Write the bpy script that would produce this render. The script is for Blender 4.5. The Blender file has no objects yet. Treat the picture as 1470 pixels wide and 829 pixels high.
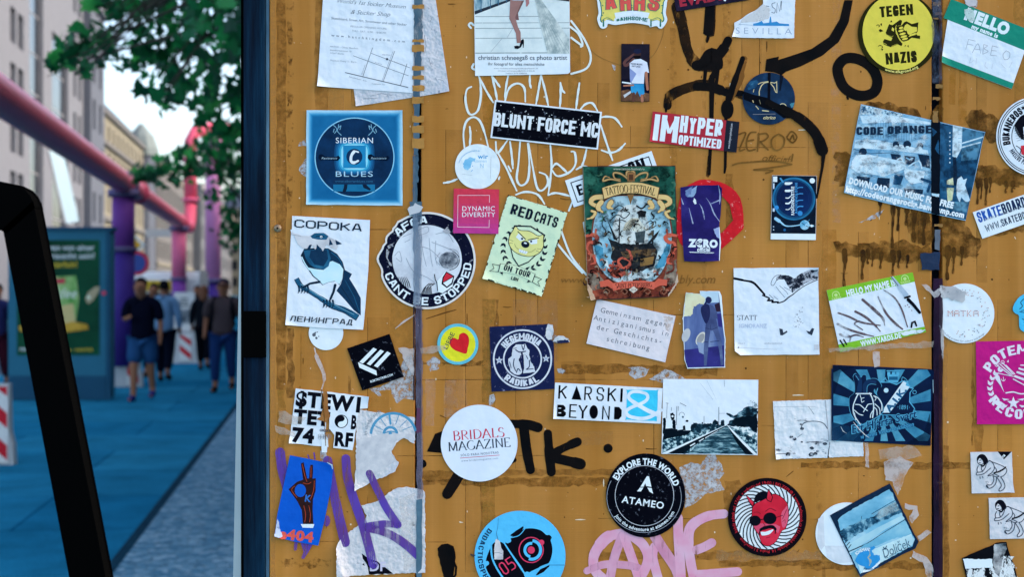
import bpy, bmesh, math, random
from mathutils import Vector, Matrix, geometry
R = math.radians
random.seed(7)
SC = bpy.context.scene
COL = SC.collection

# ------------------------------------------------------------------ camera, sky, sun, exposure
CAM_D = 2.041                      # metres from the lens to the face of the board
FPX = 2041.0                       # focal length in photograph pixels (50 mm on 36 mm, 1470 px wide)
cam_d = bpy.data.cameras.new('camera')
cam = bpy.data.objects.new('camera', cam_d); COL.objects.link(cam)
cam.location = (0, -CAM_D, 1.65); cam.rotation_euler = (R(90), 0, 0)
cam_d.lens = 50; cam_d.sensor_width = 36; cam_d.clip_start = .05; cam_d.clip_end = 2000
cam_d.dof.use_dof = True; cam_d.dof.focus_distance = CAM_D; cam_d.dof.aperture_fstop = 6.6
SC.camera = cam
W = bpy.data.worlds.new('World'); SC.world = W; W.use_nodes = True
nt = W.node_tree
sky = nt.nodes.new('ShaderNodeTexSky'); sky.sky_type = 'NISHITA'; sky.sun_disc = False
SUN_EL, SUN_AZ = 38, 86            # the sun stands to the side, behind the added near row of houses: board and pavement lie in open shade
sky.sun_elevation = R(SUN_EL); sky.sun_rotation = R(SUN_AZ); sky.air_density = 1.0; sky.dust_density = 3.0; sky.ozone_density = 0.8
nt.links.new(sky.outputs[0], nt.nodes['Background'].inputs[0])
nt.nodes['Background'].inputs[1].default_value = .15
sun_d = bpy.data.lights.new('sun', 'SUN'); sun_d.energy = .4; sun_d.angle = R(25); sun_d.color = (1, .98, .96)
sun = bpy.data.objects.new('sun', sun_d); COL.objects.link(sun)
sdir = Vector((math.sin(R(SUN_AZ)) * math.cos(R(SUN_EL)), math.cos(R(SUN_AZ)) * math.cos(R(SUN_EL)), math.sin(R(SUN_EL))))
sun.rotation_euler = sdir.to_track_quat('Z', 'Y').to_euler(); sun.location = (0, 0, 30)
vs = SC.view_settings
vs.view_transform = 'Standard'; vs.look = 'None'; vs.gamma = 1; vs.exposure = 1.7
SC.cycles.use_denoising = True; SC.cycles.max_bounces = 6; SC.cycles.transparent_max_bounces = 16

# ------------------------------------------------------------------ colours and materials
ILL = (.76, .91, 1.09)             # what a white card shows in the open shade: 0.8 of this
def lin(v):
    v /= 255.
    return v / 12.92 if v <= .04045 else ((v + .055) / 1.055) ** 2.4
def alb(c):
    if isinstance(c, str):
        c = tuple(int(c[i:i + 2], 16) for i in (0, 2, 4))
    return tuple(min(.86, max(.002, lin(v) / k)) for v, k in zip(c, ILL))
MATS = {}
def nodes(name):
    m = bpy.data.materials.new(name); m.use_nodes = True
    t = m.node_tree
    return m, t, t.nodes['Principled BSDF']
def noise(t, scale, detail=4, stretch=None, rough=.55, vec=None):
    n = t.nodes.new('ShaderNodeTexNoise'); n.inputs['Scale'].default_value = scale
    n.inputs['Detail'].default_value = detail; n.inputs['Roughness'].default_value = rough
    g = t.nodes.new('ShaderNodeNewGeometry'); src = g.outputs['Position']
    if vec == 'obj':
        src = t.nodes.new('ShaderNodeTexCoord').outputs['Object']
    mp = t.nodes.new('ShaderNodeMapping'); t.links.new(src, mp.inputs[0])
    if stretch: mp.inputs['Scale'].default_value = stretch
    t.links.new(mp.outputs[0], n.inputs['Vector'])
    return n.outputs['Fac']
def ramp(t, fac, stops, interp='LINEAR'):
    r = t.nodes.new('ShaderNodeValToRGB'); cr = r.color_ramp; cr.interpolation = interp
    while len(cr.elements) < len(stops): cr.elements.new(.5)
    for e, (p, c) in zip(cr.elements, stops):
        e.position = p; e.color = (*c, 1) if len(c) == 3 else c
    t.links.new(fac, r.inputs[0]); return r.outputs[0]
def bump(t, b, fac, strength, dist=.001):
    n = t.nodes.new('ShaderNodeBump'); n.inputs['Strength'].default_value = strength; n.inputs['Distance'].default_value = dist
    t.links.new(fac, n.inputs['Height']); t.links.new(n.outputs[0], b.inputs['Normal'])
def shade(c, k): return tuple(min(.88, v * k) for v in c)
def mat(c, rough=.5, vary=.07, bmp=.25, scale=40, wear=0, wearc=None, metal=0, spec=None):
    """plain printed or painted surface with a little unevenness"""
    key = ('m', c, rough, vary, bmp, scale, wear, wearc, metal, spec)
    if key in MATS: return MATS[key]
    a = alb(c)
    if spec is None: spec = .02 if max(a) < .03 else .08
    m, t, b = nodes('surface')
    f = noise(t, scale, 5)
    col = ramp(t, f, [(.3, shade(a, 1 - vary)), (.7, shade(a, 1 + vary))])
    if wear:
        wf = noise(t, 160, 6, rough=.7)
        wm = ramp(t, wf, [(.62 - wear * .2, (0, 0, 0)), (.66 - wear * .2, (1, 1, 1))])
        mx = t.nodes.new('ShaderNodeMix'); mx.data_type = 'RGBA'
        t.links.new(wm, mx.inputs[0]); t.links.new(col, mx.inputs[6])
        mx.inputs[7].default_value = (*alb(wearc or 'b4c0cc'), 1); col = mx.outputs[2]
    t.links.new(col, b.inputs['Base Color'])
    b.inputs['Roughness'].default_value = rough; b.inputs['Metallic'].default_value = metal
    b.inputs['Specular IOR Level'].default_value = spec
    if bmp:                          # sheets and paint are never quite flat: broad waves under a finer crumple
        ad = t.nodes.new('ShaderNodeMath'); ad.operation = 'MULTIPLY_ADD'; t.links.new(noise(t, scale * .55, 3), ad.inputs[0]); ad.inputs[1].default_value = 2.2
        t.links.new(noise(t, scale * 2.2, 4), ad.inputs[2]); bump(t, b, ad.outputs[0], min(1, bmp * 1.6), .0022)
    m.diffuse_color = (*a, 1); MATS[key] = m; return m
def mott(stops, scale=60, detail=6, stretch=None, rough=.5, interp='LINEAR', nr=.65):
    """a picture surface: tones broken up by noise, stops = ((pos, colour), ...)"""
    key = ('k', stops, scale, detail, stretch, rough, interp, nr)
    if key in MATS: return MATS[key]
    m, t, b = nodes('picture_print')
    f = noise(t, scale, detail, stretch, nr)
    t.links.new(ramp(t, f, [(p, alb(c)) for p, c in stops], interp), b.inputs['Base Color'])
    b.inputs['Roughness'].default_value = rough; b.inputs['Specular IOR Level'].default_value = .05
    MATS[key] = m; return m
def film(c, alpha=.6, lo=.4, hi=.6, scale=90, stretch=None, rough=.5, c2=None):
    """thin or worn paint, glue or tape: gaps between the flecks show what lies under it"""
    key = ('f', c, alpha, lo, hi, scale, stretch, rough, c2)
    if key in MATS: return MATS[key]
    m, t, b = nodes('worn_film')
    f = noise(t, scale, 6, stretch, .7)
    t.links.new(ramp(t, noise(t, scale * .4, 3), [(.35, alb(c)), (.65, alb(c2 or c))]), b.inputs['Base Color'])
    b.inputs['Roughness'].default_value = rough; b.inputs['Specular IOR Level'].default_value = .05
    fa = ramp(t, f, [(lo, (0, 0, 0)), (hi, (alpha,) * 3)])
    t.links.new(fa, b.inputs['Alpha'])
    MATS[key] = m; return m

# ------------------------------------------------------------------ tagging and generic mesh helpers
def tag(o, label=None, cat=None, group=None, kind=None):
    for k, v in (('label', label), ('category', cat), ('group', group), ('kind', kind)):
        if v: o[k] = v
    return o
def empty(name, loc, label=None, cat=None, group=None, rz=0):
    o = bpy.data.objects.new(name, None); COL.objects.link(o); o.location = loc; o.rotation_euler = (0, 0, rz)
    return tag(o, label, cat, group)
class MB:
    def __init__(s): s.v = []; s.f = []; s.mi = []; s.mats = []
    def m(s, mt):
        if mt not in s.mats: s.mats.append(mt)
        return s.mats.index(mt)
    def add(s, vs_, fs, mt):
        o = len(s.v); s.v += [tuple(v) for v in vs_]; i = s.m(mt)
        for f in fs: s.f.append(tuple(o + k for k in f)); s.mi.append(i)
        return s
    def box(s, c, d, mt, rot=None):
        hx, hy, hz = d[0] / 2, d[1] / 2, d[2] / 2
        vv = [Vector((x * hx, y * hy, z * hz)) for x in (-1, 1) for y in (-1, 1) for z in (-1, 1)]
        if rot: vv = [rot @ v for v in vv]
        vv = [v + Vector(c) for v in vv]
        return s.add(vv, [(0, 1, 3, 2), (4, 6, 7, 5), (0, 4, 5, 1), (2, 3, 7, 6), (0, 2, 6, 4), (1, 5, 7, 3)], mt)
    def tube(s, pts, r, mt, n=12, caps=True):
        pts = [Vector(p) for p in pts]; rr = r if isinstance(r, (list, tuple)) else [r] * len(pts)
        vv = []; fs = []; up = None
        for i, p in enumerate(pts):
            d = (pts[min(i + 1, len(pts) - 1)] - pts[max(i - 1, 0)]).normalized()
            if up is None: up = Vector((0, 0, 1)) if abs(d.z) < .9 else Vector((1, 0, 0))
            x = d.cross(up).normalized(); up = x.cross(d).normalized()
            vv += [p + (x * math.cos(2 * math.pi * k / n) + up * math.sin(2 * math.pi * k / n)) * rr[i] for k in range(n)]
        for i in range(len(pts) - 1):
            fs += [(i * n + k, i * n + (k + 1) % n, (i + 1) * n + (k + 1) % n, (i + 1) * n + k) for k in range(n)]
        if caps: fs += [tuple(range(n))[::-1], tuple((len(pts) - 1) * n + k for k in range(n))]
        return s.add(vv, fs, mt)
    def ball(s, c, r, mt, n=10, m_=7, sc=(1, 1, 1)):
        c = Vector(c); vv = []; fs = []
        for i in range(m_ + 1):
            a = math.pi * i / m_
            for k in range(n):
                b = 2 * math.pi * k / n
                vv.append(c + Vector((math.sin(a) * math.cos(b) * sc[0], math.sin(a) * math.sin(b) * sc[1], math.cos(a) * sc[2])) * r)
        for i in range(m_):
            fs += [(i * n + k, (i + 1) * n + k, (i + 1) * n + (k + 1) % n, i * n + (k + 1) % n) for k in range(n)]
        return s.add(vv, fs, mt)
    def build(s, name, parent=None, origin=None, smooth=False, bevel=0):
        me = bpy.data.meshes.new(name)
        v = s.v if origin is None else [tuple(Vector(p) - Vector(origin)) for p in s.v]
        me.from_pydata(v, [], s.f)
        for mt in s.mats: me.materials.append(mt)
        me.polygons.foreach_set('material_index', s.mi)
        if smooth: me.polygons.foreach_set('use_smooth', [True] * len(s.f))
        me.update()
        o = bpy.data.objects.new(name, me); COL.objects.link(o)
        if origin is not None: o.location = origin
        if parent: o.parent = parent
        if bevel:
            b = o.modifiers.new('bevel', 'BEVEL'); b.width = bevel; b.segments = 2; b.limit_method = 'ANGLE'
        return o
def WP(px, py, d):
    """world point seen at photograph pixel (px, py), d metres from the camera"""
    return Vector(((px - 735) / FPX * d, d - CAM_D, 1.65 - (py - 414.5) / FPX * d))
# ------------------------------------------------------------------ flat printed things: drawing kit
PXM = .001                         # one photograph pixel is 1 mm on the face of the board
def catmull(pts, n=6, closed=False):
    if len(pts) < 3: return list(pts)
    out = []; m = len(pts)
    rng = range(m if closed else m - 1)
    for i in rng:
        g = lambda k: pts[k % m] if closed else pts[min(max(k, 0), m - 1)]
        p0, p1, p2, p3 = g(i - 1), g(i), g(i + 1), g(i + 2)
        for j in range(n):
            t = j / n
            out.append(tuple(.5 * (2 * p1[k] + (p2[k] - p0[k]) * t + (2 * p0[k] - 5 * p1[k] + 4 * p2[k] - p3[k]) * t * t + (3 * p1[k] - p0[k] - 3 * p2[k] + p3[k]) * t ** 3) for k in (0, 1)))
    if not closed: out.append(tuple(pts[-1]))
    return out
def ribbon(pts, w, closed=False, rnd=True):
    q = [pts[0]]
    for p in pts[1:]:
        if (p[0] - q[-1][0]) ** 2 + (p[1] - q[-1][1]) ** 2 > 1e-9: q.append(p)
    pts = q; n = len(pts)
    if n < 2: return [], []
    ws = w if isinstance(w, (list, tuple)) else [w] * n
    if len(ws) != n: ws = [ws[min(len(ws) - 1, int(i * len(ws) / n))] for i in range(n)]
    v = []; f = []
    for i in range(n):
        a = pts[i - 1] if (i > 0 or closed) else None
        b = pts[(i + 1) % n] if (i < n - 1 or closed) else None
        def nrm(p, q):
            dx, dy = q[0] - p[0], q[1] - p[1]; l = math.hypot(dx, dy) or 1
            return (-dy / l, dx / l)
        n1 = nrm(a, pts[i]) if a else None; n2 = nrm(pts[i], b) if b else None
        n1 = n1 or n2; n2 = n2 or n1
        mx, my = n1[0] + n2[0], n1[1] + n2[1]; l = math.hypot(mx, my)
        if l < .3: mx, my, k = n1[0], n1[1], 1
        else:
            mx /= l; my /= l; k = min(2.2, 1 / max(.3, mx * n1[0] + my * n1[1]))
        hw = ws[i] / 2 * k
        v += [(pts[i][0] + mx * hw, pts[i][1] + my * hw), (pts[i][0] - mx * hw, pts[i][1] - my * hw)]
    for i in range(n if closed else n - 1):
        j = (i + 1) % n; f.append((2 * i, 2 * i + 1, 2 * j + 1, 2 * j))
    if rnd and not closed:
        for e, o in ((0, 1), (n - 1, n - 2)):
            a0 = math.atan2(pts[e][1] - pts[o][1], pts[e][0] - pts[o][0]); c = len(v)
            v += [(pts[e][0] + ws[e] / 2 * math.cos(a0 + t), pts[e][1] + ws[e] / 2 * math.sin(a0 + t)) for t in [math.pi * (k / 6 - .5) for k in range(7)]]
            f.append(tuple(range(c, c + 7)))
    return v, f
def circ(cx, cy, r, n=64, ry=None, a0=0, a1=360, rot=0):
    ry = ry or r; out = []
    full = abs(a1 - a0) >= 360
    for k in range(n if full else n + 1):
        t = R(a0 + (a1 - a0) * k / n); x, y = r * math.sin(t), -ry * math.cos(t)
        c, s_ = math.cos(R(rot)), math.sin(R(rot)); out.append((cx + x * c - y * s_, cy + x * s_ + y * c))
    return out
def rect(x0, y0, x1, y1): return [(x0, y0), (x1, y0), (x1, y1), (x0, y1)]
def star(cx, cy, r, k=.4, n=5, rot=0): return [(cx + (r if i % 2 == 0 else r * k) * math.sin(R(rot + 180 * i / n)), cy - (r if i % 2 == 0 else r * k) * math.cos(R(rot + 180 * i / n))) for i in range(2 * n)]
def rag(pts, amp, step, rnd=None):
    rnd = rnd or random; out = []
    for i, p in enumerate(pts):
        q = pts[(i + 1) % len(pts)]; l = math.hypot(q[0] - p[0], q[1] - p[1]); n = max(1, int(l / step))
        for k in range(n):
            t = k / n; a = amp if k else amp * .4
            out.append((p[0] + (q[0] - p[0]) * t + rnd.uniform(-a, a), p[1] + (q[1] - p[1]) * t + rnd.uniform(-a, a)))
    return out
def inset(pts, k, c=None):
    c = c or (sum(p[0] for p in pts) / len(pts), sum(p[1] for p in pts) / len(pts))
    return [(c[0] + (p[0] - c[0]) * k, c[1] + (p[1] - c[1]) * k) for p in pts]
def lerp(a, b, t): return (a[0] + (b[0] - a[0]) * t, a[1] + (b[1] - a[1]) * t)
def mixc(a, b, t):
    h = lambda c: tuple(int(c[i:i + 2], 16) for i in (0, 2, 4)) if isinstance(c, str) else c
    a, b = h(a), h(b); return tuple(round(a[k] + (b[k] - a[k]) * t) for k in range(3))

# --- letters: the built-in font, a block alphabet and a serif alphabet drawn with a broad nib
_gc = {}
def _raw(s, bold):
    c = bpy.data.curves.new('glyph', 'FONT'); c.body = s; c.offset = bold; c.resolution_u = 3
    o = bpy.data.objects.new('glyph', c); COL.objects.link(o)
    bpy.context.view_layer.update()
    me = o.evaluated_get(bpy.context.evaluated_depsgraph_get()).to_mesh()
    v = [(p.co.x, p.co.y) for p in me.vertices]; f = [tuple(p.vertices) for p in me.polygons]
    bpy.data.objects.remove(o); bpy.data.curves.remove(c)
    return v, f
def _glyph_b(ch, bold):
    k = (ch, bold)
    if k not in _gc:
        if 'ref' not in _gc:
            v, _ = _raw('||', 0); hv, _ = _raw('H', 0)
            _gc['ref'] = max(p[0] for p in v); _gc['cap'] = max(p[1] for p in hv)
        v, f = _raw(ch, bold) if ch != ' ' else ([], [])
        a = max(p[0] for p in _raw('|' + ch + '|', 0)[0]) - _gc['ref']; h = _gc['cap']
        _gc[k] = ([(x / h, y / h) for x, y in v], f, a / h + bold * 1.6)
    return _gc[k]
_C = [(1, .8), (1, .86), (.78, 1), (.25, 1), (0, .84), (0, .16), (.25, 0), (.78, 0), (1, .14), (1, .2)]
BLK = {'A': [[(0, 0), (.36, 1), (.64, 1), (1, 0)], [(.16, .3), (.84, .3)]], 'B': [[(0, 0), (0, 1), (.75, 1), (1, .87), (1, .66), (.8, .53), (0, .53)], [(.8, .53), (1, .4), (1, .14), (.75, 0), (0, 0)]],
 'C': [_C], 'D': [[(0, 0), (0, 1), (.7, 1), (1, .82), (1, .18), (.7, 0), (0, 0)]], 'E': [[(1, 1), (0, 1), (0, 0), (1, 0)], [(0, .5), (.85, .5)]], 'F': [[(1, 1), (0, 1), (0, 0)], [(0, .5), (.85, .5)]],
 'G': [_C[:-1] + [(1, .46), (.6, .46)]], 'H': [[(0, 0), (0, 1)], [(1, 0), (1, 1)], [(0, .5), (1, .5)]], 'I': [[(0, 0), (0, 1)]], 'J': [[(1, 1), (1, .16), (.75, 0), (.25, 0), (0, .16), (0, .3)]],
 'K': [[(0, 0), (0, 1)], [(1, 1), (.05, .45)], [(.3, .6), (1, 0)]], 'L': [[(0, 1), (0, 0), (1, 0)]], 'M': [[(0, 0), (0, 1)], [(.02, 1), (.5, .3)], [(.5, .3), (.98, 1)], [(1, 0), (1, 1)]], 'N': [[(0, 0), (0, 1)], [(.04, .98), (.96, .02)], [(1, 0), (1, 1)]],
 'O': [[(.25, 0), (0, .16), (0, .84), (.25, 1), (.75, 1), (1, .84), (1, .16), (.75, 0), (.25, 0)]], 'P': [[(0, 0), (0, 1), (.75, 1), (1, .86), (1, .58), (.75, .44), (0, .44)]],
 'Q': [[(.25, 0), (0, .16), (0, .84), (.25, 1), (.75, 1), (1, .84), (1, .16), (.75, 0), (.25, 0)], [(.6, .3), (1, 0)]], 'R': [[(0, 0), (0, 1), (.75, 1), (1, .86), (1, .62), (.75, .48), (0, .48)], [(.5, .48), (1, 0)]],
 'S': [[(1, .74), (1, .86), (.75, 1), (.25, 1), (0, .86), (0, .66), (.2, .54), (.8, .46), (1, .34), (1, .14), (.75, 0), (.25, 0), (0, .14), (0, .26)]], 'T': [[(0, 1), (1, 1)], [(.5, 1), (.5, 0)]],
 'U': [[(0, 1), (0, .16), (.25, 0), (.75, 0), (1, .16), (1, 1)]], 'V': [[(0, 1), (.5, 0), (1, 1)]], 'W': [[(0, 1), (.22, 0), (.5, .7), (.78, 0), (1, 1)]], 'X': [[(0, 0), (1, 1)], [(0, 1), (1, 0)]],
 'Y': [[(0, 1), (.5, .45), (1, 1)], [(.5, .45), (.5, 0)]], 'Z': [[(0, 1), (1, 1), (0, 0), (1, 0)]], '1': [[(.1, .8), (.55, 1), (.55, 0)]], '4': [[(.75, 0), (.75, 1), (0, .28), (1, .28)]], '7': [[(0, 1), (1, 1), (.4, 0)]],
 '0': [[(.25, 0), (0, .16), (0, .84), (.25, 1), (.75, 1), (1, .84), (1, .16), (.75, 0), (.25, 0)]], '8': [[(.25, .52), (0, .66), (0, .86), (.25, 1), (.75, 1), (1, .86), (1, .66), (.75, .52), (.25, .52), (0, .38), (0, .14), (.25, 0), (.75, 0), (1, .14), (1, .38), (.75, .52)]],
 '9': [[(1, .5), (.25, .45), (0, .6), (0, .86), (.25, 1), (.75, 1), (1, .86), (1, .14), (.75, 0), (.1, 0)]], '5': [[(1, 1), (0, 1), (0, .56), (.75, .56), (1, .42), (1, .14), (.75, 0), (0, 0)]],
 '.': [[(0, 0), (0, .04)]], '-': [[(.2, .5), (.8, .5)]], '/': [[(0, 0), (1, 1)]], ':': [[(0, .2), (0, .24)], [(0, .66), (0, .7)]], '#': [[(.3, .1), (.4, .9)], [(.65, .1), (.75, .9)], [(.05, .35), (.95, .35)], [(.05, .65), (.95, .65)]],
 '$': [[(1, .72), (.75, .88), (.25, .88), (0, .74), (.2, .54), (.8, .46), (1, .26), (.75, .12), (.25, .12), (0, .28)], [(.5, -.05), (.5, 1.05)]],
 'a': [[(0, 0), (0, .84), (.25, 1), (.75, 1), (1, .84), (1, 0)], [(0, .42), (1, .42)]],
 'Л': [[(0, 0), (.12, .1), (.3, 1), (1, 1), (1, 0)]], 'И': [[(0, 1), (0, 0), (1, 1), (1, 0)]], 'Г': [[(0, 0), (0, 1), (1, 1)]], 'Д': [[(0, -.16), (0, 0), (1, 0), (1, -.16)], [(.18, 0), (.36, 1), (.84, 1), (.84, 0)]]}
def _arc(cx, cy, rx, ry, a0, a1, n=12): return [(cx + rx * math.cos(R(a0 + (a1 - a0) * k / n)), cy + ry * math.sin(R(a0 + (a1 - a0) * k / n))) for k in range(n + 1)]
SER = {'A': (.78, [[(.06, 0), (.38, 1)], [(.38, 1), (.74, 0)], [(.2, .36), (.56, .36)]], 'bb'), 'B': (.66, [[(.14, 0), (.14, 1)], [(.14, 1)] + _arc(.3, .76, .24, .24, 90, -90) + [(.14, .52)], [(.14, .52)] + _arc(.32, .26, .29, .26, 90, -90) + [(.14, 0)]], 'v'),
 'D': (.78, [[(.14, 0), (.14, 1)], [(.14, 1)] + _arc(.3, .5, .42, .5, 90, -90) + [(.14, 0)]], 'v'), 'E': (.6, [[(.14, 0), (.14, 1)], [(.14, .99), (.56, .99), (.56, .86)], [(.14, .52), (.46, .52)], [(.14, .01), (.58, .01), (.58, .16)]], 'v'),
 'F': (.58, [[(.14, 0), (.14, 1)], [(.14, .99), (.56, .99), (.56, .86)], [(.14, .52), (.46, .52)]], 'v'), 'G': (.78, [_arc(.42, .5, .36, .5, 50, 320, 18), [(.7, .4), (.7, .1)]], ''),
 'I': (.3, [[(.15, 0), (.15, 1)]], 'v'), 'L': (.58, [[(.14, 0), (.14, 1)], [(.14, .01), (.56, .01), (.56, .18)]], 'v'), 'M': (.92, [[(.12, 0), (.14, 1)], [(.14, 1), (.46, .06)], [(.46, .06), (.78, 1)], [(.78, 1), (.8, 0)]], 'vn'),
 'N': (.8, [[(.14, 0), (.14, 1)], [(.14, 1), (.68, 0)], [(.68, 0), (.68, 1)]], 'v'), 'O': (.82, [_arc(.41, .5, .35, .5, 90, 450, 24)], ''), 'P': (.6, [[(.14, 0), (.14, 1)], [(.14, 1)] + _arc(.3, .74, .26, .26, 90, -90) + [(.14, .48)]], 'v'),
 'R': (.7, [[(.14, 0), (.14, 1)], [(.14, 1)] + _arc(.3, .75, .25, .25, 90, -90) + [(.14, .5)], [(.3, .5), (.66, 0)]], 'v'), 'S': (.54, [[(.46, .82)] + _arc(.27, .75, .2, .25, 35, 230, 10) + _arc(.27, .25, .22, .26, 70, -145, 12)], ''),
 'T': (.64, [[(.32, 0), (.32, 1)], [(.04, .84), (.04, .99), (.6, .99), (.6, .84)]], 'v'), 'U': (.76, [[(.14, 1), (.14, .3)] + _arc(.38, .28, .24, .28, 180, 360) + [(.62, 1)]], ''), 'V': (.74, [[(.06, 1), (.38, 0)], [(.38, 0), (.7, 1)]], 'tt'),
 'Z': (.66, [[(.08, .86), (.08, .99), (.58, .99)], [(.58, .99), (.06, .01)], [(.06, .01), (.6, .01), (.6, .16)]], ''), '-': (.36, [[(.08, .45), (.28, .45)]], '')}
def glyph(ch, font, bold, th, cell, gap):
    ch = {'Е': 'E', 'Н': 'H', 'Р': 'P', 'А': 'A'}.get(ch, ch) if font == 'K' else ch
    if font == 'B': return _glyph_b(ch, bold)
    k = (ch, font, th, cell, gap)
    if k in _gc: return _gc[k]
    v = []; f = []
    if font == 'K':
        cw = {' ': cell * .55, 'I': th, '.': th, ':': th}.get(ch, cell * (1.45 if ch in 'MW' else 1.22 if ch == 'N' else 1))
        ky = 1.45                    # upright strokes are stouter than the level ones
        for st in BLK.get(ch, []):
            p = [(th / 2 + x * (cw - th), th / 2 + y * (ky - th)) for x, y in st]
            if len(p) > 1 and p[0] == p[-1]: a, b = ribbon(p[:-1], th, True)
            else:
                e = th / 2 - .001; q = list(p)
                for i0, i1 in ((0, 1), (-1, -2)):
                    d = (p[i0][0] - p[i1][0], p[i0][1] - p[i1][1]); l = math.hypot(*d) or 1
                    if abs(d[0]) < .01 or abs(d[1]) < .01: q[i0] = (p[i0][0] + d[0] / l * e, p[i0][1] + d[1] / l * e)
                a, b = ribbon(q, th * (.62 if ch in 'MN' and abs(p[0][0] - p[1][0]) > .01 else 1), False, False)
            o = len(v); v += [(x, min(1.1, max(-.2, y / ky))) for x, y in a]; f += [tuple(o + i for i in t) for t in b]
        _gc[k] = (v, f, cw + gap)
    else:
        if ch not in SER: return ([], [], .3)
        cw, sts, fl = SER[ch]; thin = th * .34; nib = R(18)
        for st in sts:
            ws = []
            for i in range(len(st)):
                a, b = st[max(i - 1, 0)], st[min(i + 1, len(st) - 1)]
                an = math.atan2(b[1] - a[1], b[0] - a[0]); ws.append(max(thin, th * abs(math.sin(an + nib)) ** 1.3))
            a, b = ribbon(st, ws, False, False); o = len(v); v += a; f += [tuple(o + i for i in t) for t in b]
        ends = []
        if 'v' in fl:
            for st in sts:
                if len(st) == 2 and abs(st[0][0] - st[1][0]) < .05 and abs(st[0][1] - st[1][1]) > .9:
                    ends += [st[0], st[1]] if ch not in 'N' else [st[0 if st[0][1] < .1 and st[0][0] < .4 else 1], (st[1] if st[1][1] > .5 else st[0])]
        if fl == 'bb': ends = [(.06, 0), (.74, 0)]
        if fl == 'tt': ends = [(.06, 1), (.7, 1)]
        for x, y in ends:
            yy = .018 if y < .5 else .982
            o = len(v); v += [(x - .1, yy - .018), (x + .1, yy - .018), (x + .1, yy + .018), (x - .1, yy + .018)]; f.append((o, o + 1, o + 2, o + 3))
        _gc[k] = (v, f, cw + gap)
    return _gc[k]

def lift(mb, curls, extra):
    """corners that have come unstuck: cut finely there and bend away from the board"""
    for (cx, cy), (dx, dy), r, h in curls:
        f_ = lambda co: (co[0] - cx) * dx + (co[2] - cy) * dy
        if not any(f_(v) < r for v in mb.v): continue
        bm = bmesh.new(); vs_ = [bm.verts.new(v) for v in mb.v]; bm.verts.ensure_lookup_table()
        for f, i in zip(mb.f, mb.mi):
            try: bm.faces.new([vs_[k] for k in f]).material_index = i
            except ValueError: pass
        for k in range(9):
            L = r / 7
            es = [e for e in bm.edges if min(f_(e.verts[0].co), f_(e.verts[1].co)) < r * 1.05 and (e.verts[0].co - e.verts[1].co).length > L]
            if not es: break
            bmesh.ops.subdivide_edges(bm, edges=es, cuts=1)
            bmesh.ops.triangulate(bm, faces=[f for f in bm.faces if len(f.verts) > 3])
        for v in bm.verts:
            t = 1 - f_(v.co) / r
            if t > 0: v.co.y -= h * min(t, 1.3) ** 2 + extra * min(1, t * 3)
        bm.verts.index_update(); mb.v = [tuple(v.co) for v in bm.verts]; mb.f = [tuple(v.index for v in f.verts) for f in bm.faces]; mb.mi = [f.material_index for f in bm.faces]; bm.free()

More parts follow.
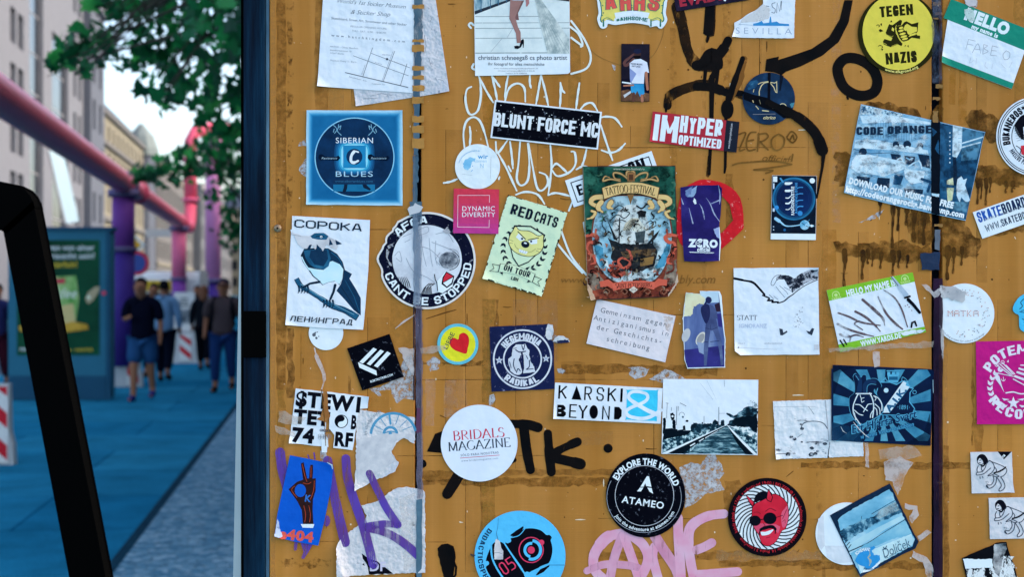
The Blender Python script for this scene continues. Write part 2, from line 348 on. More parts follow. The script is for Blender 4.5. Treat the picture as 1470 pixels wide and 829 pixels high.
class Sheet:
    """a sheet stuck flat on the board: a base with real thickness and printed layers as child parts"""
    def __init__(s, name, label, cat, level=0, group=None, parent=None):
        s.name, s.label, s.cat, s.group, s.par = name, label, cat, group, parent
        s.dz = 8e-6; s.z = .0006 + level * .0009; s.T = (0, 0, 1, 0); s.bmb = MB(); s.parts = []; s.cur = None; s.curls = []
    def crop(s, x0, y0, k): s.T = (x0, y0, k, 0); return s
    def frame(s, cx, cy, ang=0, k=1): s.T = (cx, cy, k, R(ang)); return s
    def ab(s, p):
        x, y, k, a = s.T; u, v = p[0] / k, p[1] / k
        return (x + u * math.cos(a) - v * math.sin(a), y + u * math.sin(a) + v * math.cos(a))
    def W(s, p, z): return ((p[0] - 735) * PXM, -z, 1.65 - (p[1] - 414.5) * PXM)
    def curl(s, *cs):                   # (x, y, reach in px, lift in mm) of each loose corner
        v = s.bmb.v; mx = (min(p[0] for p in v) + max(p[0] for p in v)) / 2; mz = (min(p[2] for p in v) + max(p[2] for p in v)) / 2
        for x, y, r, h in cs:
            w = s.W(s.ab((x, y)), 0); d = Vector((mx - w[0], mz - w[2])).normalized(); s.curls.append(((w[0], w[2]), (d.x, d.y), r * PXM, h * .001))
        return s
    def part(s, name, label=None):
        for n, b, l in s.parts:
            if n == name and not label: s.cur = b; return s
        s.cur = MB(); s.parts.append((name, s.cur, label)); return s
    def _mb(s):
        if s.cur is None: s.part('print')
        return s.cur
    def _fresh(s, *names):             # each line of writing or scrape is a piece of its own
        for n, b, l in s.parts:
            if b is s.cur and n in names and b.v: s.cur = MB(); s.parts.append((n, s.cur, l)); return
    def _tess(s, loops):
        vv = [[Vector((p[0], p[1], 0)) for p in l] for l in loops]
        return geometry.tessellate_polygon(vv)
    def base(s, pts, mt, holes=(), t=.0004, raw=False):
        L = [[s.ab(p) for p in pts]] + [[s.ab(p) for p in h] for h in holes]
        z1 = s.z + t; fl = [p for l in L for p in l]
        s.bmb.add([s.W(p, z1) for p in fl], s._tess(L), mt)
        for l in L:
            n = len(l); a = [s.W(p, z1) for p in l] + [s.W(p, s.z - .0003) for p in l]
            s.bmb.add(a, [(i, (i + 1) % n, n + (i + 1) % n, n + i) for i in range(n)], mt)
        s.z0 = s.z = z1 + .00003; return s
    def poly(s, pts, mt, holes=(), clip=True):
        s._fresh('scrape', 'seam_tape', 'clear_tape', 'paper_scrap', 'tape_residue', 'green_band', 'printed_corner')
        L = [[s.ab(p) for p in pts]] + [[s.ab(p) for p in h] for h in holes]
        s._mb().add([s.W(p, s.z) for l in L for p in l], s._tess(L), mt); s.z += s.dz; return s
    def line(s, pts, w, mt, closed=False, rnd=True, smooth=0):
        s._fresh('scrape'); pts = catmull(pts, smooth, closed) if smooth else pts
        k = s.T[2]
        ws = [x / k for x in w] if isinstance(w, (list, tuple)) else w / k
        v, f = ribbon([s.ab(p) for p in pts], ws, closed, rnd)
        if not v: return s
        st = min(.05, 2 / len(v)) * s.dz
        s._mb().add([s.W(p, s.z + i * st) for i, p in enumerate(v)], f, mt); s.z += s.dz + st * len(v); return s
    def ring(s, cx, cy, r, w, mt, **k): return s.line(circ(cx, cy, r, 72, **k), w, mt, closed=True) if not ('a0' in k) else s.line(circ(cx, cy, r, 48, **k), w, mt, rnd=False)
    def disc(s, cx, cy, r, mt, ry=None, n=40, rot=0): return s.poly(circ(cx, cy, r, n, ry, rot=rot), mt)
    def dots(s, pts, r, mt, n=7):
        for p in pts: s.poly([(p[0] + math.cos(2 * math.pi * k / n) * r * random.uniform(.7, 1.2), p[1] + math.sin(2 * math.pi * k / n) * r * random.uniform(.7, 1.2)) for k in range(n)], mt); s.z -= s.dz * .9
        s.z += s.dz; return s
    def _lay(s, txt, o):
        return [glyph(c, o['font'], o['bold'], o['th'], o['cell'], o['gap']) for c in txt]
    def text(s, txt, x, y, h, mt, w=None, ang=0, bold=0, shear=0, align='c', font='B', th=.18, cell=.62, gap=None, track=0, mono=0):
        s._fresh('lettering')
        o = dict(font=font, bold=bold, th=th, cell=cell, gap=(.12 if font == 'K' else .04) if gap is None else gap)
        G = s._lay(txt, o); adv = [mono or (g[2] + track) for g in G]; tot = sum(adv) - (0 if mono else track + (o['gap'] if font == 'K' else 0))
        sx = w / (tot * h) if w else 1
        c, s_ = math.cos(R(ang)), math.sin(R(ang)); px = {'c': -tot / 2, 'l': 0, 'r': -tot}[align]
        for i, g in enumerate(G):
            off = (mono - g[2]) / 2 if mono else 0; pts = []
            for u, v in g[0]:
                X = (px + off + u + shear * (v - .5)) * h * sx; Y = -(v - .5) * h
                pts.append(s.ab((x + X * c - Y * s_, y + X * s_ + Y * c)))
            if pts: s._mb().add([s.W(p, s.z + (i % 2) * .4 * s.dz + j * (0 if font == 'B' else .04 * s.dz)) for j, p in enumerate(pts)], g[1], mt)
            px += adv[i]
        s.z += s.dz * (1.5 if font == 'B' else 3); return s
    def arc(s, txt, cx, cy, r, a, h, mt, span=None, bottom=False, bold=0, font='B', th=.18, cell=.62, gap=None, track=0, ry=None):
        s._fresh('lettering')
        o = dict(font=font, bold=bold, th=th, cell=cell, gap=(.12 if font == 'K' else .04) if gap is None else gap)
        G = s._lay(txt, o); tot = sum(g[2] + track for g in G) * h; k = (R(span) * r / tot) if span else 1
        px = -tot / 2
        for i, g in enumerate(G):
            ad = (g[2] + track) * h; mid = (px + ad / 2) * k / r; t = R(a) + (-mid if bottom else mid)
            ox, oy = cx + r * math.sin(t), cy - (ry or r) * math.cos(t); ro = t + (math.pi if bottom else 0); pts = []
            for u, v in g[0]:
                X = (u - g[2] / 2) * h * k; Y = -(v - .5) * h
                pts.append(s.ab((ox + X * math.cos(ro) - Y * math.sin(ro), oy + X * math.sin(ro) + Y * math.cos(ro))))
            if pts: s._mb().add([s.W(p, s.z + (i % 2) * .4 * s.dz + j * (0 if font == 'B' else .04 * s.dz)) for j, p in enumerate(pts)], g[1], mt)
            px += ad
        s.z += s.dz * (1.5 if font == 'B' else 3); return s
    def done(s):
        if s.curls:
            lift(s.bmb, s.curls, 0)
            for k, (n, b, l) in enumerate(s.parts): lift(b, s.curls, .00003 + .00001 * min(k, 8))
        v = s.bmb.v if s.bmb.v else s.parts[0][1].v
        c = ((min(p[0] for p in v) + max(p[0] for p in v)) / 2, 0, (min(p[2] for p in v) + max(p[2] for p in v)) / 2)
        if s.bmb.v:
            o = s.bmb.build(s.name, None, c)
            if s.par: o.parent = s.par; o.location = Vector(c) - s.par.location
            for n, b, l in s.parts:
                if b.v:
                    ch = b.build(n, o, c); ch.location = (0, 0, 0)
                    if l: ch['label'] = l
        else:
            for n, b, l in s.parts:
                o = b.build(n, None, c)
                if s.par: o.parent = s.par; o.location = Vector(c) - s.par.location
                if l: o['label'] = l
            return o
        return tag(o, s.label, s.cat, s.group)
# ------------------------------------------------------------------ the street: ground and pavements
def lx(d): return -2.29 - .1306 * (d - 8.12)       # edge between slabs and cobble strip
def strip(name, x0, x1, z, mt, d0=-40, d1=420, th=None, n=24):
    """a strip along the street between two lines x0(d), x1(d)"""
    mb = MB(); v = []; f = []
    for i in range(n + 1):
        d = d0 + (d1 - d0) * (i / n) ** 1.0
        v += [(x0(d), d - CAM_D, z), (x1(d), d - CAM_D, z)]
        if th: v += [(x0(d), d - CAM_D, z - th), (x1(d), d - CAM_D, z - th)]
    k = 4 if th else 2
    for i in range(n):
        a, b = i * k, (i + 1) * k
        f.append((a, a + 1, b + 1, b))
        if th: f += [(a, b, b + 2, a + 2), (a + 1, a + 3, b + 3, b + 1)]
    mb.add(v, f, mt); return tag(mb.build(name), kind='structure')
def paving():
    m, t, b = nodes('paving')
    g = t.nodes.new('ShaderNodeNewGeometry'); mp = t.nodes.new('ShaderNodeMapping'); mp.inputs['Rotation'].default_value = (0, 0, R(-7.4))
    t.links.new(g.outputs['Position'], mp.inputs[0])
    br = t.nodes.new('ShaderNodeTexBrick'); br.inputs['Scale'].default_value = 1; br.inputs['Brick Width'].default_value = 2.4; br.inputs['Row Height'].default_value = 1.6
    br.inputs['Mortar Size'].default_value = .012; br.inputs['Mortar Smooth'].default_value = .3
    br.inputs['Color1'].default_value = (*alb('24789c'), 1); br.inputs['Color2'].default_value = (*alb('166890'), 1); br.inputs['Mortar'].default_value = (*alb('0a4a70'), 1)
    t.links.new(mp.outputs[0], br.inputs['Vector'])
    f = ramp(t, noise(t, 1.4, 6, rough=.7), [(.3, (.72,) * 3), (.7, (1.25,) * 3)])
    f2 = ramp(t, noise(t, 55, 4), [(.3, (.8,) * 3), (.7, (1.2,) * 3)])
    for k in (f, f2):
        mx = t.nodes.new('ShaderNodeMix'); mx.data_type = 'RGBA'; mx.blend_type = 'MULTIPLY'; mx.inputs[0].default_value = 1
        t.links.new(br.outputs[0] if k is f else last, mx.inputs[6]); t.links.new(k, mx.inputs[7]); last = mx.outputs[2]
    t.links.new(last, b.inputs['Base Color']); b.inputs['Roughness'].default_value = 1; b.inputs['Specular IOR Level'].default_value = 0
    bump(t, b, noise(t, 90, 3), .3, .004); return m
def cobbles():
    m, t, b = nodes('cobbles')
    g = t.nodes.new('ShaderNodeNewGeometry'); vo = t.nodes.new('ShaderNodeTexVoronoi'); vo.inputs['Scale'].default_value = 17
    t.links.new(g.outputs['Position'], vo.inputs['Vector'])
    bw = t.nodes.new('ShaderNodeRGBToBW'); t.links.new(vo.outputs['Color'], bw.inputs[0])
    c1 = ramp(t, bw.outputs[0], [(.2, alb('3e7494')), (.5, alb('5c8ca8')), (.85, alb('7ca4bc'))])
    ve = t.nodes.new('ShaderNodeTexVoronoi'); ve.feature = 'DISTANCE_TO_EDGE'; ve.inputs['Scale'].default_value = 17; t.links.new(g.outputs['Position'], ve.inputs['Vector'])
    e = ramp(t, ve.outputs['Distance'], [(.02, (.6,) * 3), (.12, (1, 1, 1))])
    mx = t.nodes.new('ShaderNodeMix'); mx.data_type = 'RGBA'; mx.blend_type = 'MULTIPLY'; mx.inputs[0].default_value = 1
    t.links.new(c1, mx.inputs[6]); t.links.new(e, mx.inputs[7]); t.links.new(mx.outputs[2], b.inputs['Base Color'])
    b.inputs['Roughness'].default_value = .85; b.inputs['Specular IOR Level'].default_value = .1; bump(t, b, e, .6, .01); return m
ASPH = mott(((.35, '0d2c44'), (.65, '1a3f58')), 40, 5, rough=.8)
KERB = mat('3d6179', .8, .12, .3, 8)
gmb = MB().add([(-500, -300, -.124), (500, -300, -.124), (500, 900, -.124), (-500, 900, -.124)], [(0, 1, 2, 3)], ASPH)
tag(gmb.build('ground'), kind='structure')
kx = lambda d: -9.4 - .153 * (d - 23.9)
strip('pavement', lambda d: kx(d) + .22, lambda d: 40, 0, paving(), th=.3)
strip('kerb', lambda d: kx(d), lambda d: kx(d) + .217, 0, KERB, th=.3)
strip('road', lambda d: kx(d) - 8, lambda d: kx(d) - .003, -.12, mott(((.35, '0f2f48'), (.65, '1d4560')), 30, 5, rough=.75))
strip('far_pavement', lambda d: kx(d) - 30, lambda d: kx(d) - 8.003, .01, mott(((.35, '1d4a66'), (.65, '2b5d7a')), 6, 5, rough=.8), th=.3)
strip('edging_strip', lambda d: lx(d) - .07, lambda d: lx(d) - .001, .004, mott(((.35, '06283c'), (.65, '0c3a50')), 12, 4, rough=1), d0=-10, d1=120)
strip('cobble_strip', lx, lambda d: lx(d) + 1.7, .004, cobbles(), d0=-10, d1=120)

# ------------------------------------------------------------------ buildings along the far side
def facade_box(name, p0, p1, depth, h, cols, rows, wall, pane, frame, label, rev=.28, roof=None, extra=None, frames=True, bands=None):
    """a building whose street face runs p0 -> p1 (x, y); cols/rows are the window openings as (from, to) in metres; extra openings as (u0,u1,z0,z1)"""
    p0, p1 = Vector((*p0, 0)), Vector((*p1, 0)); L = (p1 - p0).length; u = (p1 - p0) / L; nrm = Vector((u.y, -u.x, 0))   # towards the street
    root = empty(name, p0, label, 'building')
    O = lambda a, z, o=0: (p0 + u * a + nrm * o + Vector((0, 0, z)))
    wins = [(a, b, c, d) for (a, b) in cols for (c, d) in rows] + list(extra or [])
    us = sorted({0, L, *[w[0] for w in wins], *[w[1] for w in wins]}); zs = sorted({-.15, h, *[w[2] for w in wins], *[w[3] for w in wins]})
    mb = MB()
    for i in range(len(us) - 1):
        for j in range(len(zs) - 1):
            cu, cz = (us[i] + us[i + 1]) / 2, (zs[j] + zs[j + 1]) / 2
            if any(w[0] < cu < w[1] and w[2] < cz < w[3] for w in wins): continue
            mb.add([O(us[i], zs[j]), O(us[i + 1], zs[j]), O(us[i + 1], zs[j + 1]), O(us[i], zs[j + 1])], [(0, 1, 2, 3)], wall)
    for a, b, c, d in wins:
        q = [(a, c), (b, c), (b, d), (a, d)]
        for k in range(4):
            e, f = q[k], q[(k + 1) % 4]
            mb.add([O(*e), O(*f), O(*f, -rev), O(*e, -rev)], [(0, 1, 2, 3)], wall)
    for a0, a1 in ((0, 0), (L, L)):
        mb.add([O(a0, -.15), O(a0, h), O(a0, h, -depth), O(a0, -.15, -depth)], [(0, 1, 2, 3)], wall)
    mb.add([O(0, -.15, -depth), O(L, -.15, -depth), O(L, h, -depth), O(0, h, -depth)], [(0, 1, 2, 3)], wall)
    if not roof: mb.add([O(0, h), O(L, h), O(L, h, -depth), O(0, h, -depth)], [(0, 1, 2, 3)], wall)
    mb.build('wall', root, p0).location = (0, 0, 0)
    for a, b, c, d in wins[:100]:
        cen = O((a + b) / 2, (c + d) / 2, -rev + .03)
        fm = MB(); t = .07 if b - a < 4 else .12
        fm.add([O(a, c, -rev + .02), O(b, c, -rev + .02), O(b, d, -rev + .02), O(a, d, -rev + .02), O(a + t, c + t, -rev + .02), O(b - t, c + t, -rev + .02), O(b - t, d - t, -rev + .02), O(a + t, d - t, -rev + .02)],
               [(0, 1, 5, 4), (1, 2, 6, 5), (2, 3, 7, 6), (3, 0, 4, 7)], frame)
        nb = max(1, int((d - c) / 2.4))
        for k in range(1, nb + (1 if nb > 1 else 0)):
            z = c + (d - c) * k / max(nb, 1)
            if z < d - .3: fm.add([O(a + t, z - .05, -rev + .025), O(b - t, z - .05, -rev + .025), O(b - t, z + .05, -rev + .025), O(a + t, z + .05, -rev + .025)], [(0, 1, 2, 3)], frame)
        fo = fm.build('window', root, p0); fo.location = (0, 0, 0)
        pm = MB().add([O(a, c, -rev), O(b, c, -rev), O(b, d, -rev), O(a, d, -rev)], [(0, 1, 2, 3)], pane)
        po = pm.build('pane', fo, p0); po.location = (0, 0, 0)
    for z, hh, out, mt in (bands or []):
        b = MB(); b.add([O(-.05, z, 0), O(L + .05, z, 0), O(L + .05, z, out), O(-.05, z, out), O(-.05, z + hh, 0), O(L + .05, z + hh, 0), O(L + .05, z + hh, out), O(-.05, z + hh, out)],
                        [(0, 1, 2, 3), (4, 5, 6, 7), (2, 3, 7, 6), (0, 3, 7, 4), (1, 2, 6, 5)], mt)
        b.build('cornice', root, p0).location = (0, 0, 0)
    if roof:
        rh, rs, mt = roof; b = MB()
        b.add([O(-.2, h, .25), O(L + .2, h, .25), O(L + .2, h, -depth), O(-.2, h, -depth), O(.3, h + rh, -rs), O(L - .3, h + rh, -rs), O(L - .3, h + rh, -depth), O(.3, h + rh, -depth)],
              [(0, 1, 5, 4), (1, 2, 6, 5), (2, 3, 7, 6), (3, 0, 4, 7), (4, 5, 6, 7), (0, 1, 2, 3)], mt)
        b.build('roof', root, p0).location = (0, 0, 0)
    return root, O
STONE = mat('646d7b', .8, .06, .2, 1.5); STONE2 = mat('525c6c', .8, .06, .2, 1.5)
GLASS = mat('1a222e', .12, .25, 0, .5, spec=.3); GLASSD = mat('20272f', .15, .2, 0, .5, spec=.25); FRM = mat('707884', .5)
CREAM = mat('74766e', .85, .06, .2, 1.2); OCHRE = mat('5e6266', .85, .07, .2, 1.2); SLATE = mat('3a4558', .6, .12, .2, 3); PALE = mat('9c9c9c', .85, .05, .2, 1)
fx = lambda d: -35 + .153 * (120 - d)              # line of the far facades
FY = lambda d: d - CAM_D
FP = lambda d, o=0: (fx(d) + o, FY(d))
# office block, from 44 m to 112 m away
def uu(px):                                          # metres along the office front seen at pixel px
    k = (px - 735) / FPX
    d = (-35 + .153 * 120) / (k + .153)
    return (d - 44) * math.hypot(1, .153)
cols = [(uu(a), uu(b)) for a, b in ((-62, -52), (-46, -36), (15, 23), (26, 34), (105.5, 109.5), (112.5, 116.5))]
rows = [(z, z + 2.1) for z in (3.3, 6.5, 9.7, 12.9, 16.2, 19.4, 22.6)]
extra = [(uu(43), uu(62), 4, 24.6), (uu(75), uu(98), 4, 19.4), (uu(-30), uu(-4), 4, 24.6)]
facade_box('office_building', FP(44), FP(112), 18, 26.8, cols, rows, STONE, GLASS, FRM, 'pale stone office block with tall glazed bays, nearest beside the pink pipe', extra=extra, bands=[(25.9, .9, .4, STONE2)])
# its corner tower, a little greyer
p = FP(60.01)
facade_box('stair_tower', FP(112.1, .6), FP(120, .6), 12, 25.2, [(1.2, 2.6), (4.8, 6.2)], [(z, z + 2.4) for z in (3.3, 7, 10.7, 14.4, 18.1)], STONE2, GLASSD, FRM, 'grey stone tower with slit windows joined to the end of the pale office block', bands=[(24.2, 1, .4, STONE)])
facade_box('old_house', FP(122), FP(164), 14, 17.4, [(1.6 + 3.4 * k, 3 + 3.4 * k) for k in range(12)], [(1.2, 3.6), (5, 7), (8.4, 10.4), (11.8, 13.8), (14.8, 16.2)], CREAM, GLASSD, FRM, 'cream house with stone bands and a dark slate mansard roof behind the pink pipe',
           roof=(4.4, 4, SLATE), bands=[(z, .4, .3, OCHRE) for z in (.9, 4.2, 7.6, 11, 14.2, 16.9)])
facade_box('corner_house', FP(166, .6), FP(224, .6), 14, 17.2, [(1.4 + 3.1 * k, 2.9 + 3.1 * k) for k in range(18)], [(1.2, 3.8), (5.2, 7.4), (8.8, 11), (12.4, 14.6)], OCHRE, GLASSD, FRM, 'grey beige house with rows of many windows, seen under the sloping pipe',
           bands=[(z, .3, .2, CREAM) for z in (4.4, 16.2)])
facade_box('town_house', FP(226, 1.8), FP(350, 1.8), 16, 18.4, [(1.5 + 4.8 * k, 3.6 + 4.8 * k) for k in range(25)], [(1.2, 3.8), (5.6, 8), (9.6, 12), (13.4, 15.6)], mat('585f68', .85, .06, .2, 1), GLASSD, FRM, 'farthest grey house on the row, with a plain cornice',
           bands=[(17.4, 1, .5, PALE)])
# unseen near row, added behind the sticker wall to shade the pavement
rp = lambda d: (lx(d) + 1.9, FY(d))
facade_box('shade_row', rp(46), rp(7), 12, 7.4, [(1.2 + 3.2 * k, 2.8 + 3.2 * k) for k in range(11)], [(1, 3.2), (4.6, 6.6)], OCHRE, GLASSD, FRM, 'grey beige house row added unseen behind the sticker wall to shade the street', bands=[(3.8, .3, .2, CREAM), (6.8, .5, .3, CREAM)])
facade_box('shade_row_far', rp(120), rp(47), 12, 9, [(1.2 + 3.6 * k, 2.8 + 3.6 * k) for k in range(19)], [(1, 3.2), (4.8, 7)], STONE2, GLASSD, FRM, 'darker unseen house row added farther along the near side for shade', bands=[(8.4, .5, .3, CREAM)])
# bright houses that close the view at the end of the street
facade_box('white_house', WP(268, 414, 380)[:2], WP(322, 414, 380)[:2], 14, 20, [(1 + 3 * k, 2.6 + 3 * k) for k in range(3)], [(2, 4.4), (6, 8.4), (10, 12.4), (14, 16.4)], PALE, GLASSD, FRM, 'small whitish house closing the far end of the street', roof=(5, 4, SLATE))
facade_box('plaster_house', WP(322, 414, 340)[:2], WP(420, 414, 340)[:2], 14, 21, [(1.2 + 4 * k, 3.2 + 4 * k) for k in range(4)], [(2, 4.4), (6, 8.4), (10, 12.4), (14, 16.4)], CREAM, GLASSD, FRM, 'cream plaster house at the far end beside the tall lavender pipe', roof=(5, 4, SLATE))
# church-like roof turret between the houses
tr = empty('roof_turret', (*WP(203, 414, 158)[:2], 0), 'slim grey turret with domed cap rising behind the beige house', 'tower')
b = MB(); c = WP(203, 414, 158); b.tube([(c.x, c.y, 0), (c.x, c.y, 16.4)], 1.6, STONE2, 8); o = b.build('shaft', tr, tr.location); o.location = (0, 0, 0)
b = MB(); b.tube([(c.x, c.y, 16.4), (c.x, c.y, 17.2), (c.x, c.y, 18.6), (c.x, c.y, 19.4), (c.x, c.y, 20)], [1.9, 1.9, 1.4, .7, .2], mat('6a7a80', .6), 10); o = b.build('dome', tr, tr.location); o.location = (0, 0, 0)
# slanted glass canopy on the office front
cn = empty('glass_canopy', WP(92, 320, 66), 'slanted white glass canopy standing out from the office front below the pink pipe', 'canopy')
b = MB(); q = [WP(70, 216, 67.2), WP(88, 214, 69.2), WP(112, 318, 66.8), WP(94, 321, 64.4)]; nn = Vector((.05, .06, 0))
b.add(q + [v + nn for v in q], [(0, 1, 2, 3), (4, 5, 6, 7), (0, 1, 5, 4), (1, 2, 6, 5), (2, 3, 7, 6), (3, 0, 4, 7)], mat('7c98a6', .25, .05, 0, 1)); o = b.build('glass_sheet', cn, cn.location); o.location = (0, 0, 0)
b = MB()
for k in range(5):
    t = k / 4; b.tube([q[0].lerp(q[3], t) - nn * .3, q[1].lerp(q[2], t) - nn * .3], .035, FRM, 6)
for a_, c_ in ((q[0], q[3]), (q[1], q[2])): b.tube([a_ - nn * .3, c_ - nn * .3], .05, FRM, 6)
b.tube([q[3], (q[3].x, q[3].y, -.1)], .06, FRM, 8); b.tube([q[2], (q[2].x, q[2].y, -.1)], .06, FRM, 8)
o = b.build('support_frame', cn, cn.location); o.location = (0, 0, 0)

# ------------------------------------------------------------------ overground water pipes
PINK = mat('fa5878', .4, .06, .1, 3, spec=.35); ROSE = mat('de6c98', .45, .06, .1, 3); PURP = mat('6d3f98', .45, .1, .1, 3); VIO = mat('3f2f86', .45, .1, .1, 3); LAV = mat('b07bb6', .45, .08, .1, 3); FLG = mat('5c5a86', .5)
pz = 3.43; px_ = lambda d: -4.735 - .167 * (d - 13.15)
def pp(d, z=pz): return Vector((px_(d), d - CAM_D, z))
root = empty('overground_pipe', (*pp(24)[:2], 0), 'thick pink overground water pipe sloping away above the pavement on purple posts', 'pipe')
def sub(mb, name, parent, smooth=True):
    o = mb.build(name, parent, root.location, smooth); o.location = (0, 0, 0); return o
r_ = .178
b = MB(); b.tube([pp(d) for d in (5, 12, 20, 30, 41)] + [pp(42.2, pz + .02), pp(42.8, pz + .25), pp(43, pz + .8)], r_, PINK, 20); sub(b, 'long_pipe', root)
b = MB(); b.tube([pp(43, pz + .7), pp(43, 5.6), pp(43, 6.1)] + [pp(43, 6.1) + Vector((.12, .1, .3)), pp(43, 6.1) + Vector((.5, .3, .42)), pp(43, 6.1) + Vector((9, 6, .42))], r_ * 1.08, PINK, 20); sub(b, 'riser_pipe', root)
for d in (24.2, 26.2, 38.2): sub(MB().tube([pp(d - .04), pp(d + .04)], r_ * 1.3, FLG if d < 25 else PINK, 20), 'flange', root)
for z in (4.3, 5.5): sub(MB().tube([pp(43, z), pp(43, z + .08)], r_ * 1.4, ROSE, 20), 'flange', root)
for d, cA, cB, split in ((23.9, PURP, VIO, 2.3), (37.8, ROSE, PURP, 1.9)):
    b = MB(); c = pp(d, 0); b.tube([(c.x, c.y, split), (c.x, c.y, pz - .17)], .19, cA, 18); b.tube([(c.x, c.y, .35), (c.x, c.y, split)], .188, cB, 18)
    o = sub(b, 'support_post', root)
    b = MB(); b.tube([(c.x, c.y, split - .03), (c.x, c.y, split + .05)], .225, FLG, 18); b.tube([(c.x, c.y, pz - .24), (c.x, c.y, pz - .12)], .26, FLG, 18); sub(b, 'collar', o)
lav = empty('lavender_pipe', (*WP(306, 414, 46)[:2], 0), 'tall lavender pipe post standing upright near the end of the pink pipe', 'pipe')
c = WP(306, 414, 46); b = MB(); b.tube([(c.x, c.y, 1.9), (c.x, c.y, 6.3)], .25, LAV, 18); o = b.build('post', lav, lav.location, True); o.location = (0, 0, 0)
b = MB(); b.tube([(c.x, c.y, 0), (c.x, c.y, 1.9)], .24, VIO, 18); o = b.build('foot_section', lav, lav.location, True); o.location = (0, 0, 0)
for z, z2, m_ in ((1.85, 1.98, FLG), (6.2, 6.5, LAV)): o = MB().tube([(c.x, c.y, z), (c.x, c.y, z2)], .33, m_, 18).build('flange', lav, lav.location, True); o.location = (0, 0, 0)

# ------------------------------------------------------------------ advertising case
AD = 21.0
def AP(px, py, o=0): v = WP(px, py, AD); v.y -= o; return v
adroot = empty('advertising_case', AP(86, 568), 'teal metal advertising case with a dark green poster of a snack bag', 'advert case')
TEAL = mat('2a6d8c', .4, .08, .1, 2); TEALD = mat('1d4f70', .45, .08, .1, 2)
def ad_slab(name, x0, y0, x1, y1, o0, o1, mt, parent=adroot):
    b = MB(); a, c = AP(x0, y0), AP(x1, y1)
    b.box(((a.x + c.x) / 2, a.y - (o0 + o1) / 2, (a.z + c.z) / 2), (abs(c.x - a.x), o1 - o0, abs(a.z - c.z)), mt)
    o = b.build(name, parent, adroot.location); o.location = (0, 0, 0); return o
body = ad_slab('case_body', 12, 331, 159, 572, -.22, 0, TEAL); ad_slab('roof_cap', 9, 326, 162, 331, -.25, .03, TEALD); ad_slab('side_edge', 153, 332, 159, 574, .002, .03, TEALD)
ad_slab('plinth', 14, 540, 152, 574, .001, .02, TEALD)
pst = ad_slab('poster', 25, 345, 143, 510, .002, .012, mott(((.3, '0c3a2c'), (.6, '14503a'), (.8, '1f6b44')), 1.2, 3, rough=.3))
def ad_text(txt, cx, cy, h, w, mt, bold=.02, shear=0):
    G = [glyph(c_, 'B', bold, .18, .6, .04) for c_ in txt]; tot = sum(g[2] for g in G); x = cx - w / 2; b = MB(); k = w / tot
    for g in G + [([], [], 0)]:
        if g[0]: b.add([AP(x + (u + shear * v) * k, cy + h / 2 - v * h, .016) for u, v in g[0]], g[1], mt)
        elif b.v: o = b.build('lettering', pst, adroot.location); o.location = (0, 0, 0); b = MB()    # word by word
        x += g[2] * k
WHT = mat('cfe0ea', .5); YEL = mat('d8c040', .5)
ad_text('Kann man von einer', 88, 355.5, 8, 96, WHT); ad_text('Idee berauscht sein?', 88, 367.5, 8, 98, WHT); ad_text('natürlich!', 89, 380, 8, 46, YEL)
ad_text('natürlich', 46, 501, 6, 34, WHT); ad_text('Idee - natürlich', 112, 502, 5, 44, YEL, .01)
def ad_poly(pts, mt, o, name='picture'):
    b = MB(); vv = [Vector((*p_, 0)) for p_ in pts]; b.add([AP(*p_, o) for p_ in pts], geometry.tessellate_polygon([vv]), mt); k = b.build(name, pst, adroot.location); k.location = (0, 0, 0)
ad_poly([(66, 398), (110, 396), (114, 430), (108, 470), (72, 472), (62, 430)], mott(((.3, '4f9a4a'), (.5, '8fc07a'), (.7, 'b9d8a0')), 5, 4), .014, 'snack_bag')
ad_poly([(84, 440), (106, 436), (110, 468), (96, 476), (86, 460)], mat('c9c08a', .5), .016)
ad_poly([(78, 401), (94, 400), (94, 407), (78, 408)], mat('c04a5a', .5), .016)
ad_text('Idee', 94, 421, 14, 32, mat('e4ecdf', .5), .01, .3)
ad_poly([(27, 470), (40, 462), (60, 458), (86, 468), (104, 462), (126, 466), (128, 473), (100, 477), (60, 478), (30, 476)], mott(((.3, 'a8842a'), (.7, 'd6b450')), 7, 4), .018)
ad_poly([(123, 430), (127, 420), (137, 412), (144, 412), (142, 420), (134, 432), (127, 437)], mat('a8a48a', .5), .016); ad_poly(circ(128, 427, 3, 12), mat('efe6cf', .5), .02); ad_poly(circ(150, 421, 3.4, 12), mat('c04a6a', .5), .034)  # reflections in the case glass, painted as a cream blob and a pink dot

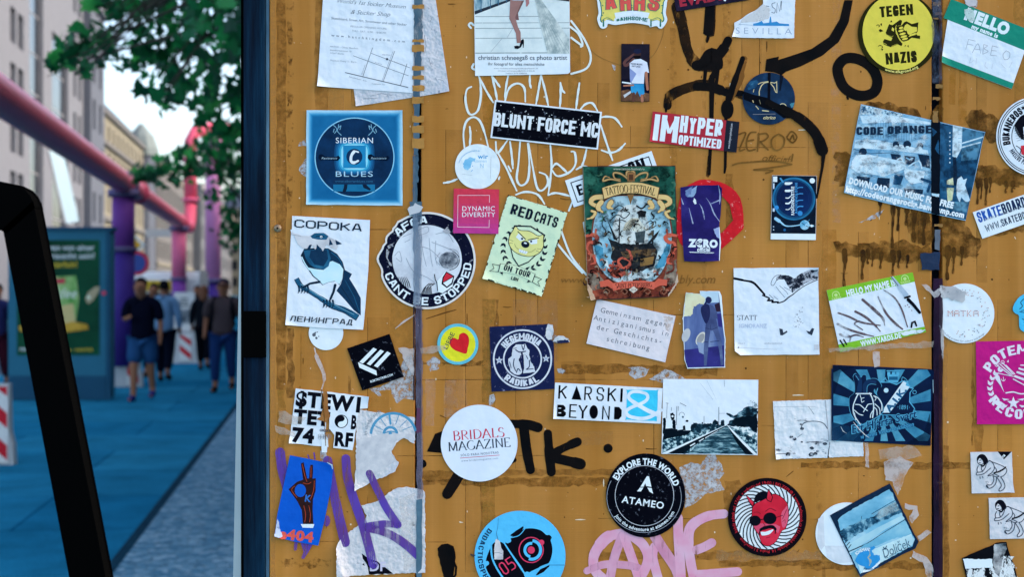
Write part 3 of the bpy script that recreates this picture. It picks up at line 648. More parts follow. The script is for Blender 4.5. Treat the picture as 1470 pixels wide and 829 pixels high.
# ------------------------------------------------------------------ warning barriers, info board, van, road signs
CONC = mat('b7c3cc', .8, .1, .2, 3); RED = mat('c02838', .5, .06, .1, 3)
def barrier(px0, px1, pytop, pybase, label, stripes):
    d = 1.65 * FPX / (pybase - 414.5); a, c = WP(px0, pytop, d), WP(px1, pybase, d); w = c.x - a.x; h = a.z
    r = empty('warning_barrier', ((a.x + c.x) / 2, a.y, 0), label, 'barrier', 'striped barriers along the pavement')
    b = MB(); prof = [(-w / 2 - .03, 0), (w / 2 + .03, 0), (w / 2 + .02, h * .25), (w / 2 - .01, h * .4), (w / 2 - .02, h), (-w / 2 + .02, h), (-w / 2 + .01, h * .4), (-w / 2 - .02, h * .25)]
    n = len(prof); dp = .1; b.add([(x, 0, z) for x, z in prof] + [(x, dp, z) for x, z in prof], [tuple(range(n)), tuple(range(n, 2 * n))[::-1]] + [(i, (i + 1) % n, n + (i + 1) % n, n + i) for i in range(n)], CONC)
    b.build('block', r)
    for x0, x1, z0, z1 in stripes:
        b = MB(); W2 = x1 - x0; b.add([((x0 - .5) * w, -.012, z0 * h), ((x1 - .5) * w, -.012, z0 * h), ((x1 - .5) * w, -.012, z1 * h), ((x0 - .5) * w, -.012, z1 * h)], [(0, 1, 2, 3)], mat('d5dde4', .5))
        o = b.build('sign_panel', r)
        b = MB(); Hh = (z1 - z0) * h
        k = -1
        zz = z0 * h + .02
        while zz < z1 * h - .02:
            q = [((x0 - .5) * w + .01, -.016, min(z1 * h, zz + W2 * w * .75)), ((x1 - .5) * w - .01, -.016, zz), ((x1 - .5) * w - .01, -.016, min(z1 * h, zz + .14)), ((x0 - .5) * w + .01, -.016, min(z1 * h, zz + .14 + W2 * w * .75))]
            b.add(q, [(0, 1, 2, 3)], RED); zz += .3
        b.build('stripe', o)
    return r
barrier(160, 202, 494, 556, 'concrete barrier with red stripes under the purple pipe post, behind the man in shorts', [(.52, .95, .05, .97)])
barrier(240, 282, 477, 522, 'pale barrier with a red striped panel standing below the white notice board', [(.42, .84, .08, .95)])
barrier(-62, 15, 552, 668, 'nearest barrier with red striped end, by the advertising case', [(.7, .97, .03, .97)])
d = 1.65 * FPX / (522 - 414.5); a = WP(246, 420, d - .1); c = WP(276, 476, d - .1)
r = empty('notice_board', ((a.x + c.x) / 2, a.y + .25, c.z), 'white notice board with a dark picture, upright on the pale barrier', 'notice board')
w, h = c.x - a.x, a.z - c.z; b = MB().box((0, 0, h / 2), (w, .04, h), mat('cfdbe4', .5)); b.build('panel', r)
b = MB().box((0, -.03, h * .38), (w * .6, .012, h * .36), mott(((.35, '2a3a48'), (.6, '8a9aa8')), 9, 4)); b.build('picture', r)
for k in range(3): MB().box((0, -.03, h * (.66 + .09 * k)), (w * (.5 - .08 * k), .012, h * .035), mat('52606c', .5)).build('lettering', r)
# white van
vd = 38; a = WP(210, 393, vd); vr = empty('white_van', WP(232, 414, vd) * 1, 'white delivery van with a yellow sign panel, parked beyond the second pipe post', 'van'); vr.location.z = 0
vw = 2.0; vh = 2.1; b = MB(); VW = mat('c6d6e0', .3, .04, 0, 2)
prof = [(0, .35), (0, 1.9), (.12, vh), (3.6, vh), (4.3, 1.25), (5.1, 1.05), (5.2, .35)]; n = len(prof)
b.add([(-vw / 2, y, z) for y, z in prof] + [(vw / 2, y, z) for y, z in prof], [tuple(range(n)), tuple(range(n, 2 * n))[::-1]] + [(i, (i + 1) % n, n + (i + 1) % n, n + i) for i in range(n)], VW)
b.build('body', vr, bevel=.05); MB().box((0, -.01, 1.72), (.9, .02, .28), mat('d8b83a', .5)).build('sign_panel', vr); MB().box((-.02, -.006, 1.3), (1.6, .014, .46), GLASS).build('rear_window', vr)
for sx in (-1, 1):
    MB().box((sx * .88, -.012, .95), (.14, .03, .3), RED).build('tail_light', vr)
    for y in (.95, 4.2): MB().tube([(sx * .98, y, .33), (sx * .76, y, .33)], .33, mat('15181c', .7), 16).build('wheel', vr)
vr.rotation_euler = (0, 0, R(8.7))
# road signs on one pole
sd = 30; sp = WP(191, 414, sd); sr = empty('sign_pole', (sp.x, sp.y, 0), 'grey pole with a yellow diamond sign over a round red ringed sign', 'road sign')
MB().tube([(0, 0, 0), (0, 0, 2.9)], .035, FRM, 8).build('pole', sr)
z = WP(0, 352, sd).z; q = .27
b = MB().box((0, -.05, z), (q * 1.42, .02, q * 1.42), mat('dfe4e6', .4), Matrix.Rotation(R(45), 3, 'Y')); o = b.build('diamond_sign', sr); MB().box((0, -.064, z), (q * 1.0, .012, q * 1.0), mat('e0a52a', .4), Matrix.Rotation(R(45), 3, 'Y')).build('yellow_field', o)
z = WP(0, 378, sd).z; b = MB().tube([(0.1, -.05, z), (0.1, -.07, z)], .26, mat('b83048', .4), 24); o = b.build('round_sign', sr); MB().tube([(0.1, -.071, z), (0.1, -.08, z)], .19, mat('38509a', .4), 24).build('blue_field', o)
sp = WP(228, 414, 60); sr = empty('street_name_sign', (sp.x, sp.y, 0), 'pale street name plate on a thin pole under the pink pipe', 'street sign')
z = WP(0, 335, 60).z; MB().box((0, 0, z), (1.1, .03, .32), mat('a9b4bc', .5)).build('name_plate', sr); MB().tube([(-.5, .03, 0), (-.5, .03, z + .3)], .04, FRM, 8).build('pole', sr)

# ------------------------------------------------------------------ people
SKIN = mat('8a6450', .6, .06, .05, 8); SKIN_L = mat('9c7664', .55, .06, .05, 8); HAIR = mat('15161c', .6)
def skin_obj(name, chains, mt, parent, sub_=1):
    """one continuous surface grown round a skeleton: chains of (point, radius), welded where the points coincide"""
    bm = bmesh.new(); lay = bm.verts.layers.skin.verify(); seen = {}
    for ch in chains:
        prev = None
        for p, r in ch:
            k = tuple(round(x, 4) for x in p)
            if k not in seen:
                v = bm.verts.new(p); rr = r if isinstance(r, tuple) else (r, r); v[lay].radius = rr; seen[k] = v
                if len(seen) == 1: v[lay].use_root = True
            v = seen[k]
            if prev is not None and prev is not v and bm.edges.get((prev, v)) is None: bm.edges.new((prev, v))
            prev = v
    me = bpy.data.meshes.new(name); bm.to_mesh(me); bm.free(); me.materials.append(mt)
    o = bpy.data.objects.new(name, me); COL.objects.link(o); o.parent = parent
    m = o.modifiers.new('skin', 'SKIN'); m.use_smooth_shade = True
    s_ = o.modifiers.new('smooth', 'SUBSURF'); s_.levels = s_.render_levels = sub_
    return o
def person(px, pybase, H, label, top, bottom, shoe, hair=HAIR, skin=SKIN, face=-1, long_legs=True, sleeves=.5, lstep=.18, lean=0, armL='down', armR='down', cap=None, pack=None, head_down=0, hairlong=False, wide=1.0, paper=False):
    """a walking figure; face -1 looks towards the camera, 1 away"""
    d = 1.65 * FPX / (pybase - 414.5); g = WP(px, pybase, d); r = empty('person', (g.x, g.y, 0), label, 'person', 'people walking on the pavement')
    S = H / 1.75; V = lambda x, y, z: (x * S * wide, y * face * S, z * S)    # y forward in the direction faced
    hip, chest, neck = V(0, 0, .95), V(0, .01, 1.28), V(0, lean * .5, 1.47)
    hd = V(0, .03 + head_down * .05 + lean, 1.62)
    def leg(sx, y, lift=0):
        return [(hip, .13 * S), (V(sx * .09, 0, .88), .098 * S), (V(sx * .1, y * .45 + .03, .5), .068 * S), (V(sx * .1, y * .9 - .02, .12 + lift), .043 * S), (V(sx * .105, y * .9, .06 + lift), .043 * S), (V(sx * .115, y * .9 + .15, .035 + lift * .6), .036 * S)]
    legs = [leg(-1, lstep), leg(1, -lstep, .05)]
    def arm(sx, how):
        sh = (V(sx * .19, .0, 1.42), .06 * S)
        if how == 'phone': e, h = V(sx * .25, .02, 1.16), V(sx * .12, .26, 1.2)
        elif how == 'swing': e, h = V(sx * .25, -.06, 1.14), V(sx * .25, .06, .9)
        else: e, h = V(sx * .25, -.02, 1.13), V(sx * .26, .05, .88)
        hv = Vector(h); dv = (hv - Vector(e)).normalized() * .09 * S
        return [(chest, (.165 * S, .115 * S)), (V(sx * .1, 0, 1.41), .08 * S), sh, (e, .042 * S), (h, .03 * S), (tuple(hv + dv * .5), (.035 * S, .022 * S)), (tuple(hv + dv), .018 * S)]
    AL, AR = arm(-1, armL), arm(1, armR)
    torso = [(hip, .14 * S), (V(0, .0, 1.1), (.14 * S, .1 * S)), (chest, (.165 * S, .115 * S)), (V(0, 0, 1.42), (.1 * S, .075 * S)), (neck, .06 * S), (V(0, .02 + head_down * .03 + lean, 1.55), (.082 * S, .095 * S)), (hd, (.096 * S, .112 * S)), (V(0, .02 + head_down * .06 + lean, 1.72), (.075 * S, .088 * S))]
    body_ = skin_obj('body', [torso] + legs + [AL, AR], skin, r, 2)
    # face: nose and ears grow out of small shapes, eyes are dark
    f = MB(); hv = Vector(hd); fy = face
    f.ball(hv + Vector((0, fy * .1 * S, -.01 * S)), .02 * S, skin, 8, 6, (.8, 1, 1.3)); [f.ball(hv + Vector((sx * .085 * S * wide, 0, 0)), .025 * S, skin, 8, 6, (.5, .8, 1.2)) for sx in (-1, 1)]
    f.build('nose_and_ears', r, smooth=True)
    f = MB(); [f.ball(hv + Vector((sx * .032 * S, fy * .088 * S, .018 * S)), .011 * S, HAIR, 8, 6) for sx in (-1, 1)]; f.build('eyes', r, smooth=True)
    f = MB(); f.ball(hv + Vector((0, fy * .088 * S, -.05 * S)), .022 * S, mat('7c4a48', .5), 8, 6, (1, .5, .3)); f.build('mouth', r, smooth=True)
    # hair or cap
    b = MB(); hc = Vector(V(0, -.012 + head_down * .05 + lean, 1.675)); b.ball(hc, .1 * S, cap or hair, 14, 10, (.92, 1.02, .95))
    if hairlong: b.ball(hc + Vector((0, -fy * .05 * S, -.13 * S)), .1 * S, hair, 12, 8, (.95, .6, 1.5))
    if cap: b.ball(hc + Vector((0, fy * .12 * S, -.01 * S)), .085 * S, cap, 12, 8, (.95, 1, .16))
    b.build('cap' if cap else 'hair', r, smooth=True)
    # clothes: a little larger than the body
    G = .018 * S
    def cut(A, fr):
        a, e, h = Vector(A[2][0]), Vector(A[3][0]), Vector(A[4][0]); out = [A[0], A[1], (A[2][0], A[2][1] + G)]
        if fr <= .5: out.append((tuple(a.lerp(e, fr * 2)), .078 * S))
        else: out += [(A[3][0], .066 * S), (tuple(e.lerp(h, fr * 2 - 1)), .052 * S)]
        out[0] = (chest, (.2 * S, .145 * S)); out[1] = (A[1][0], .115 * S); out[2] = (A[2][0], .092 * S); return out
    tch = [(V(0, 0, .82), (.185 * S, .15 * S)), (V(0, 0, 1.0), (.185 * S, .148 * S)), (V(0, 0, 1.14), (.18 * S, .142 * S)), (chest, (.2 * S, .145 * S)), (V(0, 0, 1.43), (.135 * S, .11 * S)), (V(0, .01, 1.49), (.075 * S, .07 * S))]
    skin_obj('shirt', [tch, cut(AL, sleeves), cut(AR, sleeves)], top, r, 2)
    kf = .118 if long_legs else .62
    def trou(L):
        out = [(V(0, 0, 1.0), (.175 * S, .14 * S)), (L[1][0], .132 * S)]
        k = Vector(L[2][0]); a = Vector(L[3][0])
        if long_legs: out += [(L[2][0], .09 * S), (tuple(k.lerp(a, .9)), .074 * S)]
        else: out += [(tuple(Vector(L[1][0]).lerp(k, .5)), .125 * S), (tuple(Vector(L[1][0]).lerp(k, .98)), .118 * S)]
        return out
    skin_obj('trousers' if long_legs else 'shorts', [trou(legs[0]), trou(legs[1])], bottom, r, 2)
    for L in legs:
        a, t = Vector(L[4][0]), Vector(L[5][0]); skin_obj('shoe', [[(tuple(a - (t - a) * .35 + Vector((0, 0, -.012))), .05 * S), (tuple(a + Vector((0, 0, -.01))), .055 * S), (tuple(t), .045 * S)]], shoe, r, 1)
    if pack:
        b = MB(); b.ball(V(0, -.19, 1.22), .2 * S, pack, 14, 10, (.85, .55, 1.2)); o = b.build('backpack', None, smooth=True); o.parent = r
        b = MB()
        for sx in (-1, 1): b.tube([V(sx * .12, -.1, 1.46), V(sx * .125, .06, 1.47), V(sx * .13, .15, 1.3), V(sx * .16, .02, 1.02)], .022 * S, pack, 6)
        o2 = b.build('strap', o)
    return r
person(205, 576, 1.80, 'man in a navy T-shirt, denim shorts and blue shoes looking down as he walks', mat('0a0e20', .9), mat('1e4878', .9), mat('1c2c78', .8), long_legs=False, armL='phone', head_down=1.0, lean=.05, lstep=.16)
person(236, 549, 1.78, 'man in a pale blue shirt and dark trousers seen from behind', mat('6a98c4', .9), mat('0a1224', .9), mat('101218', .7), face=1, sleeves=.9)
person(221, 541, 1.74, 'dark haired person in dark clothes close behind the man in shorts', mat('10182a', .9), mat('0c1220', .9), mat('101218', .7), sleeves=.9)
person(321, 563, 1.80, 'man in a grey brown T-shirt, cap, backpack and jeans beside the board', mat('453e44', .9), mat('163468', .9), mat('121620', .7), cap=mat('1c2036', .8), pack=mat('14161f', .8), armL='swing', wide=1.12, lstep=.1)
person(293, 532, 1.70, 'long haired woman in dark clothes walking away', mat('10161f', .9), mat('0a0e18', .9), mat('101218', .7), face=1, hairlong=True, sleeves=.9, hair=mat('6a4a3a', .6))
person(-4, 560, 1.72, 'person in a dark blue jacket half hidden by the black frame', mat('1c2350', .8), mat('3a1424', .8), mat('101218', .7), sleeves=.95)
person(283, 505, 1.72, 'small far pedestrian in black near the lavender pipe', mat('1a2028', .8), mat('12161e', .8), mat('101218', .7), sleeves=.95)

# ------------------------------------------------------------------ street trees: limbs, and leaves in loose sprays
def leafy(c):
    m, t, b = nodes('leaf'); a = alb(c); b.inputs['Base Color'].default_value = (*a, 1); b.inputs['Roughness'].default_value = .45; b.inputs['Specular IOR Level'].default_value = .25
    tr = t.nodes.new('ShaderNodeBsdfTranslucent'); tr.inputs[0].default_value = (min(.8, a[0] * 2.2), min(.8, a[1] * 2), a[2] * 1.2, 1); mx = t.nodes.new('ShaderNodeMixShader'); mx.inputs[0].default_value = .4
    t.links.new(b.outputs[0], mx.inputs[1]); t.links.new(tr.outputs[0], mx.inputs[2]); t.links.new(mx.outputs[0], t.nodes['Material Output'].inputs[0]); return m
LEAFM = [leafy(c) for c in ('10553a', '186a44', '21804e', '0b4432', '389658')]
BARK = mat('4a4a48', .9, .2, .4, 20)
OUT = [(0, 0), (.1, .12), (.5, .02), (.34, .3), (.52, .52), (.26, .55), (.22, .72), (0, 1), (-.22, .72), (-.26, .55), (-.52, .52), (-.34, .3), (-.5, .02), (-.1, .12)]
def tree(base, top_z, clusters, leaf, label, seed):
    rnd = random.Random(seed); base = Vector(base); r = empty('street_tree', base, label, 'tree', 'street trees along the pavement')
    b = MB(); th = base + Vector((.1, .1, top_z)); b.tube([base - Vector((0, 0, .1)), base + Vector((0, 0, .4)), base.lerp(th, .5) + Vector((.06, 0, 0)), th], [.2, .16, .13, .08], BARK, 12)
    for c, rad, n in clusters:
        c = Vector(c); st = base.lerp(th, rnd.uniform(.55, .95)); mid = st.lerp(c, .55) + Vector((0, 0, .25)); b.tube([st, mid, c], [.04, .018, .005], BARK, 6)
        for k in range(3):
            e = c + Vector((rnd.gauss(0, 1), rnd.gauss(0, 1), rnd.gauss(0, .7))).normalized() * rad * .8; b.tube([mid.lerp(c, .6), mid.lerp(e, .6) + Vector((0, 0, .05)), e], [.008, .006, .003], BARK, 5)
    o = b.build('trunk', r, base, True); o.location = (0, 0, 0)
    v = []; f = []; mi = []
    for c, rad, n in clusters:
        for k in range(int(n * .8)):
            q = Vector((rnd.gauss(0, 1), rnd.gauss(0, 1), rnd.gauss(0, .8))); q = q.normalized() * rad * rnd.random() ** .5; p = Vector(c) + q
            s_ = leaf * rnd.uniform(.65, 1.2)
            M_ = Matrix.Rotation(rnd.uniform(0, 6.28), 3, 'Z') @ Matrix.Rotation(R(rnd.gauss(115, 28)), 3, 'X') @ Matrix.Rotation(rnd.gauss(0, .5), 3, 'Y')
            o_ = len(v); bend = rnd.uniform(.05, .3)
            v += [tuple(p - base + M_ @ Vector((x * s_, y * s_, bend * abs(x) * s_))) for x, y in OUT]
            f.append(tuple(range(o_, o_ + 8))); f.append((o_, *range(o_ + 7, o_ + 14))); mm = rnd.choice((0, 0, 1, 1, 2, 3, 3, 4)); mi += [mm, mm]
    me = bpy.data.meshes.new('crown'); me.from_pydata(v, [], f); [me.materials.append(m_) for m_ in LEAFM]; me.polygons.foreach_set('material_index', mi); me.update()
    o = bpy.data.objects.new('crown', me); COL.objects.link(o); o.parent = r; return r
def cl(px, py, d, rad, n): return (tuple(WP(px, py, d)), rad, n)
T1 = [cl(88, 95, 10.5, .16, 22), cl(106, 78, 10.6, .15, 18), cl(127, 62, 10.6, .14, 14), cl(140, 88, 10.8, .12, 10), cl(118, 104, 10.4, .1, 8)]
rnd = random.Random(5)
for px, py, rad, n in ((172, 66, .24, 36), (215, 12, .34, 60), (250, 66, .32, 62), (205, 92, .18, 24), (240, 110, .2, 28), (290, 14, .42, 86), (322, 62, .34, 70), (296, 122, .3, 56), (252, 138, .2, 26), (332, 150, .26, 44), (295, 172, .16, 18), (225, 146, .12, 12), (185, 20, .14, 14),
                       (180, -30, .3, 50), (240, -50, .4, 80), (320, -60, .5, 110), (150, 8, .14, 12), (345, 20, .36, 70), (380, 100, .5, 90), (400, -30, .6, 100), (335, 195, .16, 14)):
    T1.append(cl(px, py, rnd.uniform(10, 12.4), rad, n))
for k in range(46):                                 # the rest of the crown, above and behind the board
    a, z = rnd.uniform(0, 6.28), rnd.uniform(4.0, 7.6); rr = rnd.uniform(.4, 1) * 2.6 * (1 - abs(z - 5.2) / 4.2)
    T1.append(((-.9 + rr * math.cos(a), 9.6 + rr * math.sin(a), z), rnd.uniform(.35, .55), 46))
tree((-1.1, 9.4, 0), 5.6, T1, .135, 'broad leaved tree whose near branches hang over the pink pipe', 3)
T2 = [cl(*a) for a in ((300, 225, 24, .45, 90), (270, 240, 23.4, .35, 60), (235, 250, 23, .34, 60), (205, 255, 22.6, .22, 34), (325, 250, 24, .4, 70), (325, 285, 25, .4, 60), (335, 330, 25, .35, 50), (345, 210, 24, .5, 80), (372, 250, 25, .8, 140), (400, 180, 25, .9, 150), (262, 222, 24, .2, 20), (316, 215, 26, .4, 60), (350, 350, 25, .4, 50))]
tree((*WP(385, 414, 25)[:2], 0), 4.6, T2, .16, 'smaller tree farther along, its sprays around the pink riser pipe', 8)
T3 = [cl(*a) for a in ((208, 182, 62, .9, 120), (214, 200, 62, .7, 70), (200, 196, 62, .6, 60))]
# ------------------------------------------------------------------ black frame, post and sticker wall
BLACKM = mat('000001', .6, .05, .05, 8, spec=0)
FD = 2.75
fr = empty('display_frame', (WP(-90, 414, FD).x, FD - CAM_D, 0), 'black steel frame with a rounded corner and sloping leg, standing before the advertising case', 'frame')
def fo(mb, n): o = mb.build(n, fr, fr.location, bevel=.006); o.location = (0, 0, 0); return o
def leg_poly(side):
    q = [(4, 322), (46, 300), (150, 845), (106, 845)]
    zb = 1620
    q = [(9, 330), (45, 297), (45 + (zb - 297) * .1917, zb), (9 + (zb - 330) * .19, zb)]
    if side < 0: q = [(-180 - x, y) for x, y in q]
    w = [WP(x, y, FD) for x, y in q]; t = Vector((0, .05, 0)); return MB().add(w + [v + t for v in w], [(0, 1, 2, 3), (7, 6, 5, 4), (0, 1, 5, 4), (1, 2, 6, 5), (2, 3, 7, 6), (3, 0, 4, 7)], BLACKM)
fo(leg_poly(1), 'leg'); fo(leg_poly(-1), 'leg')
w = [WP(x, y, FD) for x, y in [(-182, 268), (-2, 264.5), (20, 269), (32, 275), (40, 284), (45.2, 297.5), (9, 330), (-3, 324), (-182, 328), (-225, 297), (-218, 280)]]; n = len(w); t = Vector((0, .05, 0))
fo(MB().add(w + [v + t for v in w], [tuple(range(n)), tuple(range(n, 2 * n))[::-1]] + [(i, (i + 1) % n, n + (i + 1) % n, n + i) for i in range(n)], BLACKM), 'crossbar')
b = MB()
for x in (295, -475): c = WP(x, 414, FD); b.box((c.x, c.y + .02, .02), (.06, .7, .04), BLACKM)
fo(b, 'foot_bar')

def wood():
    m, t, b = nodes('stained_wood')
    f = noise(t, 60, 8, (1, 1, .05), .7); k = noise(t, 9, 5, (1, 1, .35), .6)
    c1 = ramp(t, f, [(.3, alb('000712')), (.48, alb('021a30')), (.62, alb('0a2c46')), (.8, alb('2c5a78'))]); c2 = ramp(t, k, [(.35, (.5,) * 3), (.6, (1.1,) * 3)])
    mx = t.nodes.new('ShaderNodeMix'); mx.data_type = 'RGBA'; mx.blend_type = 'MULTIPLY'; mx.inputs[0].default_value = 1
    t.links.new(c1, mx.inputs[6]); t.links.new(c2, mx.inputs[7]); t.links.new(mx.outputs[2], b.inputs['Base Color'])
    b.inputs['Roughness'].default_value = .7; b.inputs['Specular IOR Level'].default_value = .06; bump(t, b, f, .9, .003); return m
WOOD = wood(); EDGEW = mott(((.35, '23435c'), (.6, '5b7f98')), 50, 6, (1, 1, .08), rough=.6)
def PB(px, py, y=0): return Vector(((px - 735) * PXM, y, 1.65 - (py - 414.5) * PXM))
def pbox(x0, y0, x1, y1, ya, yb, mt, mb=None):
    a, c = PB(x0, y0), PB(x1, y1); return (mb or MB()).box(((a.x + c.x) / 2, (ya + yb) / 2, (a.z + c.z) / 2), (abs(c.x - a.x), abs(yb - ya), abs(a.z - c.z)), mt)
po = empty('timber_post', PB(366, 2064.5, .03), 'dark blue stained timber post with a black strap along the edge of the sticker wall', 'post')
def pk(mb, n, bev=.002): o = mb.build(n, po, po.location, bevel=bev); o.location = (0, 0, 0); return o
pk(pbox(350, -380, 381, 2064.5, -.002, .07, WOOD), 'post_body'); pk(pbox(344.5, -380, 349.8, 2064.5, .006, .06, BLACKM), 'edge_strip'); pk(pbox(381.3, -380, 386.4, 2064.5, .001, .05, EDGEW), 'side_batten', .001)
pk(pbox(348.5, 447, 383, 513.5, -.008, -.0025, BLACKM), 'strap', .001)
pl = MB(); q = [(340.5, -380), (346, -380), (346, 2064), (294, 2064)]; w = [PB(x, y, .09) for x, y in q]; t = Vector((0, .02, 0))
pl.add(w + [v + t for v in w], [(0, 1, 2, 3), (7, 6, 5, 4), (0, 1, 5, 4), (1, 2, 6, 5), (2, 3, 7, 6), (3, 0, 4, 7)], mott(((.35, 'c4d6e0'), (.65, 'd6e4ec')), 4, 4, rough=.6))
tag(pl.build('leaning_plank'), 'pale grey plank leaning behind the dark timber post', 'plank')

def tape_brown():
    m, t, b = nodes('parcel_tape')
    lane = noise(t, 1, 3, (22, 1, .9), .5); lane2 = noise(t, 1, 4, (2.2, 1, 9), .5); cloud = noise(t, 5, 5); fine = noise(t, 1, 5, (9, 1, 420), .6); fine2 = noise(t, 1, 4, (420, 1, 8), .6)
    c0 = ramp(t, lane, [(.3, alb('9e6c2c')), (.45, alb('a67434')), (.55, alb('ae7b3c')), (.7, alb('a47332'))])
    def mul(c, fac, lo, hi, a=.3, bb=.7):
        mx = t.nodes.new('ShaderNodeMix'); mx.data_type = 'RGBA'; mx.blend_type = 'MULTIPLY'; mx.inputs[0].default_value = 1
        t.links.new(c, mx.inputs[6]); t.links.new(ramp(t, fac, [(a, (lo,) * 3), (bb, (hi,) * 3)]), mx.inputs[7]); return mx.outputs[2]
    c = mul(c0, lane2, .9, 1.06); c = mul(c, cloud, .9, 1.08); c = mul(c, fine, .975, 1.025); c = mul(c, fine2, .98, 1.02)
    for sc, lo, hi, col_ in ((130, .68, .72, 'd9cdbc'), (75, .7, .73, '6e4a20')):
        mx = t.nodes.new('ShaderNodeMix'); mx.data_type = 'RGBA'; t.links.new(ramp(t, noise(t, sc, 5, (1, 1, .8), .6), [(lo, (0, 0, 0)), (hi, (.75,) * 3)]), mx.inputs[0])
        t.links.new(c, mx.inputs[6]); mx.inputs[7].default_value = (*alb(col_), 1); c = mx.outputs[2]
    t.links.new(c, b.inputs['Base Color']); b.inputs['Specular IOR Level'].default_value = .1
    rr = t.nodes.new('ShaderNodeMapRange'); t.links.new(cloud, rr.inputs[0]); rr.inputs[3].default_value = .35; rr.inputs[4].default_value = .6; t.links.new(rr.outputs[0], b.inputs['Roughness'])
    ad = t.nodes.new('ShaderNodeMath'); t.links.new(fine, ad.inputs[0]); t.links.new(lane, ad.inputs[1]); bump(t, b, ad.outputs[0], .25, .001); return m
TAPE = tape_brown()
wall = empty('sticker_wall', PB(1140, 1990, .01), 'wall of boards covered with brown parcel tape, paint tags and worn seams', 'board')
def wk(mb, n, bev=0): o = mb.build(n, wall, wall.location, bevel=bev); o.location = (0, 0, 0); return o
for x0, x1 in ((387, 595.5), (604.5, 1337.5), (1352.5, 1900)): wk(pbox(x0, -360, x1, 1990, 0, .018, TAPE), 'panel', .0015)
wk(pbox(388, -358, 1898, 1988, .0185, .03, mat('0c1220', .6)), 'backing')
b = MB()
for x in (700, 1345, 1860): pbox(x - 25, -340, x + 25, 2064, .031, .08, WOOD, b)
wk(b, 'rear_post')
def wsheet(lv=-.6): s = Sheet('w', None, None, lv, None, wall); s.dz = 1.6e-6; s.z = .0002 + max(0, lv) * .0009; return s
s = wsheet(); s.z = .00004; s.dz = 6e-7
def strip_patch(x0, y0, x1, y1, c, a=.7, ragx=1.2, st=14, lo=.3, hi=.55, sc=70, c2=None):
    s.poly(rag(rect(x0, y0, x1, y1), ragx, st), film(c, a * .85, lo + .04, hi + .08, sc, None, .5, c2))
s.part('tape_residue')
DK, DK2, OR, OL, PK = '7a5220', '5f3f1a', 'a87424', '94702f', 'c4a082'
for a in ((397, -40, 411, 560, DK, .75), (413, -40, 420, 300, DK2, .8, 2, 8, .45, .55), (389, -40, 396, 829, 'b98c52', .5), (452, -40, 472, 165, DK, .5), (472, -40, 493, 165, 'b48a4e', .5), (412, 472, 422, 572, DK2, .8, 2, 9), (398, 560, 409, 660, OL, .7, 2, 12),
          (693, 100, 712, 200, OR, .6), (692, 430, 711, 829, OL, .7), (816, -20, 834, 215, OL, .45, 1, 30), (560, 300, 590, 560, OL, .35), (711, 430, 716, 520, DK2, .7, 2, 9), (826, 620, 880, 640, 'b48a52', .4), (736, 430, 800, 520, 'b88e68', .35),
          (605, 519, 700, 525, DK2, .85, 2.2, 7, .4, .55), (806, 524, 944, 537, DK, .9, 2, 7), (940, 526, 1030, 540, DK, .7, 3, 8), (600, 676, 700, 690, DK, .7, 3, 8), (680, 686, 880, 698, DK, .85, 2.5, 8), (720, 674, 880, 683, DK2, .5, 2, 8), (600, 690, 690, 696, DK2, .6, 2, 6),
          (845, 792, 1065, 804, DK, .55, 2, 9), (1030, 792, 1180, 806, 'b08a5e', .8, 3, 7), (1032, 806, 1180, 814, DK, .8, 2, 8), (1150, 664, 1337, 673, DK, .9, 2.5, 7), (1353, 664, 1392, 674, DK, .9, 2, 7), (1150, 808, 1337, 818, DK, .8, 3, 8), (400, 803, 475, 815, DK2, .6, 3, 7, .45, .55), (1172, 640, 1180, 800, DK, .35, 2, 10, .45, .6),
          (962, 40, 971, 300, DK, .45, 2, 10, .4, .6), (1038, 0, 1049, 200, DK, .5, 2, 12, .4, .6), (1007, 60, 1014, 520, DK, .35, 2, 14, .4, .6), (1042, 250, 1052, 330, DK, .7, 2, 10), (1194, -10, 1206, 320, PK, .4, 2, 12, .4, .6), (1180, 330, 1200, 640, OR, .45), (1215, 150, 1212, 152, OL, .4), (1362, -10, 1371, 150, OR, .5), (1376, -10, 1388, 180, OR, .5),
          (1395, 480, 1398, 640, DK, .7, 2, 9), (1398, 600, 1410, 660, DK, .5, 2, 9), (1354, 640, 1362, 829, DK, .7, 1.5, 12), (1355, 400, 1360, 640, 'b48a52', .4), (1455, -10, 1475, 150, OL, .5), (690, 590, 692, 829, DK2, .6, 1.5, 20), (610, 545, 624, 612, PK, .6, 2, 9), (638, 545, 656, 600, PK, .65, 2, 9), (656, 545, 672, 600, PK, .35, 2, 12),
          (845, 340, 850, 420, DK, .5, 2, 9), (1010, 430, 1016, 560, DK2, .5, 2.5, 8, .45, .56), (806, 520, 840, 600, DK, .3, 2, 9), (1040, 690, 1062, 745, DK, .6, 3, 9), (1180, 790, 1185, 829, DK, .5), (500, 540, 504, 570, DK2, .6)):
    strip_patch(*a)
rnd = random.Random(29)
for x in (432, 505, 528, 640, 668, 740, 772, 858, 905, 938, 1065, 1090, 1128, 1160, 1232, 1290, 1318, 1402, 1432):   # edges and overlaps of the upright tape strips
    y0 = rnd.uniform(-30, 500); y1 = y0 + rnd.uniform(160, 520); w_ = rnd.uniform(14, 34)
    strip_patch(x, y0, x + w_, y1, rnd.choice(('b58a4c', '8a6228', 'b08344', '946a2e')), rnd.uniform(.15, .32), .8, 40, .25, .6, 30)
    s.line([(x, y0), (x + rnd.uniform(-.6, .6), (y0 + y1) / 2), (x, y1)], [.7, rnd.uniform(.7, 1.5), .6], film('5a3c16', .75, .4, .58, 60, (1, 1, .25)), rnd=False)
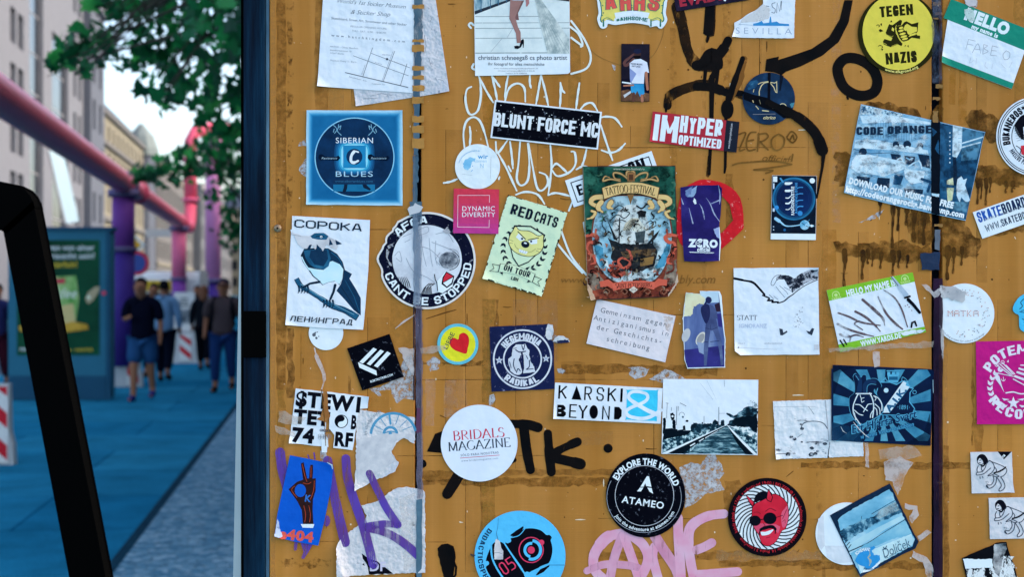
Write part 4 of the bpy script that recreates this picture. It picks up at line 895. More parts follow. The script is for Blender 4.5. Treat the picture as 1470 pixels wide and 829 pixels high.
for y in (212, 330, 452, 546, 612, 655, 745, 778):                # level tape joints
    x0 = rnd.uniform(392, 1100); x1 = x0 + rnd.uniform(120, 420); s.line([(x0, y), ((x0 + x1) / 2, y + rnd.uniform(-1, 1)), (x1, y + rnd.uniform(-1.5, 1.5))], [.7, 1.3, .7], film('5a3c16', .8, .42, .58, 60, (.25, 1, 1)), rnd=False)
rnd = random.Random(11)
s.part('scuff_mark')
for k in range(230):
    x, y = rnd.uniform(390, 1468), rnd.uniform(2, 828); s.disc(x, y, rnd.choice((.5, .6, .8, 1, 1.4)), mat(rnd.choice(('5a3c14', '4a3010', 'd8cbb8', '6a4618', 'cbbba4')), .5), n=6, ry=rnd.uniform(.4, 2)); s.z -= s.dz * .9
for k in range(70):                                  # nicks and scratches in the tape
    x, y = rnd.uniform(392, 1465), rnd.uniform(5, 825); l = rnd.uniform(2, 9); a = rnd.choice((0, 90, rnd.uniform(0, 180)))
    s.line([(x, y), (x + l * math.cos(R(a)), y + l * math.sin(R(a)) + rnd.uniform(-1, 1)), (x + l * 1.8 * math.cos(R(a)), y + l * 1.8 * math.sin(R(a)))], [rnd.uniform(.6, 1.6), rnd.uniform(.8, 2), .5], mat(rnd.choice(('6a4618', '54360f', 'd8cbb8', '6a4618')), .5))
for x, y, r_ in ((655, 506, 2.4), (1010, 448, 2.2), (1012, 470, 2.4), (1012, 505, 2.6), (1008, 430, 1.8), (988, 100, 1.6), (1096, 258, 1.5), (1250, 316, 1.4)): s.disc(x, y, r_, mat('5a3a14', .5), n=9)
s.line([(612, 458), (640, 449), (655, 445)], [1, 2, 1], mat('5a3a14', .5)); s.line([(838, 60), (855, 78), (880, 90), (905, 95), (935, 82), (950, 55), (954, 30)], 1, mat('8a6430', .5), smooth=5)
s.part('paper_scrap')
WP_ = film('bcc4d0', .92, .38, .56, 140, c2='9ea6b2')
for pts in ([(430, 205), (441, 198), (442, 210), (428, 210)], [(430, 240), (441, 226), (441, 255), (430, 248)], [(785, 470), (793, 465), (795, 480), (802, 486), (816, 486), (817, 492), (795, 493), (783, 482)], [(703, 568), (709, 566), (711, 574), (706, 584), (702, 582)], [(800, 530), (806, 529), (812, 533), (808, 537), (801, 536)],
            [(902, 528), (920, 527), (932, 530), (926, 541), (912, 545), (903, 538)], [(932, 545), (944, 538), (955, 530), (967, 534), (985, 545), (988, 548), (950, 550)], [(975, 672), (992, 664), (1006, 668), (1014, 655), (1026, 652), (1036, 668), (1040, 680), (1032, 690), (1040, 704), (1012, 710), (1000, 722), (983, 730), (978, 700)],
            [(560, 545), (574, 530), (582, 512), (592, 508), (594, 575), (580, 572), (570, 580), (562, 566)], [(530, 558), (546, 556), (560, 548), (574, 552), (560, 560), (544, 562), (548, 568), (544, 570)], [(612, 520), (622, 512), (632, 518), (630, 530), (618, 534)], [(1358, 468), (1364, 470), (1362, 490)], [(1385, 4), (1403, 0), (1402, 10), (1393, 14), (1386, 12)], [(878, 92), (884, 94), (883, 102), (880, 99)],
            [(1240, 160), (1242, 170), (1236, 168)], [(460, 648), (466, 646), (471, 660), (466, 668), (461, 660)], [(1232, 320), (1270, 300), (1262, 312)]):
    s.poly(rag(pts, .8, 4), WP_)
s.done_ = s.done()

# paint tags -------------------------------------------------------------
INK, INK2 = film('050509', .99, .2, .36, 75, (1, 1, .35), .6, '100c0c'), film('0a0806', .95, .34, .48, 60, (1, 1, .4), .4, '2c1c0c')
s = wsheet(.25); s.part('paint_tag', 'black marker tag of broad strokes with drips')
s.line([(972, 10), (980, 40), (987, 72), (1000, 92), (1020, 96)], [17, 15, 14, 17, 15], INK2, smooth=8); s.line([(1000, 94), (1020, 90), (1037, 72), (1045, 58)], [15, 22, 15, 12], INK, smooth=8)
s.line([(1018, 96), (1012, 92), (1022, 80), (1030, 92), (1020, 116)], [10, 20, 22, 16, 8], INK, smooth=6)
s.line([(1021, -10), (1019, 40), (1015, 58)], [14, 15, 5], INK2, smooth=8); s.line([(1019, 12), (1017, 40), (1015, 60)], [14, 14, 3], INK, smooth=8)
s.line([(958, 152), (962, 138), (984, 127), (1010, 122), (1030, 128), (1050, 132), (1070, 138)], [12, 15, 14, 16, 14, 12, 12], INK2, smooth=8); s.line([(1000, 124), (1024, 126), (1046, 134), (1064, 134)], [12, 14, 11, 8], INK, smooth=8); s.line([(956, 150), (956, 160)], [5, 3], INK)
s.line([(1068, 85), (1060, 112), (1048, 140)], [10, 15, 12], film('7a5226', .75, .25, .45, 60), smooth=6); s.line([(1066, 84), (1054, 118), (1046, 142)], [7, 9, 10], INK, smooth=6); s.disc(1044, 157, 9, INK, ry=14)
s.line([(1022, 110), (1021, 180), (1018, 250)], [8, 6, 4], INK); s.line([(1013, 98), (1011, 120)], 5, INK); s.line([(1031, 96), (1027, 130)], 5, INK); s.line([(1042, 160), (1041, 240), (1040, 248)], [5, 4, 3], INK)
s.line([(1018, 225), (1016, 252)], [4, 5], INK2)
s.part('paint_tag', 'black marker arrow stroke sweeping over the round blue sticker')
s.poly([(1100, 85), (1118, 81), (1117, 86), (1142, 78), (1165, 70), (1190, 53), (1205, 28), (1212, 0), (1224, 0), (1218, 32), (1204, 60), (1180, 80), (1150, 95), (1128, 103), (1122, 108), (1112, 104), (1098, 102)], INK)
s.part('paint_tag', 'black painted ring'); s.line(catmull([(1203, 95), (1214, 84), (1232, 85), (1250, 96), (1259, 114), (1256, 130), (1244, 137), (1228, 136), (1212, 126), (1204, 110)], 8, True), 15, INK, True)
s.line([(1216, 139), (1217, 142)], 3, INK)
s.part('paint_tag', 'black letters with a dot between the round stickers')
TG = lambda *p: [(590 + x / 4.607, 560 + y / 4.607) for x, y in p]
s.line(TG((230, 380), (165, 375), (190, 320), (230, 300)), [18, 17, 17, 14], INK); s.line(TG((600, 225), (760, 230), (840, 250)), [12, 14, 14], INK, smooth=6); s.line(TG((745, 240), (765, 400), (790, 530)), [14, 14, 13], INK, smooth=6)
s.line(TG((905, 290), (915, 420), (928, 545)), [12, 14, 13], INK, smooth=6); s.line(TG((930, 430), (1010, 385), (1100, 345)), [12, 11, 13], INK, smooth=6); s.line(TG((940, 450), (1030, 470), (1120, 492)), [14, 14, 16], INK, smooth=6)
s.line(TG((330, 540), (290, 610), (240, 690)), [16, 16, 15], INK); s.poly(rag([(590 + x / 4.607, 560 + y / 4.607) for x, y in circ(1303, 388, 30, 18)], .5, 4), INK); s.poly(rag([(590 + x / 4.607, 560 + y / 4.607) for x, y in circ(75, 490, 28, 18)], .5, 4), INK); s.line(TG((660, 480), (685, 465)), 6, INK)
s.part('paint_tag', 'black blob with a small loop'); s.poly(rag([(629, 798), (628, 788), (634, 782), (643, 781), (651, 785), (654, 796), (653, 812), (650, 835), (638, 835), (634, 815)], .6, 5), INK); s.line([(652, 808), (655, 815), (654, 826), (650, 832)], 3, INK)
s.part('paint_tag', 'pink letters half hidden under the round black sticker')
PNK, PNK2 = film('f0b0cc', .94, .16, .42, 60, (2.5, 1, .35), .5, 'd492b4'), film('e6a6c4', .9, .2, .46, 60, (2.5, 1, .35), .5, 'c488aa')
TP = lambda *p: [(840 + x / 4.3235, 640 + y / 4.3235) for x, y in p]
s.line(TP((240, 545), (140, 570), (70, 650), (50, 720), (70, 790), (140, 850)), [14, 17, 15, 14, 14, 14], PNK, smooth=8); s.line(TP((230, 560), (180, 700), (150, 850)), 13, PNK2, smooth=6); s.line(TP((240, 560), (290, 700), (340, 850)), 13, PNK, smooth=6); s.line(TP((10, 780), (120, 740), (260, 745), (330, 760)), [10, 11, 11, 10], PNK2, smooth=6)
s.line(TP((290, 560), (360, 620), (390, 700), (360, 790), (310, 850)), 14, PNK, smooth=8); s.line(TP((430, 630), (420, 700), (460, 850)), 13, PNK, smooth=6); s.line(TP((430, 560), (480, 640), (560, 760), (590, 850)), 15, PNK2, smooth=6); s.line(TP((575, 450), (580, 600), (590, 740), (595, 850)), 14, PNK, smooth=6)
s.line(TP((860, 425), (760, 440), (670, 490), (640, 560), (650, 700), (680, 850)), [13, 14, 15, 15, 14, 14], PNK, smooth=8); s.line(TP((690, 650), (740, 630), (785, 605)), 13, PNK2, smooth=6); s.line(TP((690, 800), (800, 795), (945, 785)), [12, 13, 13], PNK, smooth=6)
s.done()
s = wsheet(.25); s.part('paint_tag', 'white paint marker scribble'); WM = film('f2e8ea', .95, .12, .34, 90)
TW = lambda *p: [(620 + x / 4.146, 100 + y / 4.146) for x, y in p]
for st in (((235, 102), (208, 120), (200, 180), (215, 250), (240, 268), (275, 240), (292, 150), (285, 60), (275, 30)), ((280, 40), (320, 120), (365, 195)), ((355, 30), (375, 110), (388, 180)), ((360, 40), (385, 75), (405, 103)), ((455, 30), (440, 110), (436, 185)), ((436, 185), (460, 110), (510, 82), (550, 110), (556, 190)), ((583, 30), (583, 80), (590, 108)),
           ((650, 30), (635, 120), (620, 205)), ((650, 35), (675, 130), (692, 212)), ((765, 78), (766, 150), (762, 220)), ((765, 80), (775, 120), (790, 138)), ((878, 80), (868, 150), (858, 232)), ((885, 235), (915, 205), (955, 200), (985, 245)), ((1005, 285), (1040, 280), (1090, 290), (1130, 340)), ((1005, 330), (1040, 440), (1075, 540)), ((1010, 480), (1060, 495), (1110, 480), (1150, 440)),
           ((195, 470), (188, 380), (205, 310), (245, 283), (285, 305), (315, 380), (335, 460)), ((225, 340), (230, 390), (225, 455)), ((70, 675), (110, 668), (150, 652)), ((402, 640), (398, 652)), ((380, 430), (385, 490), (400, 490), (450, 420)), ((395, 500), (440, 580), (505, 722)), ((455, 575), (470, 605)), ((465, 430), (475, 510), (482, 588)), ((525, 430), (515, 560), (505, 650), (530, 690), (570, 660), (580, 560), (570, 440)), ((575, 440), (600, 580), (625, 700), (655, 720), (690, 680), (680, 630), (640, 612)),
           ((705, 450), (712, 560), (705, 650), (692, 748)), ((692, 748), (740, 735), (830, 755)), ((712, 590), (740, 560), (780, 590), (810, 620)), ((715, 600), (750, 635), (820, 610), (855, 560), (850, 495), (830, 488)), ((920, 475), (905, 540), (890, 580)), ((860, 595), (900, 575), (940, 590)), ((500, 745), (560, 728), (630, 745), (670, 800)), ((835, 790), (815, 840))):
    s.line(TW(*st), [2.4, 3.3, 2.7, 3.4, 2.2], WM, smooth=5)
for st in (((820, 30), (838, 55), (848, 80), (842, 98), (820, 106)), ((818, 38), (830, 48), (836, 62), (834, 67)), ((820, 54), (836, 66)), ((676, 40), (673, 36), (676, 33), (680, 36)), ((805, 330), (820, 368), (842, 395)), ((800, 350), (818, 372), (836, 392)), ((680, 92), (678, 98), (688, 102)), ((838, 320), (852, 400))): s.line(st, 3, WM, smooth=5)
s.part('paint_tag', 'thin brown pen web address'); BR = mat('7a5524', .5)
s.text('www.', 824, 402, 9, BR, w=38, shear=.2, bold=-.01); s.text('bly.com', 1002, 401, 12, BR, w=52, shear=.25)
s.part('paint_tag', 'brown marker name with an underline'); BM = film('5f421a', .95, .3, .4, 80, c2='7d5c2c')
TZ = lambda *p: [(920 + x / 2.96, 80 + y / 2.96) for x, y in p]
for st in (((415, 335), (445, 330), (418, 400), (440, 398)), ((488, 325), (462, 330), (448, 370), (455, 402), (485, 398)), ((455, 362), (478, 358)), ((500, 330), (495, 405)), ((498, 335), (530, 330), (540, 345), (520, 362), (500, 365)), ((505, 365), (540, 400)), ((580, 335), (556, 355), (558, 390), (580, 402), (604, 385), (608, 350), (585, 333)), ((620, 345), (640, 322), (662, 345), (645, 370), (622, 352)), ((634, 356), (645, 338), (650, 355)), ((390, 465), (430, 455), (560, 448), (640, 462)), ((640, 462), (560, 475), (480, 485)), ((480, 485), (560, 488), (530, 500)), ((645, 420), (640, 448))):
    s.line(TZ(*st), 2.4, BM, smooth=4)
s.text('official', *TZ((575, 437))[0], 9, BM, w=40, ang=3, shear=.3)
s.part('paint_tag', 'brown spray patches with long drips'); SPR = film('2e1c08', .9, .34, .62, 55, None, .5, '6a4818')
for pts in ([(1199, 218), (1214, 216), (1222, 226), (1220, 258), (1204, 268), (1198, 250)], [(1242, 150), (1262, 146), (1318, 158), (1322, 168), (1300, 172), (1250, 160)], [(1336, 160), (1350, 150), (1352, 172), (1338, 176)], [(1386, 168), (1394, 158), (1420, 162), (1434, 172), (1432, 200), (1420, 206), (1412, 190), (1392, 184)],
            [(1396, 240), (1420, 238), (1470, 246), (1480, 270), (1440, 266), (1400, 262)], [(1196, 348), (1240, 350), (1300, 346), (1337, 356), (1337, 374), (1290, 378), (1240, 372), (1200, 362)], [(1300, 310), (1330, 300), (1340, 330), (1336, 352), (1310, 350)], [(1353, 310), (1378, 306), (1392, 330), (1410, 350), (1400, 372), (1354, 366)], [(1420, 320), (1475, 306), (1475, 330), (1430, 340)]): s.poly(rag(pts, 4, 6), SPR)
DR = film('2a1a0a', .92, .25, .5, 70, (1, 1, .5), c2='5a3c14'); rnd = random.Random(21)
for x, y0, y1, w_ in ((1263, 290, 308, 4), (1281, 290, 355, 5), (1289, 288, 330, 5), (1301, 300, 322, 5), (1312, 290, 345, 8), (1326, 300, 350, 6), (1212, 364, 411, 5), (1238, 366, 400, 5), (1246, 364, 378, 4), (1252, 366, 382, 3), (1264, 368, 385, 4), (1282, 366, 394, 5), (1290, 366, 384, 4), (1302, 372, 384, 3), (1403, 262, 292, 4), (1408, 262, 285, 3), (1415, 262, 294, 4), (1421, 260, 276, 3), (1444, 266, 276, 4), (1453, 266, 275, 4), (1360, 360, 400, 6), (1368, 362, 392, 4), (1380, 360, 380, 4)):
    s.line([(x + rnd.uniform(-1, 1), y0 - 4), (x + .8, (y0 * 2 + y1) / 3), (x + rnd.uniform(-1.2, .6), (y0 + y1 * 2) / 3), (x - .4, y1)], [w_ * 1.5, w_ * .8, w_ * .55, w_ * .9], DR, smooth=4)
s.done()
# ------------------------------------------------------------------ stickers and papers, one object each
WH = mat('cfdff0', .5, .04, .3, 30); WH2 = mat('d6e4f2', .45, .03, .2, 25); GW = mat('b9c2d0', .6, .08, .5, 60, .06, '8d96a6'); LT = mat('dbe6f2', .45, .03, .1, 25)
NAVY = mat('0b1330', .45, .12, .2, 50); INKB = mat('0a0c18', .45, .1, .2, 50); INKT = mat('2a3446', .5, .05, 0); BLK_ = mat('050610', .45, .1, .2, 50, .02, '5a6478')
TXT = mat('3a4454', .5, .05, 0); TXTL = mat('7d8998', .5, .05, 0)

# 1 flyer with a little map, and the torn sheet under it
s = Sheet('paper_sheet', 'blank crumpled grey sheet hanging crooked under the white map flyer', 'paper', 0).crop(380, 0, 3.947)
s.base([(412, -180), (930, -262), (1047, 520), (518, 603)], GW); s.part('creases')
for q in (((940, 90), (946, 110), (940, 120)), ((985, 450), (1010, 455), (1018, 470)), ((600, 545), (660, 530), (720, 540)), ((905, 200), (915, 260), (908, 300)), ((930, 330), (945, 380)), ((560, 560), (640, 556))): s.line([*q], 2.5, film('7f8795', .8, .3, .5, 120))
s.curl((1047, 520, 22, 6), (518, 603, 12, 3)); s.done()
s = Sheet('flyer', 'white flyer with script lines, a web address and a small street map', 'flyer', 1).crop(380, 0, 3.947)
s.base([(342, -180), (852, -180), (848, 0), (840, 528), (300, 490)], WH); s.part('lettering')
s.text("World's 1st Sticker Museum", 607, 22, 22, TXT, w=395, ang=5, shear=.4, bold=-.008); s.text('& Sticker Shop', 603, 75, 24, TXT, w=225, ang=4, shear=.4, bold=-.008)
s.text('Skateboard, Street Art, Streetwear and other Sticker', 592, 122, 13, TXT, w=430, ang=5); s.text('REGULAR OPENING HOURS:', 590, 157, 10, TXTL, w=208, ang=4); s.text('THU - SAT: 12:00 - 18:00 PM', 592, 182, 10, TXTL, w=195, ang=4)
s.text('www.hatchkingdom.com', 588, 218, 14, TXT, w=420, ang=5, track=.5)
for t, y, w in (('HATCH - Oliver Baudach', 264, 160), ('Adalbertstrasse 10', 284, 122), ('10247 Berlin', 301, 80), ('Museum Entry 3,- Euro', 342, 150)): s.text(t, 371, y, 9, TXTL, w=w, ang=4, align='l')
s.part('street_map')
for a, b, w in (((503, 317), (815, 430), 2.2), ((605, 303), (823, 385), 2.2), ((458, 412), (812, 496), 4), ((612, 272), (558, 432), 2.4), ((737, 292), (672, 462), 2.4), ((807, 362), (770, 485), 2.4), ((728, 292), (666, 458), 1.2)): s.line([a, b], w, TXT)
s.disc(694, 336, 6.5, INKT, n=14); s.text('HATCH', 690, 312, 8, TXTL, w=46, ang=5); s.text('Adalbertstr', 762, 360, 6, TXTL, w=66, ang=20); s.text('Oranienstr', 560, 395, 6, TXTL, w=60, ang=-71); s.text('Skalitzer Str', 530, 448, 6, TXTL, w=108, ang=14); s.text('Kottbusser Tor', 645, 477, 6, TXTL, w=76, ang=4); s.text('Reichenb', 646, 360, 5, TXTL, w=40, ang=18)
s.curl((300, 490, 16, 4)); s.done()

# 2 blue square with a glowing disc
s = Sheet('sticker', 'square blue sticker with a pale glowing rim and a dark disc round a bright square', 'sticker', 1, 'stickers on the board').crop(380, 140, 4.604)
sq = [(278, 85), (912, 86), (912, 716), (276, 710)]; s.base(rag(sq, 1.5, 60), mat('9ccbe6', .4)); s.part('picture')
for k, c in enumerate(('86c0e0', '64acd6', '4496c8', '2b83b8', '1a72a8', '12659a', '0e5c90', '0c5688')): s.poly(inset(sq, .965 - .018 * k), mat(c, .4, .05, .2, 30) if k < 6 else mott(((.3, '0d5a90'), (.6, '16689e'), (.8, '2a7cb0')), 22, 5, rough=.4))
s.disc(595, 397, 264, mat('7cbfe2', .4), n=72); s.disc(595, 397, 257, mott(((.3, '06203e'), (.6, '0a2f56'), (.8, '12406c')), 40, 5, rough=.4), n=72)
s.poly(rect(455, 575, 730, 622), mat('146a98', .4)); s.line([(540, 560), (535, 600), (528, 618)], 22, mat('051a34', .4)); s.line([(655, 560), (665, 590), (695, 608)], [26, 26, 14], mat('051a34', .4)); s.poly(rect(455, 540, 730, 576), mat('0a2c50', .4))
for k, c in enumerate(('0d4674', '145c90', '1d78ac', '38a0cc', '7fd0ea', 'b5ecf6')): s.poly([(594 + (75 + 58 - 11 * k) * math.copysign(abs(math.cos(t)) ** .5, math.cos(t)) * 1.0, 394 + (75 + 44 - 8.4 * k) * math.copysign(abs(math.sin(t)) ** .5, math.sin(t))) for t in [2 * math.pi * i / 40 for i in range(40)]], mat(c, .4, .03, .1))
for x in (430, 755):
    s.poly([(x - 70, 380), (x - 50, 375), (x - 30, 390), (x + 40, 394), (x + 60, 385), (x + 72, 400), (x + 55, 420), (x - 40, 412), (x - 60, 418), (x - 74, 400)], mat('05162e', .4)); s.text('Resistance', x, 402, 14, mat('8fb4cc', .4), w=104, shear=.3)
s.poly(rect(520, 318, 670, 468), mat('1a7fb4', .4)); s.disc(594, 393, 53, mat('0a2c50', .4)); s.line([(620, 362), (595, 358), (575, 385), (572, 420), (590, 432), (618, 420)], [10, 20, 18, 18, 20, 14], LT, smooth=5)
for x, m in ((485, 1), (710, -1)):
    for q in (((-30, -35), (-10, -15), (0, 10), (22, 32)), ((5, -38), (0, -10), (-22, 20)), ((-24, -8), (-30, 12)), ((8, -20), (20, -30), (14, -5))): s.line([(x + m * a, 218 + b) for a, b in q], 5, mat('6fa6c4', .4), smooth=4)
s.part('lettering'); s.text('SIBERIAN', 595, 285, 36, LT, w=252, track=.08); s.text('BLUES', 592, 507, 35, mat('9cc8e4', .4), w=254, track=.1); s.text('www.siberianblues.com', 592, 555, 14, mat('2b6a94', .4), w=250)
s.curl((276, 710, 14, 2.5), (912, 86, 12, 2)); s.done()

# 3 magpie
s = Sheet('sticker', 'white upright sticker of a magpie on a branch, its head torn off', 'sticker', 2, 'stickers on the board').crop(400, 300, 4.607)
s.base([(92, 47), (606, 75), (595, 400), (562, 800), (300, 790), (48, 768), (70, 420), (85, 155), (80, 140), (90, 135)], WH)
DB, TB, LB, OB = mat('0b3050', .5, .12, .2, 60), mott(((.3, '0f4062'), (.6, '1f5c82'), (.8, '3a7a9c')), 40, 5), mott(((.35, 'a8dcf0'), (.6, 'c4e4f2'), (.8, 'd4ecf6')), 14, 3), mat('0a2238', .5)
s.part('picture')
s.poly([(440, 405), (487, 432), (470, 462), (512, 530), (545, 592), (545, 706), (500, 672), (440, 602), (384, 542), (412, 500)], DB); s.line([(440, 470), (500, 580), (535, 680)], 5, TB); s.line([(418, 520), (470, 600), (525, 690)], 5, OB)
s.poly([(148, 310), (170, 266), (260, 258), (330, 262), (390, 300), (425, 352), (440, 402), (432, 440), (405, 505), (380, 480), (330, 488), (292, 506), (266, 478), (228, 448), (192, 395), (162, 352)], OB)
s.poly([(196, 388), (240, 398), (300, 405), (335, 352), (368, 343), (408, 368), (430, 402), (424, 460), (404, 500), (372, 478), (330, 486), (294, 502), (270, 474), (234, 444)], LB)
s.poly([(166, 275), (330, 266), (347, 330), (332, 380), (302, 402), (242, 392), (208, 368), (182, 330)], TB); s.poly([(215, 275), (320, 272), (330, 330), (300, 380), (240, 370), (205, 320)], DB); s.poly([(332, 268), (390, 302), (422, 356), (434, 402), (405, 366), (350, 342)], DB)
s.line([(352, 290), (400, 330), (425, 380)], 6, TB, smooth=4); s.line([(156, 320), (175, 360), (205, 405)], 7, LB, smooth=4)
s.line([(120, 462), (150, 510), (220, 556), (300, 606), (360, 645), (440, 672), (525, 722)], [34, 30, 28, 34, 36, 40, 44], OB, rnd=False, smooth=5); s.line([(120, 462), (150, 510), (220, 554), (300, 604), (360, 642), (440, 669), (522, 718)], [26, 22, 20, 26, 28, 32, 36], TB, rnd=False, smooth=5)
s.line([(150, 500), (250, 565), (380, 640), (500, 700)], 4, mat('6aa6c4', .5), smooth=5); s.line([(272, 484), (210, 495), (165, 520)], [16, 14, 14], OB); s.line([(376, 505), (365, 550), (345, 596)], [18, 15, 15], OB)
for x, y in ((165, 520), (330, 615)):
    for k in range(4): s.line([(x - 30 + 20 * k, y - 8), (x - 26 + 20 * k, y + 20), (x - 34 + 20 * k, y + 38)], [12, 13, 5], OB, smooth=4); s.line([(x - 28 + 20 * k, y), (x - 26 + 20 * k, y + 22)], 4, TB)
s.poly(rag([(92, 155), (150, 178), (205, 182), (240, 160), (310, 162), (340, 190), (372, 205), (395, 250), (385, 272), (350, 262), (320, 235), (295, 282), (270, 240), (245, 270), (225, 245), (200, 262), (160, 262), (130, 235), (115, 200)], 2, 14), mott(((.35, 'aeb6c2'), (.6, 'c8d0dc'), (.8, 'dae2ec')), 26, 5))
s.poly([(212, 182), (240, 162), (300, 160), (332, 182), (318, 205), (262, 204), (225, 196)], TB); s.line([(250, 184), (280, 178), (305, 186)], 6, OB); s.disc(284, 186, 8, LT, n=12); s.disc(284, 187, 4, OB, n=10)
s.poly([(376, 205), (422, 232), (384, 240)], DB); s.poly([(340, 196), (362, 238), (335, 242)], DB); s.poly([(205, 240), (222, 236), (212, 266), (190, 268)], DB); s.poly([(255, 235), (280, 262), (272, 284), (250, 276)], DB)
s.line([(92, 158), (88, 170), (150, 182)], 2, TXTL); s.part('lettering')
s.text('COPOKA', 330, 112, 52, OB, w=448, ang=4, font='K', th=.2, cell=1.15, gap=.16); s.text('ЛЕНИНГРАД', 285, 738, 36, OB, w=415, ang=3.6, font='K', th=.2, cell=.95, gap=.2, shear=.12)
s.curl((562, 800, 18, 4), (48, 768, 12, 3)); s.done()
s = Sheet('sticker', 'small round white sticker with flecks peeping out below the magpie sticker', 'sticker', .4, 'stickers on the board').crop(380, 460, 4.3625)
s.base(circ(385, 80, 108), WH2); s.part('fleck')
for q in ((310, 92, 12), (325, 112, 8), (318, 80, 6), (340, 102, 4), (330, 75, 4)): s.poly(rag(circ(*q, n=9), 2, 6), mat('555d6a', .5))
s.done()

# 4 round sticker crossed by the seam
s = Sheet('sticker', 'round black rimmed sticker with a scraped pale middle and a red and white shield', 'sticker', .4, 'stickers on the board').crop(535, 290, 5.18)
o = circ(405, 437, 362, 90); o = [(x + (14 * math.sin(i * .9) if 62 < i < 82 else 0) + (22 if 72 < i < 78 else 0), y) for i, (x, y) in enumerate(o)]
s.base(o, mat('d5d5d8', .5)); s.part('ring'); s.poly(inset(o, .957, (405, 437)), mat('0c1028', .4, .15, .3, 60, .03, '8a93a6')); s.part('picture')
s.poly(rag(circ(405, 430, 258, 60), 3, 20), mott(((.3, 'aab4c4'), (.5, 'c6d2e2'), (.75, 'd8e2f0')), 26, 6))
GR = mat('8f9aaa', .5); GD = mott(((.35, '2b3546'), (.55, '76818f'), (.75, 'b5bfca')), 120, 5)
for q in (((165, 400), (200, 370), (215, 445), (175, 420)), ((225, 260), (290, 235)), ((240, 300), (280, 280)), ((330, 215), (405, 185), (412, 225), (345, 250)), ((360, 290), (380, 400), (400, 480)), ((420, 270), (430, 390), (445, 480)), ((470, 290), (465, 400), (480, 470)), ((330, 330), (420, 350), (500, 420)), ((470, 240), (550, 230), (600, 300)), ((440, 300), (520, 330), (590, 360)), ((300, 520), (400, 560), (460, 600)), ((250, 420), (290, 500), (350, 560)), ((500, 380), (470, 430), (500, 470))): s.line(list(q), 4, GR, smooth=5)
s.poly(rag(circ(565, 435, 72, 30, 62), 4, 14), GD); s.line(circ(565, 435, 80, 24, 72, 20, 175), 5, INKB, rnd=False); s.line([(575, 350), (625, 365), (645, 410), (630, 470)], 4, GR, smooth=5)
for k in range(9): s.line([(360 + 10 * k, 690), (385 + 6 * k, 640 - (k % 3) * 6), (420 + 6 * k, 606)], [5, 4, 2], INKB)
for k in range(6): s.line([(190 + 12 * k, 560), (200 + 14 * k, 600), (205 + 15 * k, 640)], [2, 6, 5], INKB)
s.line([(460, 540), (466, 580), (478, 600), (484, 660)], 6, INKB); s.poly([(480, 590), (545, 515), (610, 550), (595, 630), (520, 680), (488, 670)], LT)
s.poly([(548, 518), (608, 552), (594, 612), (552, 642), (512, 612), (520, 562)], INKB); s.poly([(550, 528), (598, 555), (524, 598), (528, 566)], mat('c0283c', .5)); s.poly([(598, 562), (586, 604), (552, 630), (524, 604)], LT)
for q in ([(105, 350), (125, 370), (112, 420), (150, 480), (125, 470), (100, 400)], [(180, 250), (240, 225), (200, 270)], [(520, 215), (560, 185), (580, 230), (550, 240)], [(110, 330), (170, 300), (120, 352)]): s.poly(rag(q, 3, 12), film('a9b2c0', .8, .35, .5, 120))
s.part('lettering'); s.arc('AFCA', 405, 437, 302, -24, 58, LT, span=52, font='K', th=.26, cell=.95, gap=.14); s.arc('CANT BE STOPPED', 405, 437, 303, 172, 60, LT, span=160, bottom=True, font='K', th=.26, cell=.95, gap=.14)
s.done()

# 5 black diamond
s = Sheet('sticker', 'small black sticker tilted on its corner with white slanted bars', 'sticker', 1, 'stickers on the board').crop(380, 460, 4.3625)
s.base([(517, 177), (782, 86), (872, 355), (612, 441)], BLK_); s.part('emblem')
for a in ([(594, 262), (682, 172), (704, 183), (616, 272)], [(640, 274), (726, 184), (748, 195), (662, 284)], [(685, 286), (768, 196), (791, 208), (708, 297)], [(585, 263), (700, 316), (704, 347), (594, 297)]): s.poly(a, LT)
s.part('lettering'); s.text('ELEKTROTRIBE.COM', 733, 363, 13, LT, w=150, ang=-18, bold=.03); s.part('tear'); s.poly(rag([(872, 355), (830, 300), (862, 330), (874, 352)], 2, 8), mat('2c3038', .4)); s.curl((872, 355, 12, 3)); s.done()

# 6 white lettered sticker, torn down the middle
s = Sheet('sticker', 'white sticker with heavy black letters and a yin yang sign, torn down its middle', 'sticker', .6, 'stickers on the board').crop(380, 460, 4.3625)
s.base(rag([(195, 428), (368, 446), (372, 540), (345, 600), (388, 598), (380, 720), (398, 740), (400, 795), (352, 790), (155, 770)], 1.5, 25), WH); s.base(rag([(392, 448), (655, 480), (645, 552), (596, 556), (580, 620), (570, 700), (552, 815), (430, 800), (438, 720), (405, 680), (408, 600), (396, 540)], 1.5, 25), WH)
s.part('lettering'); s.text('$TEW1', 412, 512, 86, INKB, w=430, ang=6, bold=.05); s.text('TET', 300, 612, 80, INKB, w=225, ang=5, bold=.05); s.text('74', 245, 722, 82, INKB, w=142, ang=5, bold=.05); s.text('RF', 498, 748, 80, INKB, w=118, ang=5, bold=.05); s.text('GREAT', 380, 692, 14, TXT, w=70, ang=5, bold=.03); s.text('B', 560, 640, 78, INKB, w=36, ang=5, bold=.05)
s.part('yin_yang'); s.disc(481, 634, 42, INKB); s.disc(481, 634, 37, LT); s.poly(circ(481, 634, 37, 24, a0=-170, a1=10) + circ(484, 616, 18, 12, a0=10, a1=190) + circ(478, 653, 18, 12, a0=10, a1=-170), INKB); s.disc(484, 616, 7, INKB, n=12); s.disc(478, 652, 7, LT, n=12)
